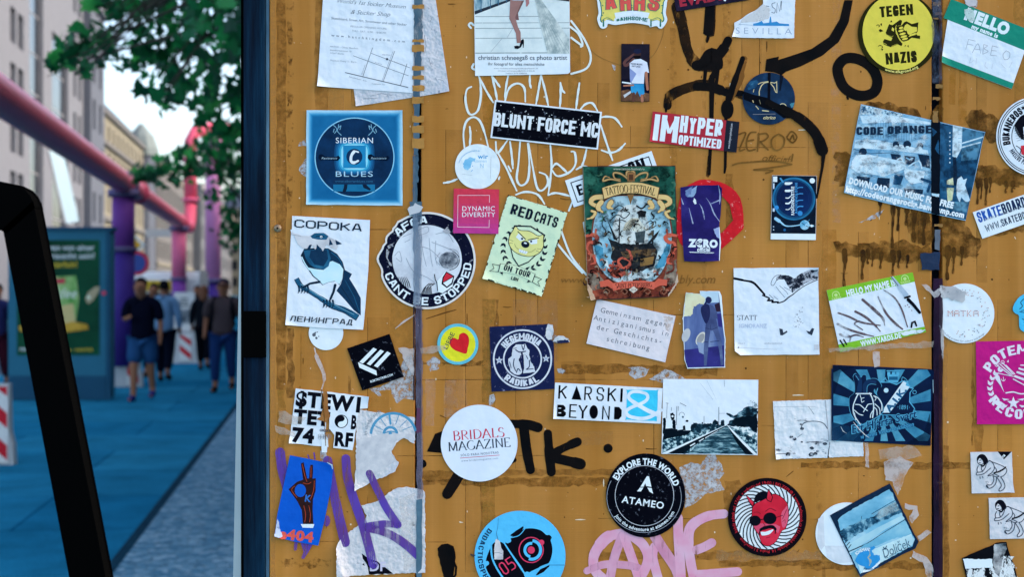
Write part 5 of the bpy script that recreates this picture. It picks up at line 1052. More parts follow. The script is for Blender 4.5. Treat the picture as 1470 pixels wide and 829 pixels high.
s.part('tear', 'brown torn strip'); s.poly(rag([(366, 440), (392, 448), (396, 540), (412, 600), (390, 640), (325, 622), (350, 606), (372, 540)], 3, 12), mott(((.3, '7a4f2a'), (.6, '9a6b3c'), (.8, 'b98c60')), 60, 5)); s.poly(rag([(355, 742), (395, 745), (392, 829), (358, 829)], 2, 14), WH2)
for k in range(14): s.line(circ(345 + (k % 5) * 16, 722 + (k % 3) * 8, 9, 10), 1.5, TXTL, closed=True)
s.curl((155, 770, 14, 4), (655, 480, 10, 3)); s.done()

# 7 torn poster remains
s = Sheet('torn_poster', 'upper torn remnant of a white poster with a blue sun arc', 'torn poster', .9).crop(380, 570, 3.2)
s.base(rag([(425, 57), (560, 78), (690, 95), (690, 215), (640, 190), (605, 212), (583, 250), (600, 285), (618, 300), (602, 340), (560, 365), (500, 385), (450, 415), (415, 432)], 2.5, 10), mat('c3cad4', .6, .06, .5, 60, .04, 'a9b0bc'))
AB = mat('4a8fb8', .5, .08); s.part('picture')
s.line(circ(592, 180, 104, 30, a0=-85, a1=78), 12, AB, rnd=False); s.line(circ(578, 170, 30, 24, a0=-90, a1=90), 12, AB, rnd=False)
for a in (-62, -36, -10, 16, 42, 64): s.line([(588 + 52 * math.sin(R(a)), 176 - 52 * math.cos(R(a))), (590 + 96 * math.sin(R(a)), 178 - 96 * math.cos(R(a)))], 3 if abs(a + 10) > 1 else 9, AB)
s.line([(556, 165), (580, 158), (608, 166)], 5, AB, smooth=4); s.disc(578, 168, 8, AB, n=12); s.part('lettering'); s.arc('in dreht sich', 592, 180, 130, -58, 15, TXTL, span=62); s.part('scrape'); s.poly(rag([(430, 200), (520, 175), (600, 168), (685, 172), (688, 205), (640, 186), (600, 205), (575, 250), (600, 295), (540, 340), (430, 400), (425, 300)], 4, 10), mott(((.3, 'aab2bf'), (.6, 'c2c9d3'), (.8, 'd4d9e0')), 70, 6)); s.curl((415, 432, 18, 5), (618, 300, 8, 3)); s.done()
s = Sheet('torn_poster', 'lower torn remnant of a white poster crossed by purple marker strokes', 'torn poster', .9).crop(380, 570, 3.2)
s.base(rag([(332, 690), (352, 645), (420, 600), (455, 575), (470, 545), (445, 500), (490, 490), (540, 470), (570, 440), (610, 420), (660, 414), (728, 428), (736, 440), (739, 806), (520, 818), (335, 826)], 2.5, 10), mat('bfc6d1', .6, .07, .5, 60, .05, 'a5acb8'))
s.part('printed_corner'); s.poly(rag([(445, 720), (480, 742), (520, 758), (560, 790), (590, 812), (480, 816), (470, 770), (452, 745)], 2, 12), INKB); s.text('DF', 520, 780, 40, mat('b9bcd8', .5), w=78, bold=.03); s.poly(rag([(662, 580), (685, 575), (690, 592), (668, 592)], 2, 6), INKB); s.poly(rag([(448, 770), (458, 765), (460, 778)], 1, 6), INKB)
s.part('scrape'); s.poly(rag([(620, 470), (690, 440), (690, 780), (640, 800), (625, 600)], 4, 14), film('d3d8df', .7, .4, .6, 60)); s.curl((739, 806, 16, 4), (332, 690, 14, 4)); s.done()

# purple marker: over bare tape, over the torn poster
P1 = film('5440aa', .9, .22, .52, 55, (2.2, 1, .25), .45, '5a3a8c'); P2 = film('5a4aa8', .9, .1, .3, 40, (1, 1, .4), .45, '4a3a96')
sp = wsheet(1.9); sp.z = .0024; sp.crop(380, 570, 3.2); sp.part('paint_tag', 'purple marker tag running over the torn white poster')
for q, w in ((((72, 255), (82, 330), (100, 400), (118, 470)), (44, 46, 44, 40)), (((290, 292), (310, 400), (340, 540), (370, 668)), (42, 42, 44, 46)), (((374, 284), (382, 370), (410, 470), (455, 600), (500, 770)), (40, 42, 42, 42, 42)), (((482, 352), (520, 430), (560, 510), (612, 588)), (34, 34, 36, 36)), (((612, 588), (540, 585), (455, 600)), (30, 34, 36)), (((470, 602), (560, 625), (640, 672), (706, 730)), (36, 38, 40, 40))): sp.line(list(q), list(w), P1, smooth=8)
sp.disc(285, 570, 17, P1, ry=26, n=14); sp.line([(145, 670), (142, 700)], 14, P1); sp.line([(195, 670), (190, 715), (178, 738)], [60, 20, 14], P1); sp.line([(228, 258), (232, 285)], 7, P1); sp.line([(200, 268), (206, 285)], 6, P1)
sp.done()

# 8 blue hand sticker
s = Sheet('sticker', 'bright blue sticker with a dark hand making a ring and red numbers', 'sticker', 3, 'stickers on the board').crop(380, 570, 3.2)
s.base([(118, 268), (290, 302), (318, 322), (308, 410), (278, 560), (248, 683), (140, 665), (48, 640), (60, 540)], mat('0a55c4', .4, .06, .25, 30)); HD = mat('2a1618', .5, .2, .1, 60); s.part('hand')
s.poly([(168, 306), (181, 300), (190, 340), (197, 374), (206, 374), (208, 330), (212, 312), (224, 312), (224, 345), (222, 376), (227, 374), (237, 374), (236, 430), (224, 470), (222, 520), (226, 586), (178, 586), (172, 520), (152, 480), (126, 444), (112, 424), (150, 390), (178, 380)], HD, [circ(166, 430, 26, 18, 30)])
for q in (((175, 310), (186, 360), (196, 390)), ((215, 320), (214, 370)), ((230, 385), (226, 430), (212, 470)), ((182, 500), (190, 540), (186, 575)), ((205, 500), (212, 540), (208, 575)), ((140, 410), (126, 428), (150, 462)), ((178, 395), (200, 400), (215, 392))): s.line(list(q), 2.5, mat('a84028', .5), smooth=4)
s.text('K', 200, 466, 30, mat('2f6fc8', .4), w=28, ang=8, bold=.03); s.part('cuff'); s.poly([(168, 584), (230, 584), (224, 602), (176, 600)], LT); s.part('lettering'); s.text('e404', 148, 636, 42, mat('e0584e', .5), w=162, ang=7, bold=.05)
s.part('scrape'); s.poly(rag([(48, 640), (54, 590), (62, 560), (70, 600), (86, 640), (78, 646)], 3, 8), film('b9cbe8', .95, .3, .45, 90)); s.line([(290, 300), (312, 312), (314, 330)], [3, 7, 3], LT); s.curl((318, 312, 14, 4), (48, 640, 14, 3)); s.done()

# 9 round pale blue sticker
s = Sheet('sticker', 'round whitish sticker with faint blue writing above the pink square', 'sticker', 1, 'stickers on the board').crop(620, 100, 4.146)
s.base(circ(272, 578, 134), mat('d3e4f0', .4, .04, .3, 30)); BLU = mat('3f97d0', .5); BLP = mat('8fc0e2', .5); s.part('picture'); s.poly(rag([(185, 560), (200, 535), (230, 522), (262, 530), (255, 545), (238, 552), (232, 585), (215, 600), (192, 590)], 3, 8), mott(((.3, '58a8da'), (.6, '86c2e6'), (.8, 'b5daee')), 60, 4)); s.dots([(238, 560), (242, 575), (240, 600), (236, 606)], 3, BLU)
s.part('lettering'); s.text('wir', 304, 518, 26, BLU, w=60, bold=.02); s.text('können', 288, 544, 18, BLP, w=78); s.text('N', 298, 573, 26, BLP, w=24); s.arc('www.wirkoennennazisstoppen.de', 262, 590, 108, -30, 9, BLU, span=85); s.line([(352, 520), (348, 650)], 1.2, TXTL); s.line([(180, 622), (240, 630)], 1.2, TXTL); s.done()

# 10 pink square
s = Sheet('sticker', 'square pink sticker with a thin white line frame and two lines of capitals', 'sticker', 2, 'stickers on the board').crop(540, 240, 3.947)
q = [(440, 122), (697, 127), (693, 380), (437, 375)]; s.base(q, mat('c23a58', .45)); s.part('tint')
for k in range(9): a, b = k / 9, (k + 1) / 9; s.poly([lerp(q[0], q[3], a), lerp(q[1], q[2], a), lerp(q[1], q[2], b), lerp(q[0], q[3], b)], mat(mixc('c63850', 'b0388a', (k / 8) ** 1.4), .45)); s.z -= s.dz
s.z += s.dz; s.part('frame_line'); s.line([(642, 202), (642, 161), (464, 161), (462, 340), (640, 343), (641, 300)], 3.2, mat('e6b9c8', .5), rnd=False); s.part('lettering'); s.text('DYNAMIC', 580, 236, 26, LT, w=188, track=.1); s.text('DIVERSITY', 580, 270, 26, LT, w=190, track=.05); s.done()

# 11 mint sticker with a cat
s = Sheet('sticker', 'mint green crooked sticker with a grinning cat in a laurel wreath', 'sticker', 1.4, 'stickers on the board').frame(753.5, 353, 17, 5.023)
hw, hh = 223, 316; MINT = mat('c4dfc4', .5, .04, .35, 24)
s.base(rag(rect(-hw, -hh, hw, hh), 2, 12), mott(((.42, '151a18'), (.46, 'c4dfc4')), 130, 2, interp='CONSTANT')); s.part('sheet'); s.poly(rag(rect(-hw + 9, -hh + 7, hw - 9, hh - 9), 2.5, 10), MINT); s.part('wreath'); IB = mat('111a2c', .5, .1, .1)
for m in (-1, 1):
    for k in range(9):
        t = R(20 + 17 * k); x, y = m * 150 * math.sin(t), 20 + 158 * math.cos(t)
        for o_ in (-1, 1):
            a = math.atan2(-math.sin(t), math.cos(t) * m) + o_ * .55 + math.pi * (m < 0); l = 44 - k * 1.6; c_, s_ = math.cos(a), math.sin(a)
            s.poly([(x + c_ * u - s_ * v, y + s_ * u + c_ * v) for u, v in ((0, 0), (l * .4, 9), (l, 0), (l * .4, -9))], IB)
s.part('emblem'); sh = [(-118, -118), (0, -150), (118, -118), (112, 20), (60, 110), (0, 160), (-60, 110), (-112, 20)]; s.poly(sh, IB); s.poly(inset(sh, .93), MINT)
YC = mat('dcd68e', .5, .06, .2); s.poly(catmull([(-128, -30), (-118, -78), (-105, -118), (-70, -98), (0, -112), (70, -98), (105, -118), (118, -78), (132, -30), (118, 20), (70, 62), (0, 76), (-70, 62), (-118, 20)], 5, True), IB); s.poly(catmull([(-123, -30), (-113, -78), (-102, -111), (-70, -93), (0, -107), (70, -93), (102, -111), (113, -78), (127, -30), (113, 18), (68, 58), (0, 71), (-68, 58), (-113, 18)], 5, True), YC)
for m in (-1, 1): s.poly([(m * 12, -40), (m * 70, -72), (m * 80, -40), (m * 40, -22)], LT); s.line([(m * 10, -46), (m * 78, -82)], 6, IB); s.disc(m * 34, -42, 8, IB, n=12); s.line([(m * 90, -5), (m * 128, -12)], 2, IB); s.line([(m * 88, 10), (m * 120, 16)], 2, IB)
s.disc(0, -10, 30, IB, ry=25); s.poly(circ(-2, -18, 12, 12, 6), LT); s.line([(-75, 10), (-50, 34), (0, 40), (50, 34), (80, 0)], 3, mat('8a8a52', .5), smooth=5); s.poly([(-34, 36), (34, 36), (26, 56), (-26, 56)], LT); s.line([(0, 36), (0, 56)], 2, TXTL); s.line([(-17, 36), (-16, 55)], 2, TXTL); s.line([(17, 36), (16, 55)], 2, TXTL)
s.part('lettering'); s.text('REaD'.replace('aD', 'D'), -92, -226, 76, IB, w=158, font='K', th=.24, cell=.62, gap=.14); s.text('CaTS', 92, -226, 76, IB, w=172, font='K', th=.22, cell=.62, gap=.14)
s.part('banner'); bn = [(-130, 176), (-60, 162), (0, 158), (60, 162), (130, 176), (126, 236), (60, 222), (0, 218), (-60, 222), (-126, 236)]; s.poly(inset(bn, 1.03), IB); s.poly(inset(bn, .985), MINT)
for m in (-1, 1): s.line([(m * 130, 190), (m * 185, 196), (m * 165, 222), (m * 190, 250), (m * 128, 236)], 4, IB); s.poly([(m * 118, 236), (m * 92, 250), (m * 96, 228)], IB)
s.text('ON TOUR', 0, 192, 42, IB, w=196, font='K', th=.24, cell=.6); s.text('LDN', 0, 250, 24, IB, w=52, font='K', th=.24); s.curl((-223, 316, 16, 4), (223, 316, 18, 4)); s.done()

# 12 black strip
s = Sheet('sticker', 'black strip sticker with splashed white capitals, crossing the white scribble', 'sticker', 1, 'stickers on the board').crop(620, 100, 4.146)
q = [(375, 181), (1012, 252), (988, 477), (348, 407)]; s.base(q, WH); s.part('black_field'); s.poly([(384, 192), (1000, 260), (979, 467), (359, 399)], BLK_); s.part('lettering')
SPL = mott(((.3, '39404e'), (.36, 'cdd8e4'), (.8, 'dbe6f2')), 190, 5, rough=.45)
for t, x, y, h, w in (('BLUNT', 487, 308, 82, 236), ('FORCE', 743, 336, 84, 228), ('MC', 938, 358, 88, 104)): s.text(t, x, y, h, SPL, w=w, ang=6.2, font='K', th=.27, cell=.66, gap=.08)
rnd = random.Random(4); s.dots([(rnd.uniform(375, 990), 0) for k in range(0)], 3, LT); pts = []
for k in range(60): x = rnd.uniform(370, 985); pts.append((x, 236 + (x - 370) * .11 + rnd.gauss(20, 26)))
s.dots(pts, 3.2, SPL, 5); s.done()

# 13 photo card with legs
s = Sheet('photo_card', 'photo card of a bare leg in a black high heel above lines of print', 'photo card', 1).crop(620, 0, 5.183)
s.base([(312, -170), (1022, -170), (1026, 300), (1028, 540), (1012, 552), (322, 566)], WH2); s.part('picture')
s.poly([(314, -170), (1021, -170), (1024, 402), (324, 402)], mott(((.35, 'b9cdd6'), (.5, 'cadbe2'), (.7, 'd8e6ec')), 30, 5)); s.poly([(314, -170), (620, -170), (600, 0), (440, 62), (318, 104)], mott(((.35, '3b6c86'), (.5, '86a8b8'), (.7, 'c3d5dd')), 60, 5, (2, 1, .5))); s.poly([(318, 84), (590, -10), (592, 6), (320, 110)], mat('26303e', .5))
for x in (370, 440, 500, 560): s.line([(x, -170), (x - 4, 100 - (x - 318) * .33)], 6, mat('2f5878', .5))
for y, x1 in ((125, 800), (172, 1020), (212, 1022), (286, 820), (396, 860)): s.line([(325, y), (x1, y - 2)], 3.5 if y < 300 else 5, film('6a7880', .9, .3, .45, 120))
s.line([(520, 290), (440, 385)], 2, TXTL); s.line([(600, 215), (560, 280)], 2, TXTL); s.poly([(760, -20), (800, -20), (1022, 290), (1022, 400), (860, 400), (800, 160)], mott(((.35, '8ba0a6'), (.55, 'b9c8cc'), (.7, 'c9d8da')), 90, 3))
for k in range(6): s.line([(772 + 6 * k, 0), (815 + 12 * k, 160), (880 + 28 * k, 398)], 2, mat('7d9096', .5))
s.poly([(930, -170), (1022, -170), (1022, 12), (925, 0)], mat('2a2026', .5)); LG, LGD = mat('8f6e6c', .5, .12, .1), mat('6f5254', .5, .12, .1)
s.poly([(585, -170), (690, -170), (684, 10), (640, 100), (648, 150), (600, 150), (590, 100)], LGD); s.poly([(590, -170), (680, -170), (672, 0), (620, 130), (640, 200), (660, 240), (662, 320), (632, 322), (625, 250), (590, 170), (576, 140), (580, 60)], LG); s.poly([(550, -170), (720, -170), (715, -20), (680, 6), (600, 4), (560, -40)], mat('9fb4c6', .5)); s.line([(706, -30), (712, 25), (705, 45)], [26, 24, 12], mat('a87478', .5))
s.part('shoe'); s.poly([(664, 300), (680, 290), (686, 305), (682, 356), (678, 357), (676, 325), (662, 352), (640, 366), (616, 362), (612, 345), (634, 340), (652, 345)], INKB); s.part('lettering')
s.text('christian schneegaß cs photo artist', 675, 430, 33, INKT, w=662); s.text('Ihr fotograf für alles menschliche', 628, 478, 21, TXT, w=420, ang=.4); s.text('www.christian-schneegass.fotograf-berlin.de', 625, 510, 9, TXTL, w=330); s.text('christian-schneegass@photo.artist.de', 628, 528, 9, TXTL, w=276); s.text('Telefon: 0170 4080020', 628, 547, 9, TXTL, w=160); s.curl((1028, 545, 16, 4)); s.done()

# 14 die cut cartoon lettering
s = Sheet('sticker', 'cut out yellow and white sticker with red letters hanging from the top edge', 'sticker', 1, 'stickers on the board').crop(840, 0, 4.9)
s.base(catmull([(92, -60), (86, 20), (94, 90), (84, 135), (104, 192), (130, 202), (152, 190), (162, 168), (212, 176), (330, 162), (440, 178), (456, 192), (500, 184), (520, 200), (545, 196), (576, 145), (566, 90), (574, 20), (566, -60), (330, -80)], 5, True), WH2); GN, YLW, RD = mat('2d6e66', .5), mat('e0cb6c', .5, .06), mat('cf5450', .5, .05); s.part('picture')
sh = [(112, -50), (105, 20), (112, 90), (104, 140), (118, 160), (150, 140), (200, 150), (208, 130), (330, 112), (450, 132), (458, 152), (505, 142), (540, 158), (556, 138), (546, 90), (552, 20), (545, -50)]; s.poly(catmull(sh, 4, True), GN); s.poly(catmull(inset(sh, .965, (330, 60)), 4, True), YLW)
for x in (128, 462, 528): s.line([(x, 140), (x, 184)], [9, 12], GN)
s.line([(118, 146), (150, 126), (190, 140)], 4, GN, smooth=4); s.line([(540, 146), (510, 126), (470, 140)], 4, GN, smooth=4); s.dots([(128, 92), (122, 40), (536, 92), (540, 40), (327, 40), (330, 55), (120, 110)], 5, GN, 7); s.poly([(205, 92), (330, 74), (452, 92), (440, 128), (330, 110), (214, 130)], WH2)
s.poly([(262, 82), (400, 82), (410, 112), (250, 112)], mat('e6eef6', .4)); s.part('lettering'); s.arc('#AHHSOME', 330, 560, 430, 0, 26, GN, span=30, font='K', th=.28, cell=.8)
for x, a, t in ((176, 9, 'A'), (282, 3, 'H'), (382, -2, 'H'), (484, -8, 'S')): s.text(t, x, 18, 122, GN, w=86, ang=-a, font='K', th=.3, cell=.72); s.text(t, x, 18, 114, RD, w=74, ang=-a, font='K', th=.26, cell=.72)
s.done()

# 15 photo of a man drinking
s = Sheet('photo_card', 'dark photo card of a bearded man in a white T-shirt and blue shorts', 'photo card', 1).crop(840, 0, 4.9)
s.base([(254, 309), (453, 311), (451, 715), (251, 714)], mat('101022', .4, .2, .1, 60)); s.part('picture'); s.poly([(256, 312), (450, 313), (449, 560), (254, 556)], mott(((.3, '0c0c1c'), (.6, '1c1828'), (.8, '2c2030')), 40, 4)); s.poly([(252, 640), (300, 630), (450, 660), (450, 713), (253, 712)], mott(((.3, '2a1c1e'), (.6, '70503c'), (.8, 'a87a56')), 70, 4))
SK2 = mat('a06c58', .5, .12); s.disc(365, 385, 26, mat('3a2626', .5), ry=34); s.disc(366, 362, 27, mat('141a38', .5), ry=18); s.poly([(340, 395), (388, 392), (386, 425), (365, 438), (345, 425)], mat('0d0a10', .5)); s.line([(340, 420), (290, 460), (275, 440), (320, 400), (338, 385)], [22, 22, 20, 16, 14], mat('5a3a3a', .5), smooth=4)
s.poly([(312, 445), (345, 420), (390, 415), (435, 440), (448, 512), (416, 516), (412, 590), (330, 588), (314, 560)], mott(((.35, 'a9b8dc'), (.5, 'cdd8ee'), (.7, 'e2ebf8')), 20, 3)); s.poly([(312, 480), (360, 520), (320, 588), (314, 560)], mat('8296cc', .5)); s.line([(428, 515), (432, 570), (438, 630)], [22, 20, 16], SK2); s.poly([(318, 590), (412, 592), (416, 660), (384, 682), (366, 640), (350, 668), (322, 650)], mott(((.35, '1c6ea8'), (.6, '2c92cc'), (.8, '55b0de')), 24, 3)); s.line([(340, 660), (338, 710)], 20, mat('5a3a30', .5)); s.line([(398, 675), (400, 712)], 20, SK2)
s.line([(262, 580), (320, 588)], 10, LT); s.line([(272, 605), (338, 600)], 12, SK2); s.poly([(268, 670), (318, 640), (322, 655), (275, 690)], mat('b9c2cc', .5)); s.text('YOUR MUSIC', 360, 452, 10, INKT, w=86, ang=4, bold=.03); s.text('NOT JAZZ', 358, 468, 10, INKT, w=60, ang=4, bold=.03); s.done()

# 16 dark sticker at the very top
s = Sheet('sticker', 'dark sticker with red letters cut by the top edge above the black tag', 'sticker', 1, 'stickers on the board').crop(840, 0, 4.9)
s.base([(590, -200), (640, 82), (1160, -2), (1110, -280)], mott(((.3, '0f0c1c'), (.6, '1e1830'), (.8, '3a3450')), 60, 5)); s.part('lettering'); s.text('EVADE', 820, -16, 70, mat('98283c', .5), w=330, ang=-9.5, bold=.05); s.text('X', 1010, -44, 70, mat('98283c', .5), w=60, ang=-9.5, bold=.05); s.dots([(770, -4), (925, -28), (980, 2)], 9, LT); s.done()

# 17 torn paper with a skyline
s = Sheet('torn_paper', 'torn scrap of white paper with a tiny blue skyline and a spaced word', 'paper', 1).crop(840, 0, 4.9)
s.base(rag([(1245, -120), (1250, 28), (1192, 76), (1140, 102), (1100, 132), (1048, 160), (1050, 200), (1030, 262), (1250, 268), (1465, 271), (1470, 190), (1478, -120)], 2, 20), WH); s.part('skyline'); SK = mat('2f86c6', .5); s.poly([(1180, 168), (1215, 160), (1240, 148), (1252, 165), (1292, 160), (1298, 118), (1304, 118), (1310, 158), (1345, 152), (1365, 165), (1430, 170), (1432, 184), (1180, 182)], SK); s.line([(1080, 172), (1180, 178)], 3, mat('8fa6c0', .5)); s.line([(1092, 164), (1080, 172), (1094, 178)], 2, mat('8fa6c0', .5))
s.part('lettering'); s.text('SEVILLA', 1252, 219, 44, mat('90a2bc', .5), w=400, ang=1, track=.4, bold=-.015); s.line([(1268, 42), (1290, 46)], 4, TXT); s.line([(1262, 60), (1288, 70)], 3, TXT); s.line([(1335, 20), (1312, 28), (1316, 50), (1334, 66), (1330, 92), (1310, 88)], 3.5, TXT, smooth=5); s.line([(1345, 92), (1348, 20), (1366, 82), (1376, 10)], 3.5, TXT); s.line([(1380, 10), (1376, 70)], 3, TXT); s.part('tear'); s.poly(rag([(1250, 28), (1300, 60), (1290, 130), (1240, 148), (1180, 155), (1090, 160), (1105, 132), (1192, 78)], 3, 12), film('cbd3dc', .8, .3, .5, 60)); s.curl((1470, 268, 14, 4), (1030, 262, 12, 3)); s.done()
# 18 navy round sticker under the black stroke
GOLD = mat('c9bf96', .5, .05)
s = Sheet('sticker', 'round navy sticker with a thin gold letter, crossed by a black paint stroke', 'sticker', .6, 'stickers on the board').crop(1055, 95, 9.21)
s.base(circ(445, 430, 345), mott(((.3, '0c2038'), (.55, '143050'), (.75, '1e426a')), 45, 5)); s.part('picture'); s.poly(rag([(150, 270), (200, 200), (280, 180), (310, 210), (270, 290), (220, 300), (170, 320)], 6, 20), mott(((.35, '12304e'), (.6, '20547c'), (.75, '5c97a8')), 120, 5)); s.poly(rag([(720, 500), (780, 480), (770, 540), (740, 550)], 4, 12), mat('3f7d94', .5))
s.poly([(430, 88), (470, 88), (462, 500), (425, 500)], mat('080c18', .5)); s.poly([(590, 110), (640, 130), (600, 330), (580, 330)], mat('0b1424', .5)); s.poly([(104, 330), (230, 375), (420, 420), (560, 500), (700, 545), (800, 620), (760, 690), (640, 690), (520, 600), (380, 560), (230, 490), (110, 440)], mat('070a12', .5)); s.part('lettering')
s.line([(318, 385), (320, 330), (345, 265), (385, 225), (435, 212)], 13, GOLD, smooth=4); s.line([(305, 240), (350, 218), (435, 205)], 10, GOLD, smooth=4); s.line([(470, 215), (520, 225), (548, 208), (552, 350), (535, 345), (510, 280), (470, 232)], 11, GOLD); s.line([(240, 345), (248, 310)], 9, GOLD); s.line([(232, 455), (240, 480)], 10, GOLD); s.line([(275, 530), (308, 570)], 11, GOLD); s.line([(360, 588), (440, 598)], 14, GOLD); s.line([(320, 450), (335, 500)], 8, mat('7d7860', .5)); s.line([(500, 560), (555, 500)], 9, mat('7d7860', .5)); s.line(circ(628, 545, 48, 20, a0=-70, a1=110), 10, GOLD); s.line(circ(628, 545, 48, 16, a0=180, a1=280), 8, mat('7d7860', .5)); s.line([(235, 640), (530, 634)], 5, mat('8f9098', .5)); s.text('cítrico', 455, 682, 40, GOLD, w=165, shear=.3, bold=.03)
s.done()
st_ = Sheet('w', None, None, 1.6, None, wall); st_.part('paint_tag', 'black stroke running down beyond the round navy sticker'); st_.z = .0019; st_.dz = 2e-6
st_.line([(1102, 148), (1125, 158), (1150, 172), (1170, 192), (1180, 216)], [9, 13, 15, 15, 17], INK, smooth=8); st_.line([(1182, 218), (1180, 240), (1172, 284)], [7, 4, 3], INK); st_.done()

# 19 red banner sticker
s = Sheet('sticker', 'red and black strip sticker with white stacked capitals', 'sticker', 1, 'stickers on the board').crop(920, 80, 2.96)
s.base([(50, 237), (418, 282), (405, 412), (36, 366)], mat('a3283a', .45, .06, .2)); s.part('black_end'); s.poly([(362, 275), (418, 282), (405, 412), (350, 405)], mat('1c2230', .5)); s.part('lettering')
s.text('IM', 106, 310, 112, LT, w=104, ang=6.5, font='K', th=.27, cell=.62, gap=.1); s.text('HYPER', 256, 300, 72, LT, w=180, ang=6.5, font='K', th=.27, cell=.62, gap=.1); s.text('OPTIMIZED', 250, 367, 40, LT, w=182, ang=6.5, font='K', th=.27, cell=.62, gap=.1); s.text('www.imhyperoptimized.com', 378, 342, 9, mat('a9b1bf', .5), w=108, ang=-83, bold=.02); s.curl((36, 366, 10, 2.5)); s.done()

# 20 yellow round sticker
s = Sheet('sticker', 'round yellow black rimmed sticker with a fist smashing a broken symbol', 'sticker', 1, 'stickers on the board').crop(1225, 0, 7.21)
OLV = mat('24240e', .5, .1, .15); YE = mat('dcc84e', .45, .04, .2, 30); s.base(circ(462, 345, 418, 96), OLV); s.part('yellow_field'); s.disc(462, 332, 372, YE, ry=396, n=80); s.part('lettering')
s.text('TEGEN', 440, 112, 112, OLV, w=345, ang=-5, font='K', th=.29, cell=.58, gap=.1); s.text('NAZIS', 490, 598, 118, OLV, w=322, ang=-5, font='K', th=.29, cell=.58, gap=.1); s.arc('www.afagrond.org', 462, 345, 398, 175, 26, mat('d8cc78', .5), span=50, bottom=True, bold=.04); s.part('emblem')
s.poly([(330, 340), (365, 250), (400, 262), (478, 205), (500, 215), (490, 262), (455, 270), (430, 300), (435, 345), (455, 380), (480, 425), (505, 455), (492, 480), (455, 460), (380, 490), (310, 462), (302, 430), (318, 405), (385, 425), (400, 395), (340, 362)], OLV); s.poly([(398, 282), (418, 300), (412, 330), (390, 312)], YE); s.line([(335, 360), (395, 382), (408, 372)], 3, YE); s.line([(312, 450), (340, 462)], 4, YE); s.line([(390, 480), (448, 456)], 3, YE)
s.poly([(498, 262), (520, 232), (545, 222), (600, 250), (668, 232), (664, 270), (660, 330), (640, 350), (660, 368), (686, 372), (684, 404), (640, 398), (600, 392), (560, 420), (515, 432), (490, 420), (470, 390), (455, 350), (440, 310), (445, 275)], OLV)
s.poly([(512, 300), (530, 262), (552, 248), (600, 278), (650, 282), (655, 325), (610, 345), (580, 362), (560, 355), (545, 318), (530, 322)], YE); s.poly([(565, 385), (580, 362), (640, 338), (640, 362), (600, 372)], YE)
for x, y, l in ((478, 290, 36), (474, 320, 46), (488, 352, 54), (500, 380, 56), (514, 404, 50)): s.poly(circ(x + l * .3, y, l * .62, 14, 12, rot=-14), YE)
s.line([(440, 262), (430, 300), (445, 350), (465, 400), (500, 445)], 5, YE, smooth=4)
for q in ([(258, 310), (280, 302), (306, 325), (285, 330), (270, 335)], [(376, 232), (388, 208), (398, 230)], [(272, 250), (290, 240), (292, 275)], [(280, 512), (306, 505), (296, 526)]): s.poly(q, OLV)
s.line([(235, 268), (250, 258), (268, 270), (256, 280)], 6, OLV, smooth=3); s.line([(255, 480), (275, 470), (300, 490), (285, 500)], 6, OLV, smooth=3); s.line([(530, 480), (536, 470)], 7, OLV); s.line([(565, 470), (556, 478), (568, 488)], 6, OLV); s.done()

# 21 green name tag
s = Sheet('sticker', 'tilted white name tag with teal green bands and a faint pencilled name', 'sticker', 1, 'stickers on the board').crop(1180, 0, 5.069)
TG_ = mat('128270', .45, .05, .2); s.base([(935, -8), (1522, 226), (1375, 648), (862, 456)], WH); s.part('green_band'); s.poly([(935, -8), (1522, 226), (1470, 368), (880, 132)], TG_); s.poly([(867, 408), (1392, 608), (1377, 648), (862, 456)], TG_); s.part('lettering')
s.text('HELLO', 1202, 160, 78, LT, w=342, ang=21, bold=.07); s.text('my name is', 1182, 228, 30, LT, w=205, ang=21, bold=.05); PCL = mat('8d95a4', .5)
for q in (((1062, 288), (1042, 360)), ((1062, 288), (1112, 300)), ((1056, 322), (1096, 330)), ((1090, 385), (1130, 318), (1150, 390)), ((1105, 358), (1145, 362)), ((1172, 325), (1165, 395)), ((1172, 325), (1200, 335), (1175, 355), (1205, 375), (1166, 395)), ((1235, 335), (1222, 402)), ((1235, 335), (1275, 345)), ((1230, 368), (1265, 372)), ((1222, 402), (1268, 408)), ((1335, 370), (1312, 400), (1325, 435), (1355, 425), (1362, 388), (1335, 370))): s.line(list(q), 3, PCL, smooth=3)
for q in (((1080, 420), (1070, 460), (1100, 440)), ((1120, 425), (1115, 470)), ((1190, 450), (1180, 480), (1200, 500)), ((1240, 460), (1230, 500)), ((1300, 470), (1330, 500)), ((1380, 450), (1360, 490))): s.line(list(q), 2.5, mat('b3bccb', .5), smooth=3)
s.part('scrape'); s.poly(rag([(1032, 70), (1062, 62), (1100, 75), (1105, 150), (1070, 158), (1040, 130)], 4, 12), film('b4cfd2', .9, .35, .5, 160)); s.poly(rag([(1030, -10), (1125, -20), (1118, 40), (1070, 52), (1040, 30)], 3, 16), mat('b9bcc6', .5, .08)); s.curl((862, 456, 14, 4)); s.done()

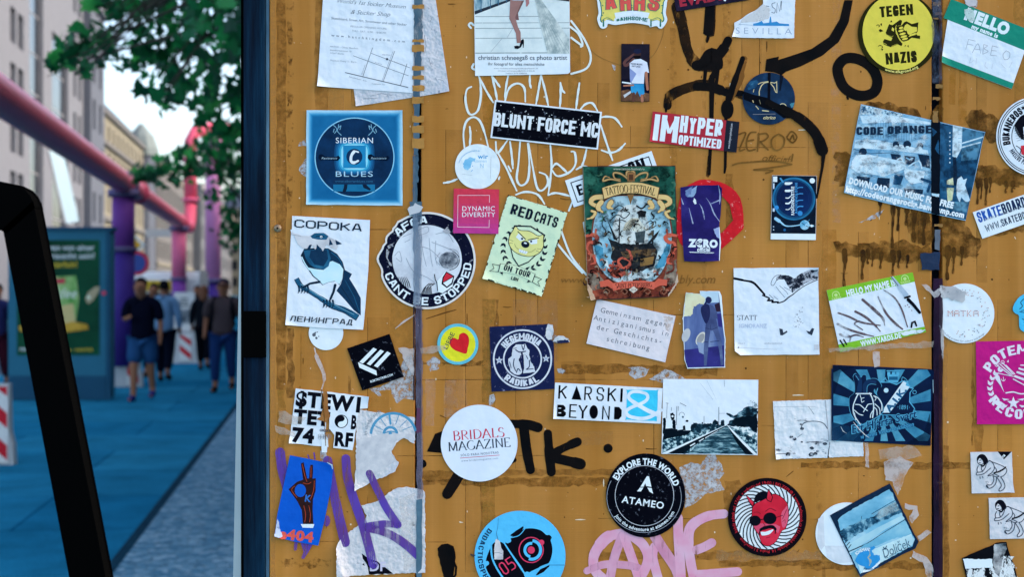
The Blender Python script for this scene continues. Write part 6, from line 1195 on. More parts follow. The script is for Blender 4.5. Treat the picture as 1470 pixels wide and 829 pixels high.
# 22 blue band photo
s = Sheet('sticker', 'large tilted blue photo sticker of a band of people, split by the dark seam', 'sticker', 1, 'stickers on the board').crop(1205, 140, 4.6)
s.base(rag([(140, 45), (605, 150), (955, 230), (905, 470), (830, 815), (430, 730), (25, 630)], 1.5, 60), mat('7fb0d4', .45)); B1 = mott(((.3, '4f8cb8'), (.5, '7fb2d4'), (.7, 'a9cfe6')), 30, 5); B2 = mott(((.35, '0a2c4c'), (.55, '1a5078'), (.75, '3f7ca4')), 30, 5); B3 = mott(((.35, 'a4cbe4'), (.55, 'c4dff0'), (.75, 'dcecf6')), 34, 5); B4 = mat('0b2742', .5, .15, .1, 60); s.part('picture')
s.poly([(142, 50), (602, 154), (602, 762), (30, 628)], B1); s.poly([(142, 50), (420, 112), (400, 132), (200, 112), (134, 118)], mott(((.42, '1d4f74'), (.5, '9cc4dc'), (.6, 'c9e0ee')), 190, 4)); s.poly([(134, 122), (300, 112), (600, 165), (600, 180), (400, 165), (150, 172)], B3)
for k in range(15): s.line([(236 + 17 * k, 150 + 2 * k), (236 + 17 * k, 268 + 2 * k)], 2, mat('3c6f96', .5), rnd=False)
s.poly([(100, 282), (240, 280), (580, 350), (585, 378), (350, 350), (95, 335)], B3); s.line([(92, 342), (200, 372), (330, 366)], 3, B4)
for x, y, r_ in ((152, 360, 26), (370, 312, 22), (444, 312, 26), (530, 320, 20)): s.disc(x, y, r_, B4, n=16)
for x, y in ((372, 345), (446, 350), (525, 352)): s.disc(x, y - 12, 17, B3, n=14)
s.poly([(335, 372), (400, 380), (410, 430), (345, 420)], B4); s.poly([(425, 385), (495, 392), (492, 450), (430, 440)], B4); s.poly([(515, 375), (590, 385), (595, 470), (540, 455)], B4); s.line([(350, 440), (400, 400), (420, 440)], 9, B3, smooth=3); s.line([(455, 455), (520, 420), (540, 470)], 10, B3, smooth=3); s.line([(440, 400), (460, 412), (480, 402)], 8, B1)
s.poly([(80, 420), (110, 378), (200, 380), (430, 425), (440, 470), (300, 520), (120, 500), (75, 470)], B3)
for x, y in ((170, 440), (280, 470)): s.disc(x, y, 42, mott(((.35, '9cc6e0'), (.6, 'd0e6f2')), 90, 4), n=18, ry=55)
s.poly([(110, 520), (200, 530), (190, 570), (120, 560)], B4); s.poly([(250, 530), (330, 535), (325, 600), (240, 580)], B4); s.poly([(360, 510), (420, 520), (400, 580), (352, 575)], B2); s.poly([(420, 470), (560, 490), (550, 560), (470, 575), (430, 530)], B3); s.poly([(420, 600), (550, 610), (545, 640), (430, 628)], B4); s.line([(540, 540), (600, 560), (580, 620)], 18, B2)
s.poly([(602, 155), (950, 235), (830, 808), (602, 762)], B2); s.poly([(660, 180), (745, 190), (742, 340), (690, 380), (690, 500), (660, 560)], mott(((.35, '0c3050'), (.6, '2a628c')), 16, 4)); s.poly([(745, 184), (808, 196), (806, 330), (770, 400), (742, 390)], B3)
for k in range(5): s.line([(780, 215 + 28 * k), (806, 213 + 28 * k)], 3, B1)
s.line([(806, 300), (938, 262)], 12, B3); s.line([(806, 328), (925, 296)], 11, B3); s.poly([(808, 200), (945, 235), (905, 410), (800, 420)], mott(((.35, '2c648a'), (.6, '4f88ac'), (.75, '7fb0cc')), 12, 4)); s.line([(806, 304), (938, 264)], 9, B3); s.line([(806, 330), (925, 298)], 9, B3); s.line([(755, 395), (765, 580)], [22, 26], B4, rnd=False)
s.poly([(775, 540), (800, 520), (815, 545), (838, 535), (825, 580), (845, 640), (858, 680), (835, 700), (800, 660), (790, 700), (770, 650), (768, 590)], B3); s.poly([(705, 550), (745, 530), (752, 600), (740, 680), (710, 690), (705, 620)], mott(((.35, 'a9b890'), (.6, 'd2dcc0')), 80, 4)); s.line([(620, 580), (760, 590)], [26, 18], B2); s.poly([(690, 690), (850, 690), (835, 760), (700, 740)], mott(((.35, '123c5c'), (.6, '5c94b4')), 50, 4))
for k in range(8): s.disc(725, 235 + 28 * k, 5, B3, n=8)
s.part('grain'); s.poly([(142, 50), (602, 154), (602, 762), (30, 628)], film('123a5c', .55, .5, .66, 75, (1, 1, 1.6))); s.poly([(142, 50), (602, 154), (602, 762), (30, 628)], film('d4e6f2', .5, .54, .66, 60)); s.poly([(604, 155), (950, 235), (830, 808), (604, 762)], film('061c34', .6, .48, .66, 70)); s.part('lettering'); s.text('CODE', 197, 222, 52, B4, w=176, ang=0, font='K', th=.28, cell=.62, gap=.12); s.text('ORANGE', 460, 214, 52, B4, w=292, ang=-1, font='K', th=.28, cell=.62, gap=.12); s.text('DOWNLOAD OUR MUSIC FOR FREE', 405, 632, 38, LT, w=710, ang=13.5, bold=.06); s.text('http://codeorangerocks.bandcamp.com', 430, 692, 36, LT, w=805, ang=12.6, bold=.06)
s.part('seam_gap', 'dark split where the seam shows through'); s.poly(rag([(602, 150), (662, 164), (656, 778), (602, 764)], 2.5, 20), mat('07101c', .5)); s.poly(rag([(604, 632), (655, 640), (655, 660), (604, 648)], 2, 8), B3); s.poly(rag([(606, 200), (640, 230), (612, 260)], 2, 9), B2); s.poly(rag([(650, 280), (625, 340), (655, 380)], 2, 9), B2); s.curl((25, 630, 16, 3), (955, 230, 14, 3)); s.done()

# 23 round portrait sticker at the border
s = Sheet('sticker', 'round white sticker with black rings and a dark haired face in a red collar', 'sticker', 1, 'stickers on the board').crop(1385, 130, 3.77)
s.base(circ(383, 250, 216, 90), WH); s.part('ring'); s.ring(383, 250, 206, 5, INKB); s.ring(383, 250, 196, 4, INKB); s.ring(383, 250, 132, 4, INKB); s.part('lettering'); s.arc('BUKANEROS', 383, 250, 163, -67, 40, INKB, span=78, font='K', th=.25, cell=.56, gap=.1); s.poly(star(312, 95, 16), INKB); s.arc('MACIZOS PIRATAS', 383, 250, 152, 212, 26, INKT, span=60, bottom=True, font='K', th=.22, cell=.5)
s.part('portrait'); s.poly(rag(circ(330, 200, 62, 30, 70), 5, 10), INKB); s.poly([(312, 200), (345, 180), (400, 190), (400, 280), (345, 292), (318, 262)], LT); s.line([(330, 215), (345, 212)], 5, INKB); s.line([(322, 262), (335, 270)], 4, INKB); s.line([(318, 240), (312, 252), (322, 256)], 3, INKB); s.poly([(300, 300), (330, 295), (400, 330), (400, 372), (330, 358), (302, 345)], mat('c02c3c', .5)); s.line([(275, 300), (300, 320), (295, 350), (320, 360)], 4, INKB, smooth=4)
for k in range(7): s.line([(255 + 4 * k, 190 + 14 * k), (275 + 5 * k, 205 + 10 * k)], 2, TXTL)
s.done()

# 24 skateboard strip
s = Sheet('sticker', 'white strip sticker tilted upwards with blue and navy capitals over a web line', 'sticker', 1, 'stickers on the board').crop(1385, 130, 3.77)
s.base([(40, 660), (520, 494), (572, 637), (92, 803)], WH2); s.part('lettering'); s.text('SKATE', 130, 668, 58, mat('1c50a8', .5), w=136, ang=-19, font='K', th=.25, cell=.62, gap=.12); s.text('BOARD SHOP', 322, 602, 58, mat('16284e', .5), w=262, ang=-19, font='K', th=.25, cell=.62, gap=.12); s.text('MUSEUM AND SKATE HOSTEL', 240, 655, 12, TXTL, w=300, ang=-19); s.text('WWW.SKATEBOARDMUSEUM.DE', 330, 672, 40, mat('24324c', .5), w=470, ang=-19, font='K', th=.2, cell=.6, gap=.14); s.done()

# 25 turntable photo
s = Sheet('photo_card', 'dark blue upright photo card of a record turntable with a white foot strip', 'photo card', 1).crop(1095, 240, 7.21)
s.base([(95, 85), (555, 92), (545, 757), (78, 750)], WH2); s.part('picture'); TN = mott(((.3, '030a18'), (.6, '06182e'), (.8, '0a2440')), 40, 4); s.poly([(97, 87), (553, 94), (543, 692), (82, 688)], TN); s.disc(318, 330, 222, mott(((.35, '14507c'), (.6, '2474a4'), (.8, '3c8cb8')), 20, 3), n=64); s.disc(318, 330, 205, mat('0f4670', .5), n=60); s.disc(322, 328, 185, mott(((.3, '04143a'), (.7, '0a2a60')), 14, 3), n=60)
for r_ in (150, 165, 176): s.ring(322, 328, r_, 1.5, mat('123c70', .5))
s.disc(508, 142, 28, LT, n=20); s.poly(rect(103, 98, 146, 155), LT); s.poly(rect(103, 168, 117, 226), mat('b9cfe6', .5)); s.line([(180, 120), (205, 155)], 18, mat('3f8cc0', .5)); s.disc(140, 420, 22, mat('2d86d0', .5), n=14); s.poly(rect(98, 428, 120, 462), mat('b9cfe6', .5)); s.disc(382, 480, 26, mat('2a80c4', .5), n=16)
s.line([(130, 535), (180, 570), (230, 608), (300, 612), (380, 600)], [34, 18, 13, 11, 11], mat('8fc4e6', .5), smooth=5); s.disc(430, 600, 50, mott(((.35, '4f9cc8'), (.6, 'a9d6ee')), 100, 3), n=24); s.line([(400, 580), (470, 625)], 6, TN); s.line([(440, 600), (520, 610)], 16, mat('8fc4e6', .5)); s.line([(430, 590), (480, 545)], 5, mat('3f8cc0', .5)); s.disc(502, 610, 14, LT, n=12); s.disc(222, 652, 14, mat('1c5c94', .5), n=10); s.dots([(108, 618), (108, 650)], 7, mat('a9c4e0', .5), 8)
s.part('lettering'); CY = mat('3f94d8', .5); s.text('RADIOINDUSTRIE', 306, 350, 30, LT, w=300, ang=-90, bold=.03); s.text('RADIOINDUSTRIE', 342, 320, 22, CY, w=320, ang=-90, bold=.02)
for y, a in ((172, 28), (247, 24), (320, 10), (377, 16), (440, 8)): s.line([(235, y), (265, y), (295, y - 6 if y < 300 else y - 30)], [a, a, a * .6], LT, smooth=3)
for y in (212, 277, 345, 408): s.line([(350, y + 10), (375, y), (410, y)], 12 if y > 400 else 8, CY, smooth=3)
s.done()

# 26 red ring and the purple peeling sticker over it
s = Sheet('sticker', 'bright red six sided ring sticker half hidden by the purple peeling one', 'sticker', .3, 'stickers on the board').crop(800, 210, 3.604)
s.base(catmull([(622, 330), (650, 230), (700, 190), (760, 173), (868, 196), (945, 268), (963, 400), (942, 448), (800, 562), (680, 545), (622, 470)], 3, True), mat('bf1a26', .5, .06, .2, 40, .04, 'd08080'), [[(690, 300), (750, 250), (838, 244), (890, 300), (908, 385), (850, 450), (740, 460), (690, 400)]]); s.done()
s = Sheet('sticker', 'dark purple blue crumpled sticker with white lettering at its foot, peeling', 'sticker', 1.6, 'stickers on the board').crop(800, 210, 3.604)
s.base(rag([(636, 214), (700, 204), (832, 203), (849, 220), (845, 330), (836, 420), (842, 500), (834, 594), (745, 598), (656, 596), (648, 500), (642, 400)], 1.5, 30), mott(((.3, '161248'), (.55, '251f66'), (.75, '3c3a88')), 24, 5, rough=.35)); s.part('crease', 'pale worn creases'); FR = mat('8f9cc4', .5, .1)
s.poly(rag([(668, 240), (708, 215), (722, 205), (716, 240), (704, 262), (672, 264)], 2, 9), mat('7d9cc4', .5)); s.poly(rag([(706, 268), (714, 275), (720, 298), (710, 302), (700, 285)], 2, 7), LT)
for q in (((770, 270), (790, 300), (810, 350), (838, 390)), ((640, 270), (650, 300)), ((790, 300), (838, 280)), ((735, 300), (750, 330), (760, 380)), ((830, 205), (840, 250), (838, 300)), ((680, 320), (700, 400))): s.line(list(q), [2, 5, 7, 3], film('9aa9d0', .9, .3, .5, 90), smooth=5)
s.poly(rag([(806, 430), (836, 420), (838, 480), (822, 470)], 2, 9), mat('93a6d4', .5)); s.line([(836, 420), (842, 500), (834, 592)], [3, 7, 3], LT); s.poly(rag([(660, 230), (700, 206), (690, 250), (665, 262)], 2, 9), film('6f8cc0', .8, .3, .5, 90)); s.part('lettering'); s.text('Z€RO', 756, 504, 36, LT, w=150, ang=2, bold=.07); s.text('official', 756, 535, 20, LT, w=68, bold=.04); s.line([(682, 548), (808, 552)], 2.5, LT); s.text("www.zeroofficial.com", 745, 551, 7, LT, w=120, ang=2); s.curl((834, 594, 24, 6), (849, 210, 16, 4)); s.done()

# 27 tilted white framed letters behind the poster, then the poster
s = Sheet('sticker', 'white sticker with black framed capitals sticking out behind the ship poster', 'sticker', .3, 'stickers on the board').crop(800, 210, 3.604)
s.base([(40, 178), (487, 25), (536, 165), (85, 317)], WH2); s.part('frame_line'); s.line([(70, 190), (472, 55), (507, 155), (105, 290)], 5, INKB, closed=True); s.part('lettering'); s.text('E', 118, 226, 56, INKB, w=30, ang=-18.5, font='K', th=.26); s.text('ON', 412, 108, 74, INKB, w=88, ang=-18.5, font='K', th=.28); s.done()
s = Sheet('poster', 'worn dark poster of a tentacled sailing ship under a scroll banner', 'poster', 2).crop(830, 230, 3.947)
s.base(rag([(22, 38), (150, 34), (400, 33), (549, 32), (556, 330), (561, 690), (535, 735), (500, 776), (300, 786), (70, 795), (52, 740), (40, 430)], 2, 30), mott(((.3, '2c1c22'), (.6, '4a3230'), (.8, '6a4c44')), 60, 5))
s.part('picture'); TL = mott(((.3, '0f3a34'), (.5, '1a5246'), (.7, '3a7866')), 34, 5); SKYB = mott(((.3, '5aa0c4'), (.5, '9cc8dc'), (.7, 'd0e2ea')), 13, 4); OX = mott(((.3, '5e2a26'), (.55, '84402f'), (.75, 'a8604c')), 60, 5); SC_ = mat('d2b57c', .5, .08, .1); SCD = mat('7a5c38', .5, .08); KB = mott(((.3, '0e1014'), (.55, '22262c'), (.75, '4a4c4c')), 70, 5); OC = mat('c05a48', .5, .1, .1)
s.poly([(24, 40), (547, 36), (552, 420), (420, 450), (150, 450), (36, 420)], TL); s.poly([(40, 430), (556, 420), (560, 690), (500, 772), (70, 790), (54, 740)], OX); s.poly(rag([(52, 640), (120, 640), (160, 720), (90, 740), (60, 720)], 5, 16), mott(((.3, '57493f'), (.6, '8d8478'), (.8, 'b3aca0')), 70, 5)); s.poly(rag([(500, 600), (556, 560), (558, 690), (520, 720), (480, 680)], 5, 16), mott(((.3, '57493f'), (.6, '8d8478'), (.8, 'b3aca0')), 70, 5))
ov = catmull([(300, 205), (180, 215), (110, 290), (85, 380), (82, 480), (110, 590), (190, 680), (300, 700), (420, 685), (490, 600), (525, 480), (520, 370), (490, 280), (410, 215)], 5, True); s.poly(inset(ov, 1.04), mat('6a3c30', .5)); s.poly(ov, SKYB)
s.poly(rag(circ(300, 400, 105, 26, 150), 8, 22), mott(((.3, 'a4b8c0'), (.55, 'cfdce0'), (.75, 'e2eaec')), 30, 5)); s.poly(rag([(85, 470), (140, 500), (150, 600), (120, 600)], 4, 16), mott(((.3, '2f7fa8'), (.6, '5aa6c8')), 20, 4)); s.poly(rag([(525, 430), (470, 540), (430, 620), (490, 600), (520, 500)], 4, 16), mott(((.3, '2f7fa8'), (.6, '5aa6c8')), 20, 4))
# ship: hull, masts, sails, rigging
s.poly(rag([(165, 440), (230, 470), (330, 480), (420, 470), (450, 520), (430, 600), (330, 640), (215, 600), (185, 560), (190, 500)], 3, 16), KB); s.poly([(240, 520), (440, 500), (430, 540), (260, 560)], mat('6a5236', .5, .2)); s.poly([(350, 560), (430, 545), (420, 590), (350, 605)], mat('86683c', .5, .2))
for x, y0, y1 in ((230, 330, 480), (340, 300, 480), (420, 400, 480)): s.line([(x, y1), (x + 4, y0)], 7, KB)
s.poly([(160, 330), (185, 400), (200, 450), (225, 460), (195, 400)], KB); s.poly([(462, 395), (430, 425), (360, 510), (400, 480), (440, 440)], KB); s.poly([(300, 400), (340, 330), (385, 390), (340, 410)], mat('d6dad4', .5)); s.poly([(320, 410), (380, 400), (372, 470), (330, 470)], mat('3c4a50', .5, .2)); s.poly([(265, 360), (300, 330), (340, 330), (290, 400), (250, 400)], mat('b9b9a8', .5))
for k in range(6): s.line([(260 + 10 * k, 400), (300 + 7 * k, 340)], 2, KB)
for q in (((180, 345), (220, 310), (260, 330), (290, 300), (260, 290)), ((200, 350), (240, 340), (270, 350)), ((200, 280), (230, 258), (255, 270), (240, 290)), ((385, 360), (410, 345), (425, 365), (400, 385)), ((410, 360), (435, 348), (438, 362)), ((140, 330), (135, 370), (155, 400), (150, 430)), ((390, 395), (420, 385), (440, 370))): s.line(list(q), 5, KB, smooth=5)
s.poly(rag([(330, 300), (350, 285), (385, 290), (380, 320), (345, 325)], 3, 8), KB); s.line([(330, 260), (360, 275), (385, 250)], 8, KB, smooth=4); s.poly(rag([(170, 480), (150, 470), (160, 500)], 2, 6), mat('a86a50', .5))
# octopus
s.poly(rag(circ(222, 632, 46, 20, 38), 3, 12), OC)
for q, w in ((((250, 620), (285, 600), (300, 560), (290, 520), (272, 508)), (20, 18, 16, 12, 6)), (((240, 600), (225, 575), (250, 555), (290, 575)), (16, 14, 12, 6)), (((200, 610), (180, 595), (172, 625), (185, 640)), (14, 12, 10, 5)), (((250, 640), (290, 650), (300, 620)), (16, 14, 6)), (((200, 600), (195, 580), (212, 575)), (10, 9, 5))): s.line(list(q), list(w), OC, smooth=6)
s.disc(208, 615, 7, LT, n=10); s.disc(240, 622, 7, LT, n=10); s.disc(208, 615, 4, INKB, n=8); s.disc(240, 622, 4, INKB, n=8)
s.poly(rag([(280, 655), (300, 630), (330, 645), (350, 630), (390, 645), (430, 610), (460, 620), (430, 660), (380, 672), (320, 675)], 5, 10), mott(((.35, '9fb9c6'), (.6, 'd8e6ec')), 130, 4)); s.poly(rag([(130, 560), (165, 570), (180, 620), (150, 600)], 4, 9), mott(((.35, '9fb9c6'), (.6, 'd8e6ec')), 130, 4))
for m in (0, 1):
    X = lambda x: x if not m else 600 - x
    for q, w in ((((48, 430), (80, 425), (108, 440), (90, 465), (60, 470), (50, 500), (62, 520)), (16, 24, 22, 20, 16, 14, 8)), (((60, 530), (85, 545), (95, 580), (70, 590)), (14, 16, 14, 8)), (((100, 395), (96, 425)), (12, 10))): s.line([(X(a), b) for a, b in q], list(w), OC, smooth=5)
    s.line([(X(70), 560), (X(62), 620), (X(100), 640)], 10, mat('7a3a30', .5), smooth=5)
s.part('grain'); s.poly(inset(ov, .99), film('1a2a34', .7, .5, .66, 85)); s.poly(rag(circ(310, 420, 120, 30, 160), 6, 20), film('14181c', .75, .53, .64, 110)); s.poly([(40, 610), (556, 590), (545, 690), (500, 772), (70, 790), (54, 740)], film('1c0e0e', .7, .5, .62, 110)); s.poly([(24, 40), (547, 36), (552, 200), (36, 200)], film('06201c', .7, .48, .64, 80)); 
rnd = random.Random(17); OVIN = lambda x, y: ((x - 303) / 200) ** 2 + ((y - 455) / 215) ** 2 < 1
for k in range(150):
    x, y = rnd.uniform(40, 545), rnd.uniform(60, 775); i_ = OVIN(x, y)
    if 125 < y < 225 and 120 < x < 460: continue
    if i_ and not (130 < x < 480 and 290 < y < 640) and rnd.random() < .6: continue
    a = rnd.uniform(0, 6.28); l = rnd.uniform(14, 38); q = [(x + l * t * math.cos(a + t * 2), y + l * t * math.sin(a + t * 2)) for t in (0, .35, .7, 1)]
    m_ = rnd.choice(('14181c', '22262c', '4a4438', '6a6658')) if i_ else (rnd.choice(('0a2420', '123a30', '3a6a58')) if y < 420 else rnd.choice(('2a1412', '6a2c24', 'a86a54', '8a7a6a', '1c1010')))
    s.line(q, [rnd.uniform(5, 10), rnd.uniform(7, 14), rnd.uniform(4, 9), 2], mat(m_, .5), smooth=3)
s.part('scroll')
for m in (0, 1):
    X = lambda x: x if not m else 588 - x
    for q, w in ((((140, 210), (90, 215), (70, 240), (100, 260), (130, 250)), (26, 26, 22, 20, 12)), (((130, 240), (110, 270), (135, 295)), (26, 24, 10)), (((185, 240), (170, 265), (190, 275)), (26, 22, 10)), (((75, 290), (95, 300), (80, 325), (50, 335)), (12, 16, 14, 6))): s.line([(X(a), b) for a, b in q], [x + 5 for x in w], SCD, smooth=5); s.line([(X(a), b) for a, b in q], list(w), SC_, smooth=5)
    for q in (((280, 110), (240, 80), (200, 75), (205, 105), (235, 110)), ((235, 120), (180, 110), (140, 120), (150, 95), (175, 100)), ((270, 90), (275, 68), (292, 66))): s.line([(X(a), b) for a, b in q], [12, 13, 12, 10, 6], SCD, smooth=5); s.line([(X(a), b) for a, b in q], [5, 7, 6, 4, 2], mat('b59a68', .5), smooth=5)
s.poly(rect(276, 72, 318, 122), mat('86603c', .5)); s.poly(rect(285, 84, 309, 116), mat('4a3222', .5))
bn = [(135, 160), (170, 148), (230, 132), (294, 128), (360, 132), (420, 148), (455, 158), (444, 218), (400, 206), (350, 192), (294, 188), (240, 192), (190, 206), (146, 222)]; s.poly(inset(bn, 1.03), mat('4a3622', .5)); s.poly(bn, SC_); s.poly([(275, 195), (315, 195), (300, 235), (294, 255), (288, 235)], SCD); s.part('lettering')
s.arc('TATTOO-FESTIVAL', 294, 690, 526, 0, 44, mat('2a1c14', .5), span=31, font='S', th=.16, gap=.05); s.text('www.tattoo-festival.ru', 285, 52, 13, mat('b9c4b4', .5), w=176)
s.part('foot_banner'); s.poly([(118, 690), (170, 676), (200, 700), (200, 735), (165, 715), (125, 722)], OC); s.poly([(502, 680), (450, 672), (425, 696), (425, 730), (460, 712), (498, 712)], OC); s.poly([(190, 700), (250, 688), (370, 684), (430, 692), (428, 735), (370, 722), (250, 728), (196, 742)], mat('c8604e', .5, .08)); s.text('SAINT-PETERSBURG', 312, 710, 26, mat('3a1612', .5), w=205, ang=-2, font='S', th=.17); s.poly([(285, 735), (312, 715), (335, 735), (310, 755)], mat('c9c4ba', .5)); s.text('2014', 310, 736, 11, INKT, w=30)
for x in (140, 240, 370, 460): s.line([(x, 745), (x + 16, 730), (x + 36, 745), (x + 22, 760), (x + 10, 752)], 5, mat('8a5a46', .5), smooth=4)
s.part('worn_edge'); s.poly(rag([(50, 700), (75, 730), (95, 790), (70, 795), (54, 745)], 3, 9), mat('9a8a78', .5, .1)); s.part('worn_corner'); s.poly(rag([(561, 640), (545, 700), (505, 760), (502, 776), (535, 735), (562, 690)], 3, 9), mat('b3a494', .5, .1)); s.part('worn_rim'); s.line([(24, 40), (40, 430), (52, 740)], 3, mat('8a7a68', .5), rnd=False); s.curl((70, 795, 22, 6), (500, 776, 26, 7), (22, 38, 14, 3)); s.done()

# 28 slip with four lines
s = Sheet('sticker', 'plain white slip with four lines of typewriter text below the ship poster', 'sticker', 1, 'stickers on the board').crop(790, 400, 2.961)
s.base([(198, 88), (532, 160), (487, 357), (153, 277)], mat('cfd0dc', .55, .04, .3, 30)); s.part('lettering')
for t, x, y in (('Gemeinsam gegen', 356, 165), ('Antiziganismus in', 345, 201), ('der Geschichts-', 336, 237), ('schreibung', 330, 276)): s.text(t, x, y, 21, TXT, ang=12.5, mono=.92, bold=-.005)
s.part('scrape'); s.poly(rag([(480, 160), (520, 165), (505, 240), (490, 220)], 3, 8), film('c0b8b4', .6, .4, .6, 130)); s.curl((487, 357, 10, 3)); s.done()

# 29 torn blue figure card
s = Sheet('photo_card', 'torn blue toned photo card of a standing figure seen from behind', 'photo card', 1).crop(965, 405, 6.14)
s.base(rag([(116, 93), (245, 106), (242, 80), (415, 82), (432, 120), (445, 300), (458, 430), (468, 500), (462, 755), (300, 760), (132, 765), (106, 690), (92, 330), (86, 330), (95, 300)], 2, 25), LT); s.part('picture'); PB1 = mott(((.3, '3a4c86'), (.55, '5a70a4'), (.75, '8296bc')), 16, 4, (3, 1, .6)); PB2 = mott(((.3, '23225e'), (.6, '353484'), (.8, '4a4c9c')), 18, 4)
s.poly([(120, 100), (250, 110), (248, 84), (404, 86), (412, 130), (450, 440), (460, 510), (455, 748), (134, 756), (112, 690), (98, 330)], PB1); s.poly([(104, 600), (455, 560), (455, 748), (134, 756), (112, 690)], PB2); s.poly([(248, 84), (404, 86), (410, 180), (250, 190)], mott(((.35, '8fb4d4'), (.6, 'b9d4e6')), 14, 4)); s.poly(rag([(120, 98), (240, 108), (290, 150), (275, 200), (240, 190), (205, 215), (185, 215), (180, 280), (160, 300), (100, 306)], 4, 12), mott(((.3, 'c9c4a0'), (.6, 'dedbc0'), (.8, 'e8e6d4')), 30, 4)); s.poly([(370, 200), (415, 180), (425, 260), (385, 265)], mat('2a1a30', .5)); s.poly([(390, 280), (430, 280), (440, 400), (405, 395)], PB2)
s.poly(circ(120, 470, 34, 20, 62, rot=20), mat('b4bcc4', .5)); s.poly(circ(250, 500, 38, 20, 64, rot=30), mat('c4c8c4', .5)); s.poly(circ(248, 500, 26, 20, 50, rot=30), mat('8f949c', .5)); s.poly([(215, 530), (285, 540), (275, 640), (235, 620)], mat('7f93b8', .5))
FG, FD_ = mott(((.3, '34406c'), (.55, '4a5a88'), (.75, '7488ae')), 26, 4), mat('1c2350', .5)
s.poly([(300, 205), (335, 200), (372, 240), (385, 330), (400, 400), (425, 500), (440, 600), (448, 730), (425, 738), (415, 620), (390, 510), (358, 430), (335, 430), (320, 520), (312, 620), (300, 740), (278, 740), (275, 600), (285, 480), (292, 380), (310, 320), (296, 260)], FG); s.line([(345, 215), (378, 260), (392, 320)], [22, 18, 14], FG, smooth=4); s.poly(catmull([(258, 215), (300, 195), (325, 215), (330, 300), (300, 370), (272, 330), (250, 260)], 4, True), FD_); s.poly(catmull([(292, 150), (312, 130), (338, 140), (346, 168), (325, 190), (300, 182)], 4, True), FD_); s.line([(300, 170), (286, 205)], 16, FD_); s.line([(290, 405), (345, 420), (395, 400)], 4, FD_, smooth=4); s.line([(284, 530), (312, 532)], 5, FD_); s.line([(335, 528), (410, 520)], 5, FD_); s.line([(335, 380), (337, 420)], 3, FD_); s.curl((462, 755, 14, 4), (116, 93, 10, 4)); s.done()

# 30 handshake paper
s = Sheet('sticker', 'white square paper with an ink drawing of a handshake', 'sticker', 1, 'stickers on the board').crop(1030, 360, 4.742)
s.base(rag([(108, 120), (683, 117), (692, 708), (152, 712), (114, 684)], 1.5, 60), WH); s.part('drawing'); HK = mott(((.42, '141a28'), (.5, '202a3c'), (.62, 'aab4c4')), 170, 4)
s.line([(112, 190), (180, 204), (240, 218), (285, 262), (318, 300)], [16, 13, 16, 15, 14], INKB, smooth=4); s.line([(305, 305), (350, 325), (340, 340), (375, 340), (370, 352), (410, 350), (408, 358), (450, 345), (480, 320), (510, 300), (540, 275), (600, 235), (680, 198)], [10, 10, 12, 10, 12, 10, 8, 8, 8, 7, 6, 5, 5], INKB, smooth=4)
s.poly(rag([(512, 200), (560, 160), (625, 132), (680, 130), (682, 190), (600, 220), (545, 262), (505, 290), (498, 262), (520, 230), (500, 215)], 3, 12), HK); s.poly(rag([(400, 205), (398, 185), (430, 165), (480, 170), (525, 192), (520, 235), (490, 262), (470, 230), (450, 195), (420, 195)], 2, 10), HK)
s.line([(400, 200), (380, 236), (362, 230), (372, 195), (395, 172), (430, 165)], 3, INKB, smooth=4); 
for q in (((395, 245), (430, 290), (455, 318)), ((420, 240), (460, 275), (478, 300)), ((450, 250), (490, 270), (508, 285)), ((380, 310), (410, 335)), ((350, 300), (380, 330))): s.line(list(q), 2.5, TXT, smooth=4)
s.poly([(418, 530), (440, 535), (446, 560), (470, 545), (474, 556), (440, 578), (425, 576)], INKT); s.poly([(600, 545), (625, 552), (640, 528), (656, 532), (640, 578), (615, 566)], INKT); rnd = random.Random(3); s.dots([(548 + rnd.gauss(0, 16), 490 + rnd.gauss(0, 26)) for k in range(26)], 4, film('8d97a6', .8, .3, .6, 200), 6); s.dots([(555, 410), (575, 388), (560, 420), (572, 418)], 4, TXTL, 6)
s.part('lettering'); s.text('STATT', 200, 457, 32, TXT, w=138, font='S', th=.12); s.text('IGNORANZ', 240, 513, 26, mat('b3c4e0', .5), w=190, bold=.03); s.text('Aktion 3', 160, 632, 7, TXTL, w=50); s.text('weltoffene Nachbarschaft', 375, 632, 7, TXTL, w=126); s.line([(130, 660), (400, 674)], 1.2, TXTL); s.disc(140, 660, 5, TXT, n=8); s.poly(rect(655, 640, 685, 676), mat('b9c2d0', .5)); s.curl((152, 712, 14, 4), (683, 117, 12, 3)); s.done()

# 31 lime name tag with the knife drawing
s = Sheet('sticker', 'tilted name tag with lime green bands, brush scrawls and a little knife', 'sticker', 1, 'stickers on the board').crop(1030, 360, 4.742)
LG_ = mat('79b82e', .45, .05, .2); LGL = mat('b5d68a', .5); s.base([(740, 270), (1325, 148), (1412, 555), (832, 692)], WH); s.part('green_band'); s.poly([(740, 270), (1325, 148), (1340, 212), (756, 344)], LG_); s.poly([(820, 640), (1404, 518), (1412, 555), (832, 692)], LG_); s.part('lettering')
s.text('HELLO MY NAME IS', 1040, 255, 40, LT, w=340, ang=-13, bold=.05); s.text('WWW.YARD5.DE', 1110, 606, 34, LT, w=280, ang=-12.5, bold=.05)
for x, y in ((803, 303), (1272, 192)): s.line(circ(x, y, 24, 16, a0=-120, a1=100), 6, LGL); s.disc(x, y, 12, LGL, n=12); s.text('YARD5', x + 4, y + 22, 12, LGL, w=70, ang=-12, bold=.05)
s.part('scrawl'); SW = film('4a3a44', .9, .3, .5, 60, (.4, 1, .4), c2='6a5a64'); 
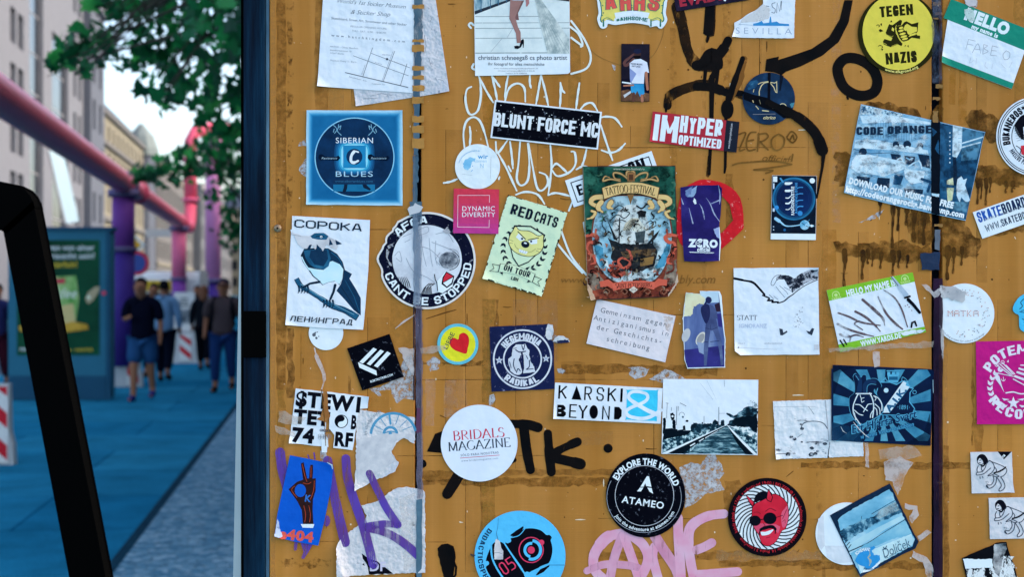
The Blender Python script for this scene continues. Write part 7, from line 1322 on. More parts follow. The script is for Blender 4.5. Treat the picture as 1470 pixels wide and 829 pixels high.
for q, w in ((((985, 335), (1060, 400), (1120, 460), (1135, 510)), (18, 22, 18, 8)), (((1090, 315), (1140, 420), (1200, 490), (1255, 535)), (10, 16, 18, 12)), (((935, 415), (1000, 450), (1060, 500), (1105, 550)), (16, 18, 14, 8)), (((820, 425), (890, 450), (980, 490), (1105, 510)), (12, 14, 14, 10)), (((815, 500), (870, 530), (960, 560), (1060, 585)), (16, 16, 16, 8)), (((830, 570), (880, 590), (940, 575), (990, 590)), (16, 14, 12, 6)), (((860, 560), (900, 590), (895, 620)), (14, 12, 10)), (((960, 480), (930, 500), (985, 540)), (10, 10, 8)), (((1130, 270), (1200, 320), (1250, 400), (1290, 520)), (8, 12, 12, 8))): s.line(list(q), list(w), SW, smooth=6)
s.part('knife'); s.poly([(1175, 180), (1190, 175), (1300, 300), (1270, 320), (1235, 270)], mat('9db4cc', .5, .1)); s.line([(1180, 178), (1225, 240)], 4, INKB); s.line([(1272, 322), (1305, 312)], 14, INKB); s.line([(1295, 335), (1330, 370), (1372, 422)], [24, 22, 20], INKB); s.part('scrawl'); s.line([(1316, 522), (1320, 492), (1340, 484), (1350, 512)], 12, INKB); s.line([(832, 612), (858, 652)], 10, INKB); s.line([(856, 606), (876, 640)], 9, INKB); s.part('knife'); s.dots([(1290, 370), (1300, 385), (1318, 408), (1275, 378)], 4, mat('6a3a44', .5), 6); s.part('scrape'); s.poly(rag([(1240, 558), (1330, 540), (1410, 540), (1380, 560), (1260, 580)], 3, 10), film('dbe6f2', .95, .25, .45, 90)); s.curl((1412, 555, 14, 4)); s.done()

# 32 round white dotted sticker
s = Sheet('sticker', 'round white sticker with a dotted orange word, cut by the dark seam', 'sticker', 1, 'stickers on the board').crop(1180, 370, 2.676)
s.base([p for p in circ(545, 215, 115, 90) if p[0] > 449], WH2); s.part('dots'); rnd = random.Random(2)
for k in range(64):
    a = R(rnd.uniform(-10, 200)); r_ = rnd.uniform(68, 96); s.dots([(545 + r_ * math.sin(a), 212 - r_ * math.cos(a))], 2.3, mat(rnd.choice(('8d97a6', 'b08a84', '6a7484', 'c0a8a8')), .5), 5)
s.part('lettering')
pat = {'M': '10001 11011 10101 10001 10001', 'A': '01110 10001 11111 10001 10001', 'T': '11111 00100 00100 00100 00100', 'K': '10010 10100 11000 10100 10010'}
for i, c in enumerate('MATKA'):
    for r_, row in enumerate(pat[c].split()):
        for j, b_ in enumerate(row):
            if b_ == '1': s.dots([(482 + i * 24.5 + j * 4.3, 205 + r_ * 5)], 2.1, mat('c87a62' if (i + r_) % 2 else '8a6a78', .5), 5)
s.arc('an online blog project for culture and design', 545, 215, 106, 190, 7, TXTL, span=110, bottom=True); s.part('scrape'); s.poly(rag([(450, 108), (505, 112), (555, 135), (535, 175), (490, 160), (452, 150)], 4, 8), film('9aa2ae', .9, .3, .45, 80, c2='c4cad2')); s.done()

# 33 cut blue sticker at the border
s = Sheet('sticker', 'sky blue cut out sticker with an ink cartoon edge, above the magenta one', 'sticker', 1, 'stickers on the board').crop(1390, 400, 3.77)
s.base(catmull([(420, 70), (330, 78), (280, 96), (248, 135), (238, 168), (250, 188), (270, 200), (272, 232), (276, 270), (296, 288), (340, 296), (430, 290)], 5, True), mat('42b4e4', .45)); s.part('drawing')
for q in (((300, 110), (280, 130), (290, 150), (275, 165)), ((275, 180), (320, 190)), ((290, 220), (305, 228), (298, 238)), ((284, 175), (300, 172)), ((310, 130), (330, 140)), ((300, 250), (330, 262))): s.line(list(q), 4, mat('10344e', .5), smooth=4)
s.done()

# 34 magenta sticker
s = Sheet('sticker', 'magenta square sticker with white ship, wreath and arched slab capitals', 'sticker', 1, 'stickers on the board').crop(1390, 400, 3.77)
s.base([(38, 342), (500, 334), (500, 788), (44, 790)], mat('b3157c', .45, .05, .2)); PW = mat('e6d3e6', .5); s.part('lettering'); s.arc('POTEMKIN', 280, 590, 205, -5, 52, PW, span=116, font='K', th=.28, cell=.72, gap=.16); s.arc('RECORDS', 280, 560, 175, 182, 52, PW, span=118, bottom=True, font='K', th=.28, cell=.72, gap=.16); s.part('emblem')
for k in range(9):
    t = R(-35 - 15 * k + 0); a = R(215 + 14 * k); x, y = 280 - 165 * math.cos(R(-35 + 14 * k)) , 600 + 150 * math.sin(R(-50 + 13 * k))
    x, y = 265 - 150 * math.cos(R(-45 + 13.5 * k)), 590 + 122 * math.sin(R(-45 + 13.5 * k))
    for o_ in (-.5, .5):
        an = R(-100 + 13.5 * k) * -1 + o_; an = math.atan2(-math.cos(R(-45 + 13.5 * k)), -math.sin(R(-45 + 13.5 * k))) + o_; l = 32; c_, s_ = math.cos(an), math.sin(an); s.poly([(x + c_ * u - s_ * v, y + s_ * u + c_ * v) for u, v in ((0, 0), (l * .4, 8), (l, 0), (l * .4, -8))], PW)
s.poly([(145, 510), (165, 530), (178, 580), (192, 620), (170, 580), (140, 540)], PW); s.line([(140, 510), (260, 535)], 4, PW)
for a, b in (((150, 468), (225, 525)), ((180, 455), (240, 520)), ((165, 462), (232, 522)), ((200, 470), (248, 518))): s.line([a, b], 5, PW)
for x, y in ((150, 468), (182, 454)): s.line(circ(x, y, 9, 12), 3, PW, closed=True)
s.line([(240, 545), (300, 578)], 6, PW); s.line([(250, 530), (300, 548)], 12, PW); s.line([(262, 508), (300, 520)], 12, PW); s.line([(272, 488), (300, 496)], 10, PW); s.line([(280, 470), (300, 470)], 6, PW); s.poly([(205, 450), (215, 440), (214, 456)], PW)
for k in range(4): s.line([(250 + 13 * k, 560 + 5 * k), (256 + 13 * k, 570 + 5 * k)], 3, mat('b3157c', .5))
s.line([(186, 534), (186, 556)], 3, PW); s.line(circ(186, 545, 10, 10, a0=90, a1=270), 3, PW); s.line([(200, 620), (240, 615), (280, 625), (340, 620)], 7, PW, smooth=4); s.poly(star(240, 675, 36, .4), PW)
for m in (-1, 1): s.poly([(240 + m * 20, 655), (240 + m * 62, 648), (240 + m * 50, 662)], PW); s.poly([(240 + m * 30, 685), (240 + m * 75, 690), (240 + m * 45, 700)], PW)
s.done()
# 35 torn sketch sheet, then the heart crest over it
s = Sheet('torn_paper', 'worn white paper with scratchy ink marks under the dark blue heart sticker', 'paper', .3).crop(1095, 565, 8.29)
s.base(rag([(118, 96), (500, 84), (800, 75), (1188, 62), (1194, 400), (1192, 748), (960, 756), (790, 766), (785, 745), (770, 768), (150, 784), (140, 500)], 3, 18), mat('cdd8e4', .6, .05, .5, 40)); s.part('ink_marks'); s.poly([(120, 100), (780, 84), (770, 760), (150, 778)], film('4a5464', .8, .62, .7, 60, (.5, 1, 2))); s.poly([(150, 580), (770, 570), (768, 758), (152, 776)], film('2a3444', .85, .55, .66, 75, (.6, 1, 1.6)))
s.line([(455, 400), (480, 360), (540, 338), (640, 335), (720, 360), (765, 420)], [10, 12, 9, 9, 10, 11], TXT, smooth=5); s.line([(540, 160), (575, 205), (605, 250)], 4, TXT, smooth=3); s.line([(130, 165), (300, 160), (620, 158)], 3, TXTL); s.line([(410, 525), (465, 485)], 5, TXT); s.line([(540, 580), (660, 575)], 6, TXT); s.line([(160, 722), (270, 720)], 7, INKT); s.line([(795, 590), (780, 680), (772, 765)], [7, 9, 12], INKT); s.line([(740, 90), (770, 400), (790, 640)], [14, 10, 10], film('aab2be', .8, .3, .5, 90))
for q, r_ in (((335, 520), 22), ((375, 545), 24), ((465, 420), 24), ((450, 370), 14), ((300, 725), 32), ((580, 655), 28), ((575, 730), 34), ((620, 720), 26), ((650, 690), 18), ((735, 600), 26), ((745, 715), 12), ((460, 580), 14)): s.poly(rag(circ(q[0], q[1], r_, 12, r_ * .7), r_ * .3, r_ * .4), mott(((.4, '141c2a'), (.52, '3a4656'), (.62, '9aa6b4')), 260, 3))
s.curl((150, 784, 12, 4), (1192, 748, 10, 3)); s.done()
s = Sheet('sticker', 'dark blue sticker with an anatomical heart and a crest on striped rays', 'sticker', 1.4, 'stickers on the board').crop(1185, 515, 6.14)
ND = mott(((.3, '041430'), (.6, '071c40'), (.8, '0c2650')), 26, 4); RAY = mott(((.3, '1a5a80'), (.5, '3a84a8'), (.7, '5aa0bc')), 24, 5); CYN = mat('4fa4cc', .45); PALB = mat('c3d9e6', .45)
s.base([(60, 56), (928, 94), (946, 116), (922, 770), (45, 722)], ND); s.part('rays'); bx = (62, 60, 926, 764); cx, cy = 500, 440
def clipray(a):
    dx, dy = math.sin(R(a)), -math.cos(R(a)); t = 9e9
    if dx > 0: t = min(t, (922 - cx) / dx)
    if dx < 0: t = min(t, (66 - cx) / dx)
    if dy > 0: t = min(t, (728 + .0 - cy) / dy)
    if dy < 0: t = min(t, (98 - cy) / dy)
    return (cx + dx * t, cy + dy * t)
for k in range(14):
    a = k * 25.7 - 9; p0, p1, p2 = clipray(a), clipray(a + 6.5), clipray(a + 13); s.poly([(cx, cy), p0, p1, p2], RAY); s.z -= s.dz
s.z += s.dz; s.poly(rect(47, 90, 66, 716), ND)
s.poly([(62, 60), (260, 72), (130, 120), (80, 300), (62, 330)], film('051634', .75, .2, .6, 8)); s.poly([(926, 766), (700, 750), (860, 660), (915, 480)], film('051634', .75, .2, .6, 8)); s.poly([(50, 560), (300, 620), (320, 740), (48, 720)], film('0c3458', .8, .3, .6, 10))
s.part('crest'); s.poly([(470, 206), (560, 205), (620, 225), (670, 195), (720, 200), (735, 250), (775, 262), (745, 300), (740, 380), (785, 440), (760, 500), (480, 500), (440, 300)], CYN); s.poly([(475, 214), (560, 213), (622, 234), (672, 204), (712, 208), (728, 258), (764, 268), (736, 300), (732, 385), (776, 442), (755, 495), (485, 495), (447, 302)], ND); s.line(circ(780, 298, 16, 12), 5, CYN, closed=True); s.line([(480, 210), (510, 185), (525, 170), (530, 190), (560, 205)], 6, CYN); s.line([(668, 198), (672, 165), (700, 178), (722, 205)], 5, CYN, smooth=3)
s.poly([(540, 140), (640, 140), (636, 210), (552, 208)], CYN); s.poly(rect(534, 104, 655, 112), CYN)
for x in (540, 580, 620): s.poly(rect(x, 118, x + 26, 150), CYN)
s.poly(rect(555, 160, 632, 190), mat('16567c', .45)); s.disc(530, 281, 21, mat('a9cfe2', .45), n=18)
s.poly([(495, 470), (690, 190), (745, 245), (560, 480)], CYN); s.poly([(500, 478), (515, 432), (680, 200), (708, 215), (700, 238), (736, 250), (560, 478)], PALB); s.text('A.I.K.', 618, 356, 52, mat('1a5a86', .45), w=250, ang=-52, bold=.05); s.text('·1891·', 684, 430, 38, CYN, w=112, ang=2)
s.part('heart'); HT = [(205, 400), (210, 340), (250, 300), (255, 240), (248, 200), (240, 160), (258, 135), (280, 145), (310, 168), (325, 145), (352, 150), (358, 190), (400, 178), (440, 180), (470, 205), (488, 250), (430, 268), (425, 300), (470, 350), (500, 420), (500, 470), (440, 520), (360, 560), (300, 580), (240, 520), (212, 460)]
s.poly(catmull(inset(HT, 1.025), 4, True), CYN); s.poly(catmull(HT, 4, True), ND); s.line([(270, 150), (300, 200), (290, 300)], [30, 36, 44], mat('0c2c54', .45), smooth=4); s.line([(345, 300), (345, 240), (375, 205), (430, 205)], [36, 40, 40, 30], mat('0c2c54', .45), smooth=4); s.line([(262, 150), (290, 190)], 4, CYN); s.line([(360, 300), (365, 245), (395, 225), (440, 230)], 4, CYN, smooth=4)
for q, w in ((((285, 310), (260, 360), (240, 420), (245, 490), (280, 550), (310, 590)), 10), (((265, 310), (340, 310), (400, 310)), 10), (((385, 305), (410, 360), (420, 430), (410, 520)), 11), (((420, 330), (460, 350), (490, 400), (492, 460)), 9), (((260, 405), (300, 410), (335, 440), (365, 460)), 8), (((405, 400), (370, 405), (355, 430), (330, 470)), 8), (((250, 455), (290, 490), (325, 500)), 8), (((420, 430), (445, 450), (450, 500)), 8), (((412, 460), (395, 490), (390, 520)), 8), (((300, 320), (310, 350), (335, 345)), 6), (((310, 355), (315, 385), (335, 375)), 6), (((250, 480), (262, 540)), 8), (((430, 400), (470, 440), (475, 490)), 8), (((420, 330), (440, 350), (430, 370)), 6)): s.line(list(q), w, PALB, smooth=5)
s.part('lettering'); s.text('Ett Hjärta Svart', 512, 556, 66, CYN, w=596, ang=-14, bold=.075, shear=.25); s.text('Ett Hjärta Svart', 512, 556, 66, mat('0a2a54', .45), w=590, ang=-14, bold=.02, shear=.25); s.text('vi minns Verkstadsklubben', 540, 634, 34, mat('0d4a78', .45), w=490, ang=-14, bold=.09, shear=.25); s.text('vi minns Verkstadsklubben', 540, 634, 34, CYN, w=480, ang=-14, bold=.0, shear=.25)
s.part('scratch'); s.line([(240, 560), (290, 620), (340, 670), (380, 700)], [3, 9, 6, 2], film('d8dfe4', .9, .35, .5, 150)); s.line([(130, 600), (150, 640), (180, 660)], [3, 6, 2], film('d8dfe4', .9, .35, .5, 150)); s.line([(940, 190), (944, 300)], 6, film('8fb4c8', .9, .4, .5, 150)); s.curl((940, 100, 14, 3.5), (45, 722, 16, 4)); s.done()

# 36 two line strip with ampersand
s = Sheet('sticker', 'white strip sticker with two lines of black capitals and a cyan ampersand block', 'sticker', 1, 'stickers on the board').crop(790, 400, 2.961)
s.base([(20, 443), (477, 467), (468, 618), (12, 597)], WH); s.part('lettering'); BK = mat('06070d', .5)
for t, xs, y, ang in (('KRSKI', (53, 160, 212, 262, 302), 489, 3), ('EYN', (96, 138, 236), 567, 3)):
    for ch, x in zip(t, xs): s.text(ch, x, y + (x - 150) * .052, 58, BK, w={'I': 10, 'K': 38, 'Y': 42}.get(ch, 32), ang=ang, font='K', th=.13, cell=.62)
s.poly([(90, 514), (112, 456), (132, 517)], BK); s.poly([(30, 537), (55, 538), (64, 548), (64, 556), (56, 562), (66, 570), (66, 580), (56, 589), (28, 587)], BK); s.line([(36, 552), (44, 552)], 4, WH); s.line([(36, 572), (44, 572)], 4, WH); s.poly(circ(184, 568, 18, 24, 29), BK); s.poly([(272, 546), (292, 547), (303, 560), (302, 586), (290, 600), (270, 599)], BK)
s.part('ampersand'); CYB = mat('38c0ea', .45); s.poly(catmull([(328, 474), (448, 476), (456, 484), (452, 596), (440, 606), (328, 600), (322, 592), (326, 484)], 3, True), CYB)
s.line([(462, 582), (410, 560), (345, 520), (332, 500), (345, 484), (375, 482), (408, 492), (412, 512), (390, 530), (345, 548), (322, 566), (335, 586), (385, 596), (425, 588), (470, 560)], [18, 17, 15, 13, 13, 13, 13, 13, 14, 14, 14, 15, 15, 15, 15], WH, smooth=6); s.curl((12, 597, 10, 3)); s.done()

# 37 railway photo
s = Sheet('photo_card', 'white photo card of railway tracks running to the horizon between bushes', 'photo card', 1).crop(940, 535, 6.375)
s.base([(75, 60), (945, 68), (935, 757), (60, 747)], mat('d2e2f2', .45, .03, .15)); s.part('picture'); GRV = mott(((.4, '0a2434'), (.5, '2a5468'), (.56, '8fb4c0'), (.64, 'c3dbe4')), 210, 4, nr=.6); DKG = mott(((.38, '041420'), (.5, '0c2a3c'), (.6, '4a7488'), (.7, '9cbccb')), 120, 5); DKK = mat('04121e', .45)
s.poly(rag([(72, 600), (200, 560), (330, 500), (360, 470), (540, 480), (650, 480), (700, 500), (935, 600), (930, 748), (64, 744)], 3, 25), GRV); s.poly(rag([(330, 490), (350, 460), (420, 470), (520, 470), (590, 490), (500, 520), (380, 560), (330, 540)], 6, 12), DKG)
s.poly(rag([(72, 420), (95, 415), (100, 470), (150, 510), (190, 520), (260, 500), (330, 540), (280, 575), (180, 595), (74, 612)], 5, 14), DKK); s.poly([(96, 515), (105, 430), (120, 420), (160, 440), (158, 510)], LT); s.poly(rag([(140, 375), (165, 368), (182, 390), (175, 430), (150, 440)], 3, 8), DKK); s.poly(circ(160, 402, 10, 10), LT); s.poly(rag([(160, 440), (185, 430), (190, 520), (160, 510)], 3, 8), DKK); s.poly([(200, 400), (230, 370), (265, 380), (262, 520), (205, 530)], mat('dbe6f0', .45)); s.line(circ(245, 390, 24, 12, a0=-100, a1=100), 3, TXT); s.poly(circ(255, 408, 10, 8), mat('4a6474', .45)); s.poly([(258, 470), (290, 450), (320, 470), (328, 530), (260, 532)], LT); s.poly(circ(293, 445, 14, 10, 10), DKK); s.poly([(255, 490), (275, 485), (280, 530), (255, 530)], DKK)
s.poly(rag([(524, 480), (530, 445), (552, 432), (578, 450), (580, 482)], 4, 8), DKG); s.poly(rag([(598, 482), (605, 440), (628, 430), (640, 460), (630, 486)], 4, 8), DKG); s.poly(rag([(430, 470), (428, 455), (440, 458), (442, 470)], 2, 5), DKK)
s.poly(rag([(662, 490), (680, 450), (720, 420), (690, 412), (648, 375), (690, 380), (715, 400), (760, 370), (810, 330), (860, 310), (938, 330), (934, 555), (900, 540), (860, 500), (800, 510), (740, 490)], 7, 14), DKG); s.poly(rag([(700, 470), (730, 420), (800, 400), (880, 400), (934, 380), (934, 540), (890, 530), (850, 480), (790, 500)], 6, 14), DKK); s.poly(rag([(840, 290), (870, 260), (920, 262), (938, 300), (930, 330), (860, 320)], 6, 10), film('6a8494', .9, .5, .6, 190))
s.poly(rag([(720, 500), (800, 500), (870, 520), (934, 570), (934, 620), (820, 560)], 4, 12), mott(((.45, '5a8090'), (.52, 'cfe0e8')), 220, 4)); s.poly([(600, 492), (690, 495), (800, 640), (880, 746), (300, 744), (420, 640)], mott(((.4, '0c2a3a'), (.52, '3f6a7c'), (.62, '8fb4c0')), 150, 5, (.5, 1, 2.4)))
for k in range(8): y = 515 + 5 * k * (1 + k * .33); s.line([(585 - (y - 492) * .78, y + 3), (690 + (y - 492) * .52, y)], 2 + .9 * k, mat('16384a', .45), rnd=False)
s.poly([(640, 486), (652, 488), (240, 744), (68, 742), (74, 735), (200, 690)], DKK); s.poly([(638, 486), (646, 487), (110, 744), (66, 744), (68, 738)], mat('d6e6f0', .45)); s.poly([(120, 742), (440, 590), (420, 620), (260, 742)], DKK)
for x, y in ((345, 660), (425, 617), (480, 588), (520, 565), (555, 545)): s.line([(x - 20, y + 12), (x + 18, y - 10)], 11 * (1 - (x - 345) / 330), LT)
s.poly([(660, 486), (668, 486), (780, 600), (935, 752), (905, 754), (760, 620)], mat('d6e6f0', .45)); s.poly([(668, 500), (700, 540), (800, 650), (900, 752), (830, 750), (750, 650)], DKK)
for a, b, w in (((583, 318), (583, 490), 4), ((632, 70), (636, 130), 2), ((448, 400), (448, 475), 3), ((585, 375), (640, 375), 2), ((200, 310), (195, 480), 4), ((112, 280), (106, 420), 3), ((230, 280), (285, 308), 4), ((410, 95), (530, 250), 1.6), ((475, 75), (560, 250), 1.4), ((100, 280), (125, 284), 3), ((150, 320), (150, 350), 3), ((215, 310), (212, 350), 3)): s.line([a, b], w, mat('7f96a6', .45) if w < 2 else TXT)
s.disc(645, 462, 12, LT, ry=28, n=16); s.curl((935, 757, 14, 3)); s.done()

# 38 navy square with two cats
s = Sheet('sticker', 'navy square sticker with a white ring, two stars and two sitting figures, corner torn', 'sticker', 1, 'stickers on the board').crop(610, 420, 4.604)
s.base(rag([(427, 228), (812, 210), (800, 270), (810, 300), (850, 325), (858, 638), (440, 658)], 1.5, 40), mat('111a44', .45, .12, .2, 50, .02, '6a7090')); PL = mat('c3cfe0', .45); s.part('ring'); s.ring(645, 442, 190, 11, PL, ry=192); s.ring(645, 442, 124, 10, PL); s.poly(star(491, 450, 28), PL); s.poly(star(491, 450, 14), mat('8fa0c0', .45)); s.poly(star(800, 438, 28), PL); s.poly(star(800, 438, 14), mat('8fa0c0', .45)); s.part('lettering'); s.arc('HEGEMONIA', 645, 448, 156, -3, 44, PL, span=104, font='K', th=.28, cell=.64, gap=.08); s.arc('RADIKAL', 645, 440, 160, 182, 44, PL, span=84, bottom=True, font='K', th=.28, cell=.7, gap=.08)
s.part('figures'); s.poly(rag([(580, 370), (600, 345), (640, 345), (662, 340), (672, 360), (690, 380), (685, 420), (660, 410), (630, 420), (620, 440), (635, 490), (642, 530), (625, 545), (590, 540), (565, 520), (552, 470), (550, 440), (575, 420)], 3, 9), PL); s.poly(rag([(655, 410), (690, 420), (700, 460), (722, 490), (730, 525), (690, 532), (650, 536), (655, 500), (650, 460)], 3, 9), PL); NV = mat('111a44', .45)
for q, w in ((((600, 380), (625, 395), (665, 390)), 7), (((640, 350), (650, 380), (660, 345)), 6), (((640, 400), (648, 450), (645, 500)), 12), (((590, 440), (585, 480), (600, 520)), 6), (((605, 530), (615, 505), (630, 520)), 6), (((690, 450), (690, 490), (670, 510)), 6), (((675, 510), (715, 505)), 5), (((585, 372), (605, 368)), 4), (((670, 420), (680, 440)), 5), (((560, 460), (570, 500)), 4)): s.line(list(q), w, NV, smooth=4)
s.part('scrape'); s.poly(rag([(812, 208), (845, 215), (848, 260), (840, 310), (815, 315), (795, 285), (800, 240)], 3, 9), mat('bcc6d2', .6, .08, .4, 60)); s.poly(rag([(845, 325), (880, 285), (920, 290), (950, 310), (955, 330), (880, 332)], 4, 9), mat('b9c2cc', .6, .1, .4, 60)); s.poly(rag([(870, 322), (950, 312), (950, 334), (875, 336)], 3, 7), mat('1a2348', .5)); s.done()

# 39 heart button
s = Sheet('sticker', 'small round yellow sticker with a red heart and a light blue rim', 'sticker', 1, 'stickers on the board').crop(610, 420, 4.604)
s.base(circ(218, 343, 136, 72), mat('5ab4cc', .45)); s.part('yellow_field'); s.disc(218, 343, 116, mat('e6d42c', .45, .04), n=64); s.part('heart'); s.frame(*s.ab((240, 348)), -28, 4.604); s.poly(catmull([(0, -42), (22, -66), (54, -62), (68, -30), (56, 6), (28, 40), (2, 66), (-28, 40), (-56, 6), (-66, -30), (-52, -62), (-22, -66)], 5, True), mat('c8202a', .45)); s.part('lettering'); s.text('LIEBE', -58, -62, 28, INKT, w=122, ang=-36, bold=.01); s.done()

# 40 white round sticker
s = Sheet('sticker', 'large round white sticker with red and black serif capitals over the black tag', 'sticker', 1, 'stickers on the board').crop(590, 560, 4.607)
s.base(circ(451, 353, 254, 90), mat('cfdff4', .45, .03, .15, 30)); s.part('lettering'); RDS = mat('b8304a', .45)
s.text('BRIDALS', 448, 292, 62, RDS, w=344, ang=-4.5, font='S', th=.13, gap=.03); s.text('MAGAZINE', 451, 362, 60, INKT, w=412, ang=-4.5, font='S', th=.13, gap=.02); s.text('SÓLO PARA NOSOTRAS', 454, 424, 15, TXT, w=252, ang=-4.5, track=.12); s.line([(326, 452), (585, 432)], 3.4, RDS); s.text('www.bridalsmagazine.com', 455, 461, 12, TXTL, w=246, ang=-4.5, track=.1); s.done()

# 41 black round sticker
s = Sheet('sticker', 'round black sticker with a ring of white words and a split triangle sign', 'sticker', 1, 'stickers on the board').crop(870, 640, 5.92)
s.base(circ(335, 425, 337, 96, 357), BLK_); s.part('ring'); s.line(circ(325, 427, 249, 72, 256), 4, PL, closed=True); s.line(circ(322, 440, 316, 60, 300, a0=72, a1=298), 3.5, mat('9aa6b8', .45), rnd=False); s.part('lettering')
s.arc('EXPLORE THE WORLD', 325, 436, 288, 6, 50, LT, span=132, bold=.045, ry=300); s.arc('Join the adventure at atameo.com', 318, 430, 282, 176, 28, LT, span=118, bottom=True, bold=.02, ry=284); s.text('ATAMEO', 315, 484, 56, LT, w=362, ang=9, bold=.02, track=.06); s.part('emblem'); s.poly([(346, 260), (364, 262), (384, 352), (340, 345), (332, 320), (318, 350), (290, 352)], LT); s.poly([(286, 358), (316, 358), (296, 390), (262, 390)], LT); s.poly([(350, 358), (386, 362), (398, 410), (368, 392)], LT); s.done()

# 42 red devil
s = Sheet('sticker', 'round black rimmed sticker of a red devil in dark glasses on a white swirl', 'sticker', 1, 'stickers on the board').crop(1035, 675, 6.138)
s.base(circ(405, 417, 346, 96), mat('0e0a12', .45, .1, .15)); s.part('swirl'); s.disc(405, 415, 284, mat('d3e0ec', .45), n=80)
for k in range(30):
    a = k * 12; pts = []
    for j in range(7): t = j / 6; r_ = 282 - 150 * t; an = R(a + 46 * t); pts.append((405 + r_ * math.sin(an), 415 - r_ * math.cos(an)))
    s.line(pts, 10, INKB, rnd=False); s.z -= s.dz
s.z += s.dz * 3; s.part('lettering'); RT = mat('c02434', .45)
s.arc('každý pátek od 17:00, v sobotu od 19:00 | BELZEPUB |', 405, 417, 303, -33, 27, RT, span=168); s.arc('www.belzepub.cz | U rajské zahrady 14, Praha 3 | otevřeno', 405, 417, 303, 143, 27, RT, span=178)
s.part('devil'); RV = mott(((.3, 'a8182e'), (.5, 'c8243c'), (.7, 'd83c5a')), 16, 3, rough=.4); RV2 = mott(((.3, 'b83058'), (.6, 'd85a78')), 14, 3, rough=.4); s.poly(catmull([(290, 285), (300, 230), (340, 195), (395, 190), (420, 230), (380, 260), (330, 275)], 4, True), INKB)
HDV = [(272, 380), (278, 330), (300, 300), (350, 275), (410, 245), (460, 215), (520, 235), (575, 290), (585, 320), (592, 400), (580, 470), (560, 520), (530, 540), (500, 600), (470, 640), (420, 668), (375, 660), (350, 630), (330, 570), (300, 530), (275, 470)]
s.poly(catmull(inset(HDV, 1.025), 4, True), INKB); s.poly(catmull(HDV, 4, True), RV); s.poly([(212, 215), (250, 245), (288, 280), (300, 300), (275, 330), (245, 290)], INKB); s.poly([(222, 228), (250, 252), (285, 285), (278, 318), (250, 285)], RV); s.poly([(395, 255), (405, 195), (420, 160), (434, 200), (455, 240), (440, 285), (410, 275)], INKB); s.poly([(403, 255), (410, 200), (420, 176), (430, 205), (448, 240), (436, 276), (412, 268)], RV)
s.poly(catmull([(530, 380), (560, 340), (580, 320), (590, 400), (575, 480), (545, 510), (530, 470)], 4, True), RV2); s.line([(540, 430), (562, 380), (575, 350)], 5, mat('7a1424', .45), smooth=4); s.line([(540, 455), (560, 440), (562, 470)], 4, mat('7a1424', .45), smooth=3); s.poly([(275, 480), (330, 470), (480, 480), (520, 500), (500, 560), (440, 500), (360, 520), (330, 560), (300, 520)], RV2)
s.poly(circ(298, 448, 50, 24, 46), INKB); s.poly(circ(428, 427, 58, 24, 52), INKB); s.line([(335, 440), (375, 434)], 8, INKB); s.line([(480, 420), (540, 400)], 5, INKB); s.line([(290, 375), (320, 372), (345, 385)], 5, mat('7a1424', .45), smooth=4); s.line([(390, 365), (430, 340), (480, 360)], 7, mat('7a1424', .45), smooth=4); s.line([(370, 470), (385, 490), (372, 500)], 5, mat('7a1424', .45), smooth=3)
s.line([(335, 570), (345, 530), (380, 512), (440, 500), (475, 520), (475, 560)], [10, 24, 30, 30, 22, 8], INKB, smooth=5); s.poly(catmull([(350, 545), (390, 545), (450, 525), (455, 535), (420, 568), (365, 578), (350, 565)], 4, True), LT); s.line([(395, 600), (430, 590)], 4, mat('7a1424', .45)); s.done()

# 43 diver on sky blue
s = Sheet('sticker', 'round sky blue sticker of a black diving helmet with red digits', 'sticker', 1, 'stickers on the board').crop(675, 725, 7.97)
SB = mat('4fb8ee', .45, .03, .15); s.base(circ(570, 590, 520, 110), SB); s.part('helmet'); DKH = mat('0a0a14', .45, .1, .1)
s.poly(catmull([(470, 380), (560, 300), (680, 270), (800, 290), (870, 345), (905, 345), (932, 375), (920, 410), (938, 480), (935, 570), (900, 665), (830, 700), (700, 760), (640, 790), (580, 700), (480, 560), (400, 440), (440, 440)], 4, True), DKH); s.poly(catmull([(280, 430), (380, 440), (460, 560), (560, 700), (640, 830), (600, 960), (330, 960), (230, 820), (180, 720), (200, 690), (180, 640), (220, 520)], 4, True), DKH)
s.line([(240, 470), (250, 600), (300, 720), (370, 830)], 20, SB, smooth=5); s.line([(390, 440), (520, 640), (650, 830)], 16, SB, smooth=3); s.disc(190, 670, 26, SB); s.disc(445, 410, 24, SB); s.disc(650, 800, 34, SB); s.poly(rag([(660, 785), (720, 780), (760, 840), (660, 840)], 2, 12), SB)
s.poly([(455, 350), (520, 300), (605, 245), (612, 268), (560, 320), (480, 362)], DKH); s.line([(465, 378), (560, 350), (632, 268)], 9, SB, smooth=4); s.poly([(752, 800), (800, 740), (905, 690), (905, 705), (840, 770), (760, 810)], DKH); s.line([(735, 800), (790, 720), (905, 672)], 9, SB, smooth=4)
s.part('port'); RP = mat('d83a62', .45); s.ring(697, 518, 138, 12, RP, ry=144); s.disc(815, 432, 32, RP); s.line(circ(697, 518, 72, 30, a0=10, a1=-172, ry=76), 32, SB, rnd=False); s.line(circ(705, 518, 100, 30, a0=5, a1=200, ry=106), 34, SB, rnd=False); s.disc(697, 518, 42, RP, n=28); s.disc(697, 518, 0.1, RP, n=5)
s.part('lettering'); s.text('05', 425, 700, 150, RP, w=170, ang=56 - 90 + 0, font='K', th=.13, cell=.62, gap=.2); s.arc('DIDACTICSPHERE', 570, 590, 440, -88, 58, mat('14365c', .45), span=88, bottom=True, font='K', th=.2, cell=.6, gap=.16) if False else s.arc('DIDACTICSPHERE', 570, 590, 455, 262, 56, mat('14365c', .45), span=100, bottom=True, font='K', th=.2, cell=.6, gap=.16)
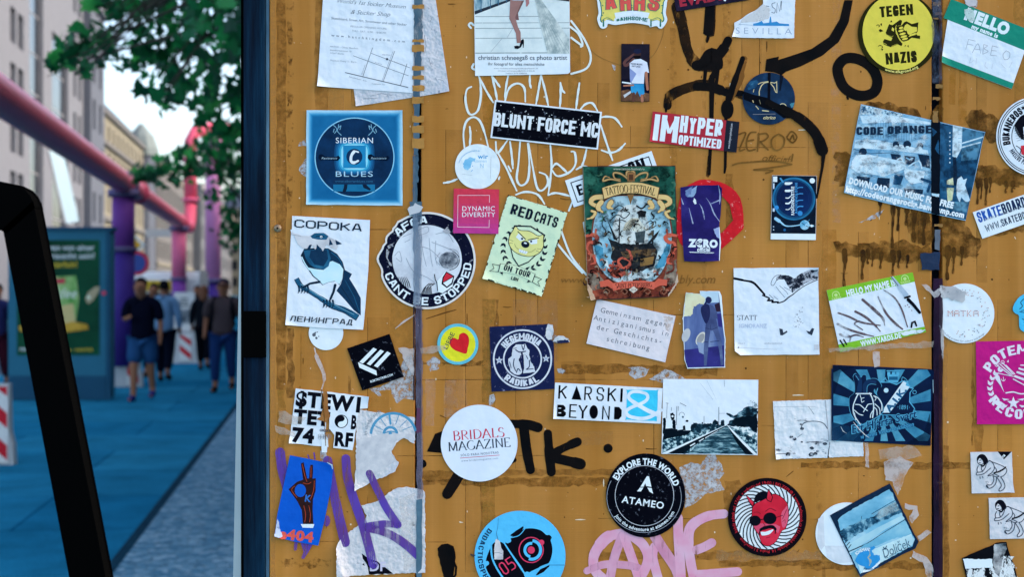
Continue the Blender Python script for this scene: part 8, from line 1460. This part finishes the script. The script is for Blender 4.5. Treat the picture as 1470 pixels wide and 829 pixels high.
s.part('scrape', 'pale torn flake with a crack above'); s.poly(rag([(290, 400), (310, 388), (340, 420), (355, 490), (380, 530), (375, 625), (275, 628), (275, 500)], 3, 14), mott(((.35, 'aeb0ba'), (.6, 'c9ccd4')), 60, 4)); s.line([(325, 150), (315, 260), (300, 330), (318, 400)], [3, 4, 6, 9], mat('3a7aa8', .5)); s.line([(275, 550), (330, 548), (360, 560)], 6, TXTL); s.line([(900, 690), (1085, 690)], 8, mat('3a8abc', .5)); s.poly(rag([(0, 560), (60, 575), (40, 600), (10, 580)], 3, 9), mat('3a3a40', .5)); s.done()

# 44 blank white disc and the stadium photo over it
s = Sheet('sticker', 'blank round white sticker peeping out from under the tilted stadium photo', 'sticker', .4, 'stickers on the board').crop(1160, 690, 5.965)
s.base(circ(330, 458, 268, 80), WH2); s.part('crease'); s.poly([(85, 330), (130, 300), (140, 560), (110, 600), (75, 540)], mat('c6d2e0', .45)); s.poly([(140, 560), (330, 562), (380, 700), (250, 712), (160, 660)], mat('c9d6e4', .45)); s.done()
s = Sheet('photo_card', 'tilted blue photo card of a stadium stand with script lettering and dark edges', 'photo card', 1.2).crop(1160, 690, 5.965)
s.base(rag([(185, 300), (440, 160), (695, 28), (710, 50), (935, 522), (910, 580), (440, 828)], 1.5, 40), mat('0c2440', .45, .15, .2, 60)); s.part('picture'); K1 = mott(((.3, '3f8cb4'), (.5, '74b4d4'), (.7, 'b4d8e8')), 12, 5, (1, 1, 1.6)); K2 = mott(((.38, '0c2c44'), (.5, '2a6080'), (.62, '7cb0c8')), 90, 5); K3 = mott(((.3, '86bcd4'), (.6, 'a9d2e2')), 14, 4)
s.poly(rag([(262, 395), (250, 345), (290, 300), (440, 210), (560, 150), (690, 75), (722, 110), (735, 160), (905, 500), (890, 560), (440, 800), (400, 720), (300, 520)], 4, 20), K1); s.poly(rag([(262, 440), (330, 400), (440, 345), (560, 310), (640, 240), (745, 180), (800, 275), (660, 335), (560, 380), (440, 450), (320, 530)], 6, 14), K2); s.poly([(545, 290), (700, 205), (745, 182), (780, 255), (600, 330)], film('b4d2de', .6, .35, .6, 70)); s.line([(540, 288), (690, 200), (740, 172)], 5, mat('0c2c44', .45))
s.poly([(330, 555), (440, 490), (600, 400), (800, 300), (822, 330), (640, 430), (360, 610)], K3); s.line([(340, 612), (500, 540), (640, 450), (828, 335)], [9, 6, 5, 6], mat('10384e', .45), smooth=4); s.poly(rag([(360, 625), (640, 460), (828, 345), (880, 450), (700, 510), (560, 570), (440, 640), (400, 700)], 4, 18), mott(((.3, '3a86b0'), (.5, '6cb0d0'), (.7, '9cccde')), 12, 5)); s.poly(rag([(420, 700), (560, 590), (720, 520), (880, 460), (905, 505), (880, 560), (450, 795)], 5, 16), mott(((.35, 'a4cfe0'), (.6, 'c0dfe9')), 24, 4)); s.line([(452, 330), (455, 308)], 4, mat('0c2c44', .45))
for k in range(5): s.line([(618, 262 + 9 * k), (640, 254 + 9 * k)], 3, K3)
for k in range(7): s.line([(258 + 14 * k, 440 + 26 * k * .9), (286 + 13 * k, 430 + 20 * k)], 6, mat('0c2c44', .45))
s.part('crest'); KB2 = mat('2a8cd0', .45); s.poly(rag([(400, 690), (430, 620), (480, 590), (560, 560), (575, 575), (540, 600), (560, 640), (610, 640), (612, 680), (570, 720), (600, 730), (500, 780), (480, 740), (430, 720)], 3, 12), KB2); s.arc('BOHEMIANS', 500, 720, 130, -18, 26, LT, span=60, bold=.04); s.line([(520, 590), (525, 640), (510, 660), (530, 690), (520, 730)], [5, 14, 12, 20, 8], mat('9aa6a0', .45), smooth=4); s.line([(470, 780), (540, 760), (610, 700)], 16, LT, smooth=3); s.arc('PRAHA 1905', 520, 610, 150, 172, 15, mat('14507c', .45), span=52, bottom=True, bold=.04)
s.part('lettering'); DL = mat('12405e', .45); s.line([(640, 572), (655, 590), (668, 562)], 7, DL); s.text('Dolíček', 750, 578, 76, DL, w=252, ang=-24, shear=.25, bold=-.01); s.line([(745, 622), (790, 598), (812, 606), (830, 592)], [2, 6, 4, 2], DL, smooth=4); s.text('Né, nedáme', 702, 644, 14, DL, w=100, ang=-27); s.curl((935, 522, 16, 4), (440, 828, 12, 3)); s.done()

# 45 two square drawings, alike but for the dark corner
def squat(label, x, y, corner):
    s = Sheet('sticker', label, 'sticker', 1, 'stickers on the board').crop(x, y, 4.39)
    s.base(rag([(0, 4), (261, 0), (273, 258), (10, 264)], 1.5, 40), mat('c3cad6', .55, .06, .5, 30)); s.curl((273, 258, 12, 4)); s.part('drawing'); w = 5
    if corner: s.poly([(172, 0), (261, 0), (212, 50)], INKB); s.text('ca', 208, 26, 18, LT, w=22, ang=-45, bold=.03)
    s.poly(catmull([(42, 62), (42, 38), (62, 18), (88, 20), (108, 45), (112, 68), (98, 82), (84, 80), (78, 60), (62, 42), (52, 48)], 4, True), INKB)
    for q in (((52, 46), (44, 62), (52, 78), (66, 84), (80, 78)), ((58, 56), (66, 54)), ((55, 72), (64, 72)), ((72, 50), (76, 52)), ((100, 78), (118, 58), (130, 62)), ((118, 58), (150, 70), (200, 90), (226, 108), (228, 128), (210, 152), (190, 160)), ((130, 62), (146, 80), (150, 110), (130, 140)), ((100, 82), (90, 108), (70, 128), (42, 132), (40, 148), (80, 142), (110, 120), (128, 104)), ((50, 90), (42, 110), (44, 130)), ((72, 88), (70, 110), (78, 126)), ((128, 138), (110, 152), (120, 152), (148, 142), (165, 118), (150, 95)), ((150, 140), (180, 155), (165, 160), (142, 152)), ((142, 152), (148, 180), (130, 210), (105, 210), (102, 222), (120, 232), (142, 222), (160, 200), (165, 165)), ((165, 160), (185, 190), (195, 215), (180, 240), (186, 250), (208, 238), (218, 215), (205, 180), (190, 160)), ((104, 214), (112, 226)), ((60, 160), (62, 170)), ((76, 158), (80, 166))): s.line(list(q), w, INKT, smooth=4)
    s.line([(150, 134), (180, 126), (206, 112), (222, 98)], [9, 10, 10, 8], INKB, smooth=4); s.line([(66, 84), (78, 92), (88, 84)], 9, INKB, smooth=3); s.dots([(62, 158), (80, 164), (106, 164), (98, 190)], 3, TXTL, 6); s.line(circ(106, 196, 7, 10), 2, TXTL, closed=True); s.done()
squat('small square drawing of a crouching caveman with a black corner, under the magenta sticker', 1370 + 97 / 4.39, 640 + 38 / 4.39, True)
squat('small square drawing of a crouching caveman without a dark top edge, lower of the pair', 1370 + 212 / 4.39, 640 + 326 / 4.39, False)

# 46 torn black and white sticker at the bottom
s = Sheet('sticker', 'torn black and white inky sticker below the two caveman drawings', 'sticker', 1, 'stickers on the board').crop(1370, 640, 4.39)
s.base(rag([(45, 710), (240, 626), (262, 612), (318, 605), (330, 640), (380, 780), (410, 900), (90, 940)], 2, 25), mat('0c0e16', .45, .1, .2)); s.part('print'); s.poly(rag([(50, 714), (235, 716), (240, 770), (66, 776)], 3, 14), LT); s.poly([(70, 780), (240, 760), (300, 690), (350, 720), (400, 880), (95, 920)], film('d6dfe8', .97, .49, .53, 70, (1, 1, .5))); s.poly(rag([(248, 622), (316, 610), (325, 650), (300, 720), (280, 829), (250, 800), (240, 720)], 3, 12), mott(((.35, '3a3e46'), (.5, '8d949c'), (.7, 'c9cfd4')), 70, 5)); s.poly([(240, 690), (380, 700), (400, 829), (260, 829)], film('d6dfe8', .95, .5, .54, 75, (1, 1, .6))); s.curl((318, 605, 14, 5)); s.done()

# ------------------------------------------------------------------ tape over the seams, clear tape flakes
s = wsheet(); s.z = .0029; s.dz = 2e-6; BLT, PRT, GYT = film('4f6c80', .93, .2, .45, 60, (1, 1, .3), c2='36546c'), film('5e5870', .66, .26, .56, 50, (2, 1, .25), c2='6c7088'), film('7a8aa2', .8, .28, .55, 50, (2, 1, .25), c2='56728e')
s.part('seam_tape', 'steel blue torn tape over the seam')
for y0, y1, x0, x1 in ((-40, 8, 595, 607), (12, 58, 594.5, 606.5), (60, 66, 595, 604), (74, 96, 595, 605), (100, 110, 594, 604), (114, 124, 595, 604), (130, 140, 594, 603), (148, 168, 594, 603), (175, 182, 594, 602), (190, 200, 594, 602), (212, 224, 594, 601), (224, 262, 593, 601), (262, 296, 592.5, 599), (290, 310, 588, 606)): s.poly(rag(rect(x0, y0, x1, y1), 1.1, 5), BLT)
s.part('seam_tape', 'brown tape patches across the seam')
for y0, y1 in ((8, 12), (58, 60), (66, 74), (96, 100), (110, 114), (124, 130), (140, 148), (168, 175), (182, 190), (200, 212)): s.poly(rag(rect(592, y0 - 1, 609, y1 + 1), 1, 4), mat('a0783f', .5, .1))
s.part('seam_tape', 'grey violet tape strip over the round sticker and the torn poster')
s.poly(rag([(593, 294), (606, 294), (605.5, 445), (594, 440)], 1, 10), GYT); s.poly(rag([(596.5, 438), (606.5, 440), (607, 716), (598.5, 716)], 1, 9), PRT); s.poly(rag([(598, 718), (606, 716), (606, 834), (598, 834)], .8, 12), mat('4a6a80', .5, .15)); s.line([(594.5, 440), (594.5, 575)], 2.2, mat('141c30', .5), rnd=False); s.poly(rag([(598, 586), (604, 586), (605, 620), (598, 622)], 1, 6), film('5a3a58', .9, .2, .4, 50)); s.poly(rag([(585, 300), (596, 292), (608, 298), (602, 306), (588, 310)], 1.5, 4), film('c4d0de', .8, .2, .4, 90))
s.part('seam_tape', 'brown and dark tape scraps in the wide seam')
for y0, y1, x0, x1 in ((3, 8, 1339, 1350), (18, 22, 1341, 1352), (26, 28, 1338, 1346), (122, 127, 1342, 1352), (140, 144, 1338, 1349), (160, 176, 1338, 1346), (322, 326, 1340, 1352), (664, 668, 1340, 1353), (692, 694, 1344, 1353)): s.poly(rag(rect(x0, y0, x1, y1), 1.2, 3), mat('86683e', .5, .15))
s.poly(rag(rect(1337, -10, 1351, 120), 1, 9), film('3a4660', .85, .4, .6, 50, (1, 1, .5), c2='566074')); s.poly(rag([(1320, 364), (1348, 362), (1348, 388), (1322, 388)], 1, 6), mat('20304c', .5, .2)); s.poly(rag(rect(1339, 400, 1352, 830), .8, 12), film('1a1426', .9, .2, .5, 40, (1, 1, .2), c2='2c1a34')); s.poly(rag([(1341, 330), (1349, 330), (1348, 360), (1341, 358)], .6, 6), mat('5c6878', .5, .15))
s.part('clear_tape', 'clear tape flakes and glue smears'); CT, CT2 = film('c6cad2', .62, .3, .55, 40), film('b9b4ae', .5, .3, .6, 35)
for q in ([(1268, 664), (1290, 655), (1310, 664), (1300, 680), (1293, 700), (1288, 712), (1280, 692), (1270, 690)], [(1298, 722), (1316, 726), (1318, 740), (1308, 752), (1304, 742), (1310, 732), (1298, 730)], [(1316, 770), (1330, 760), (1336, 764), (1318, 778)], [(1310, 790), (1330, 800), (1338, 812), (1338, 830), (1330, 830), (1324, 808), (1308, 800)], [(1240, 636), (1246, 636), (1247, 672), (1241, 670)], [(1252, 505), (1262, 505), (1262, 526), (1254, 528)], [(1322, 408), (1334, 412), (1340, 420), (1350, 412), (1356, 420), (1340, 428)], [(1350, 470), (1354, 480), (1353, 520), (1350, 500)], [(572, 500), (594, 500), (594, 540), (582, 520)]): s.poly(rag(q, 1.4, 5), CT)
for q in ([(1260, 645), (1310, 640), (1322, 655), (1300, 660), (1262, 660)], [(1188, 500), (1340, 490), (1338, 498), (1190, 506)], [(604, 500), (640, 496), (640, 504), (604, 508)], [(400, 590), (440, 600), (430, 612), (400, 606)], [(395, 610), (425, 622), (424, 628), (396, 620)]): s.poly(rag(q, 2, 8), CT2)
s.line([(452, 500), (456, 515), (466, 540), (462, 560)], [2, 6, 5, 2], CT, smooth=5); s.line([(462, 560), (466, 600), (468, 640)], [1.5, 1.5, 1], film('6a4a20', .8, .3, .5, 60)); s.line([(596, 452), (580, 462), (568, 472)], [1, 3, 1], CT)
s.done()
# screw
sc = empty('screw', PB(399, 328), 'rusty steel screw driven into the edge of the board', 'screw')
b = MB(); c = PB(399, 328); b.tube([(c.x, .004, c.z), (c.x, -.0012, c.z), (c.x, -.003, c.z), (c.x, -.0034, c.z)], [.0058, .0058, .0048, .001], mat('8a7a66', .35, .2, .1, 200, metal=.6), 20); o = b.build('screw_head', sc, sc.location, True); o.location = (0, 0, 0)
b = MB(); b.tube([(c.x, -.0033, c.z), (c.x, -.0037, c.z)], [.0018, .0018], mat('2a2018', .6), 6); o = b.build('drive_socket', sc, sc.location); o.location = (0, 0, 0)
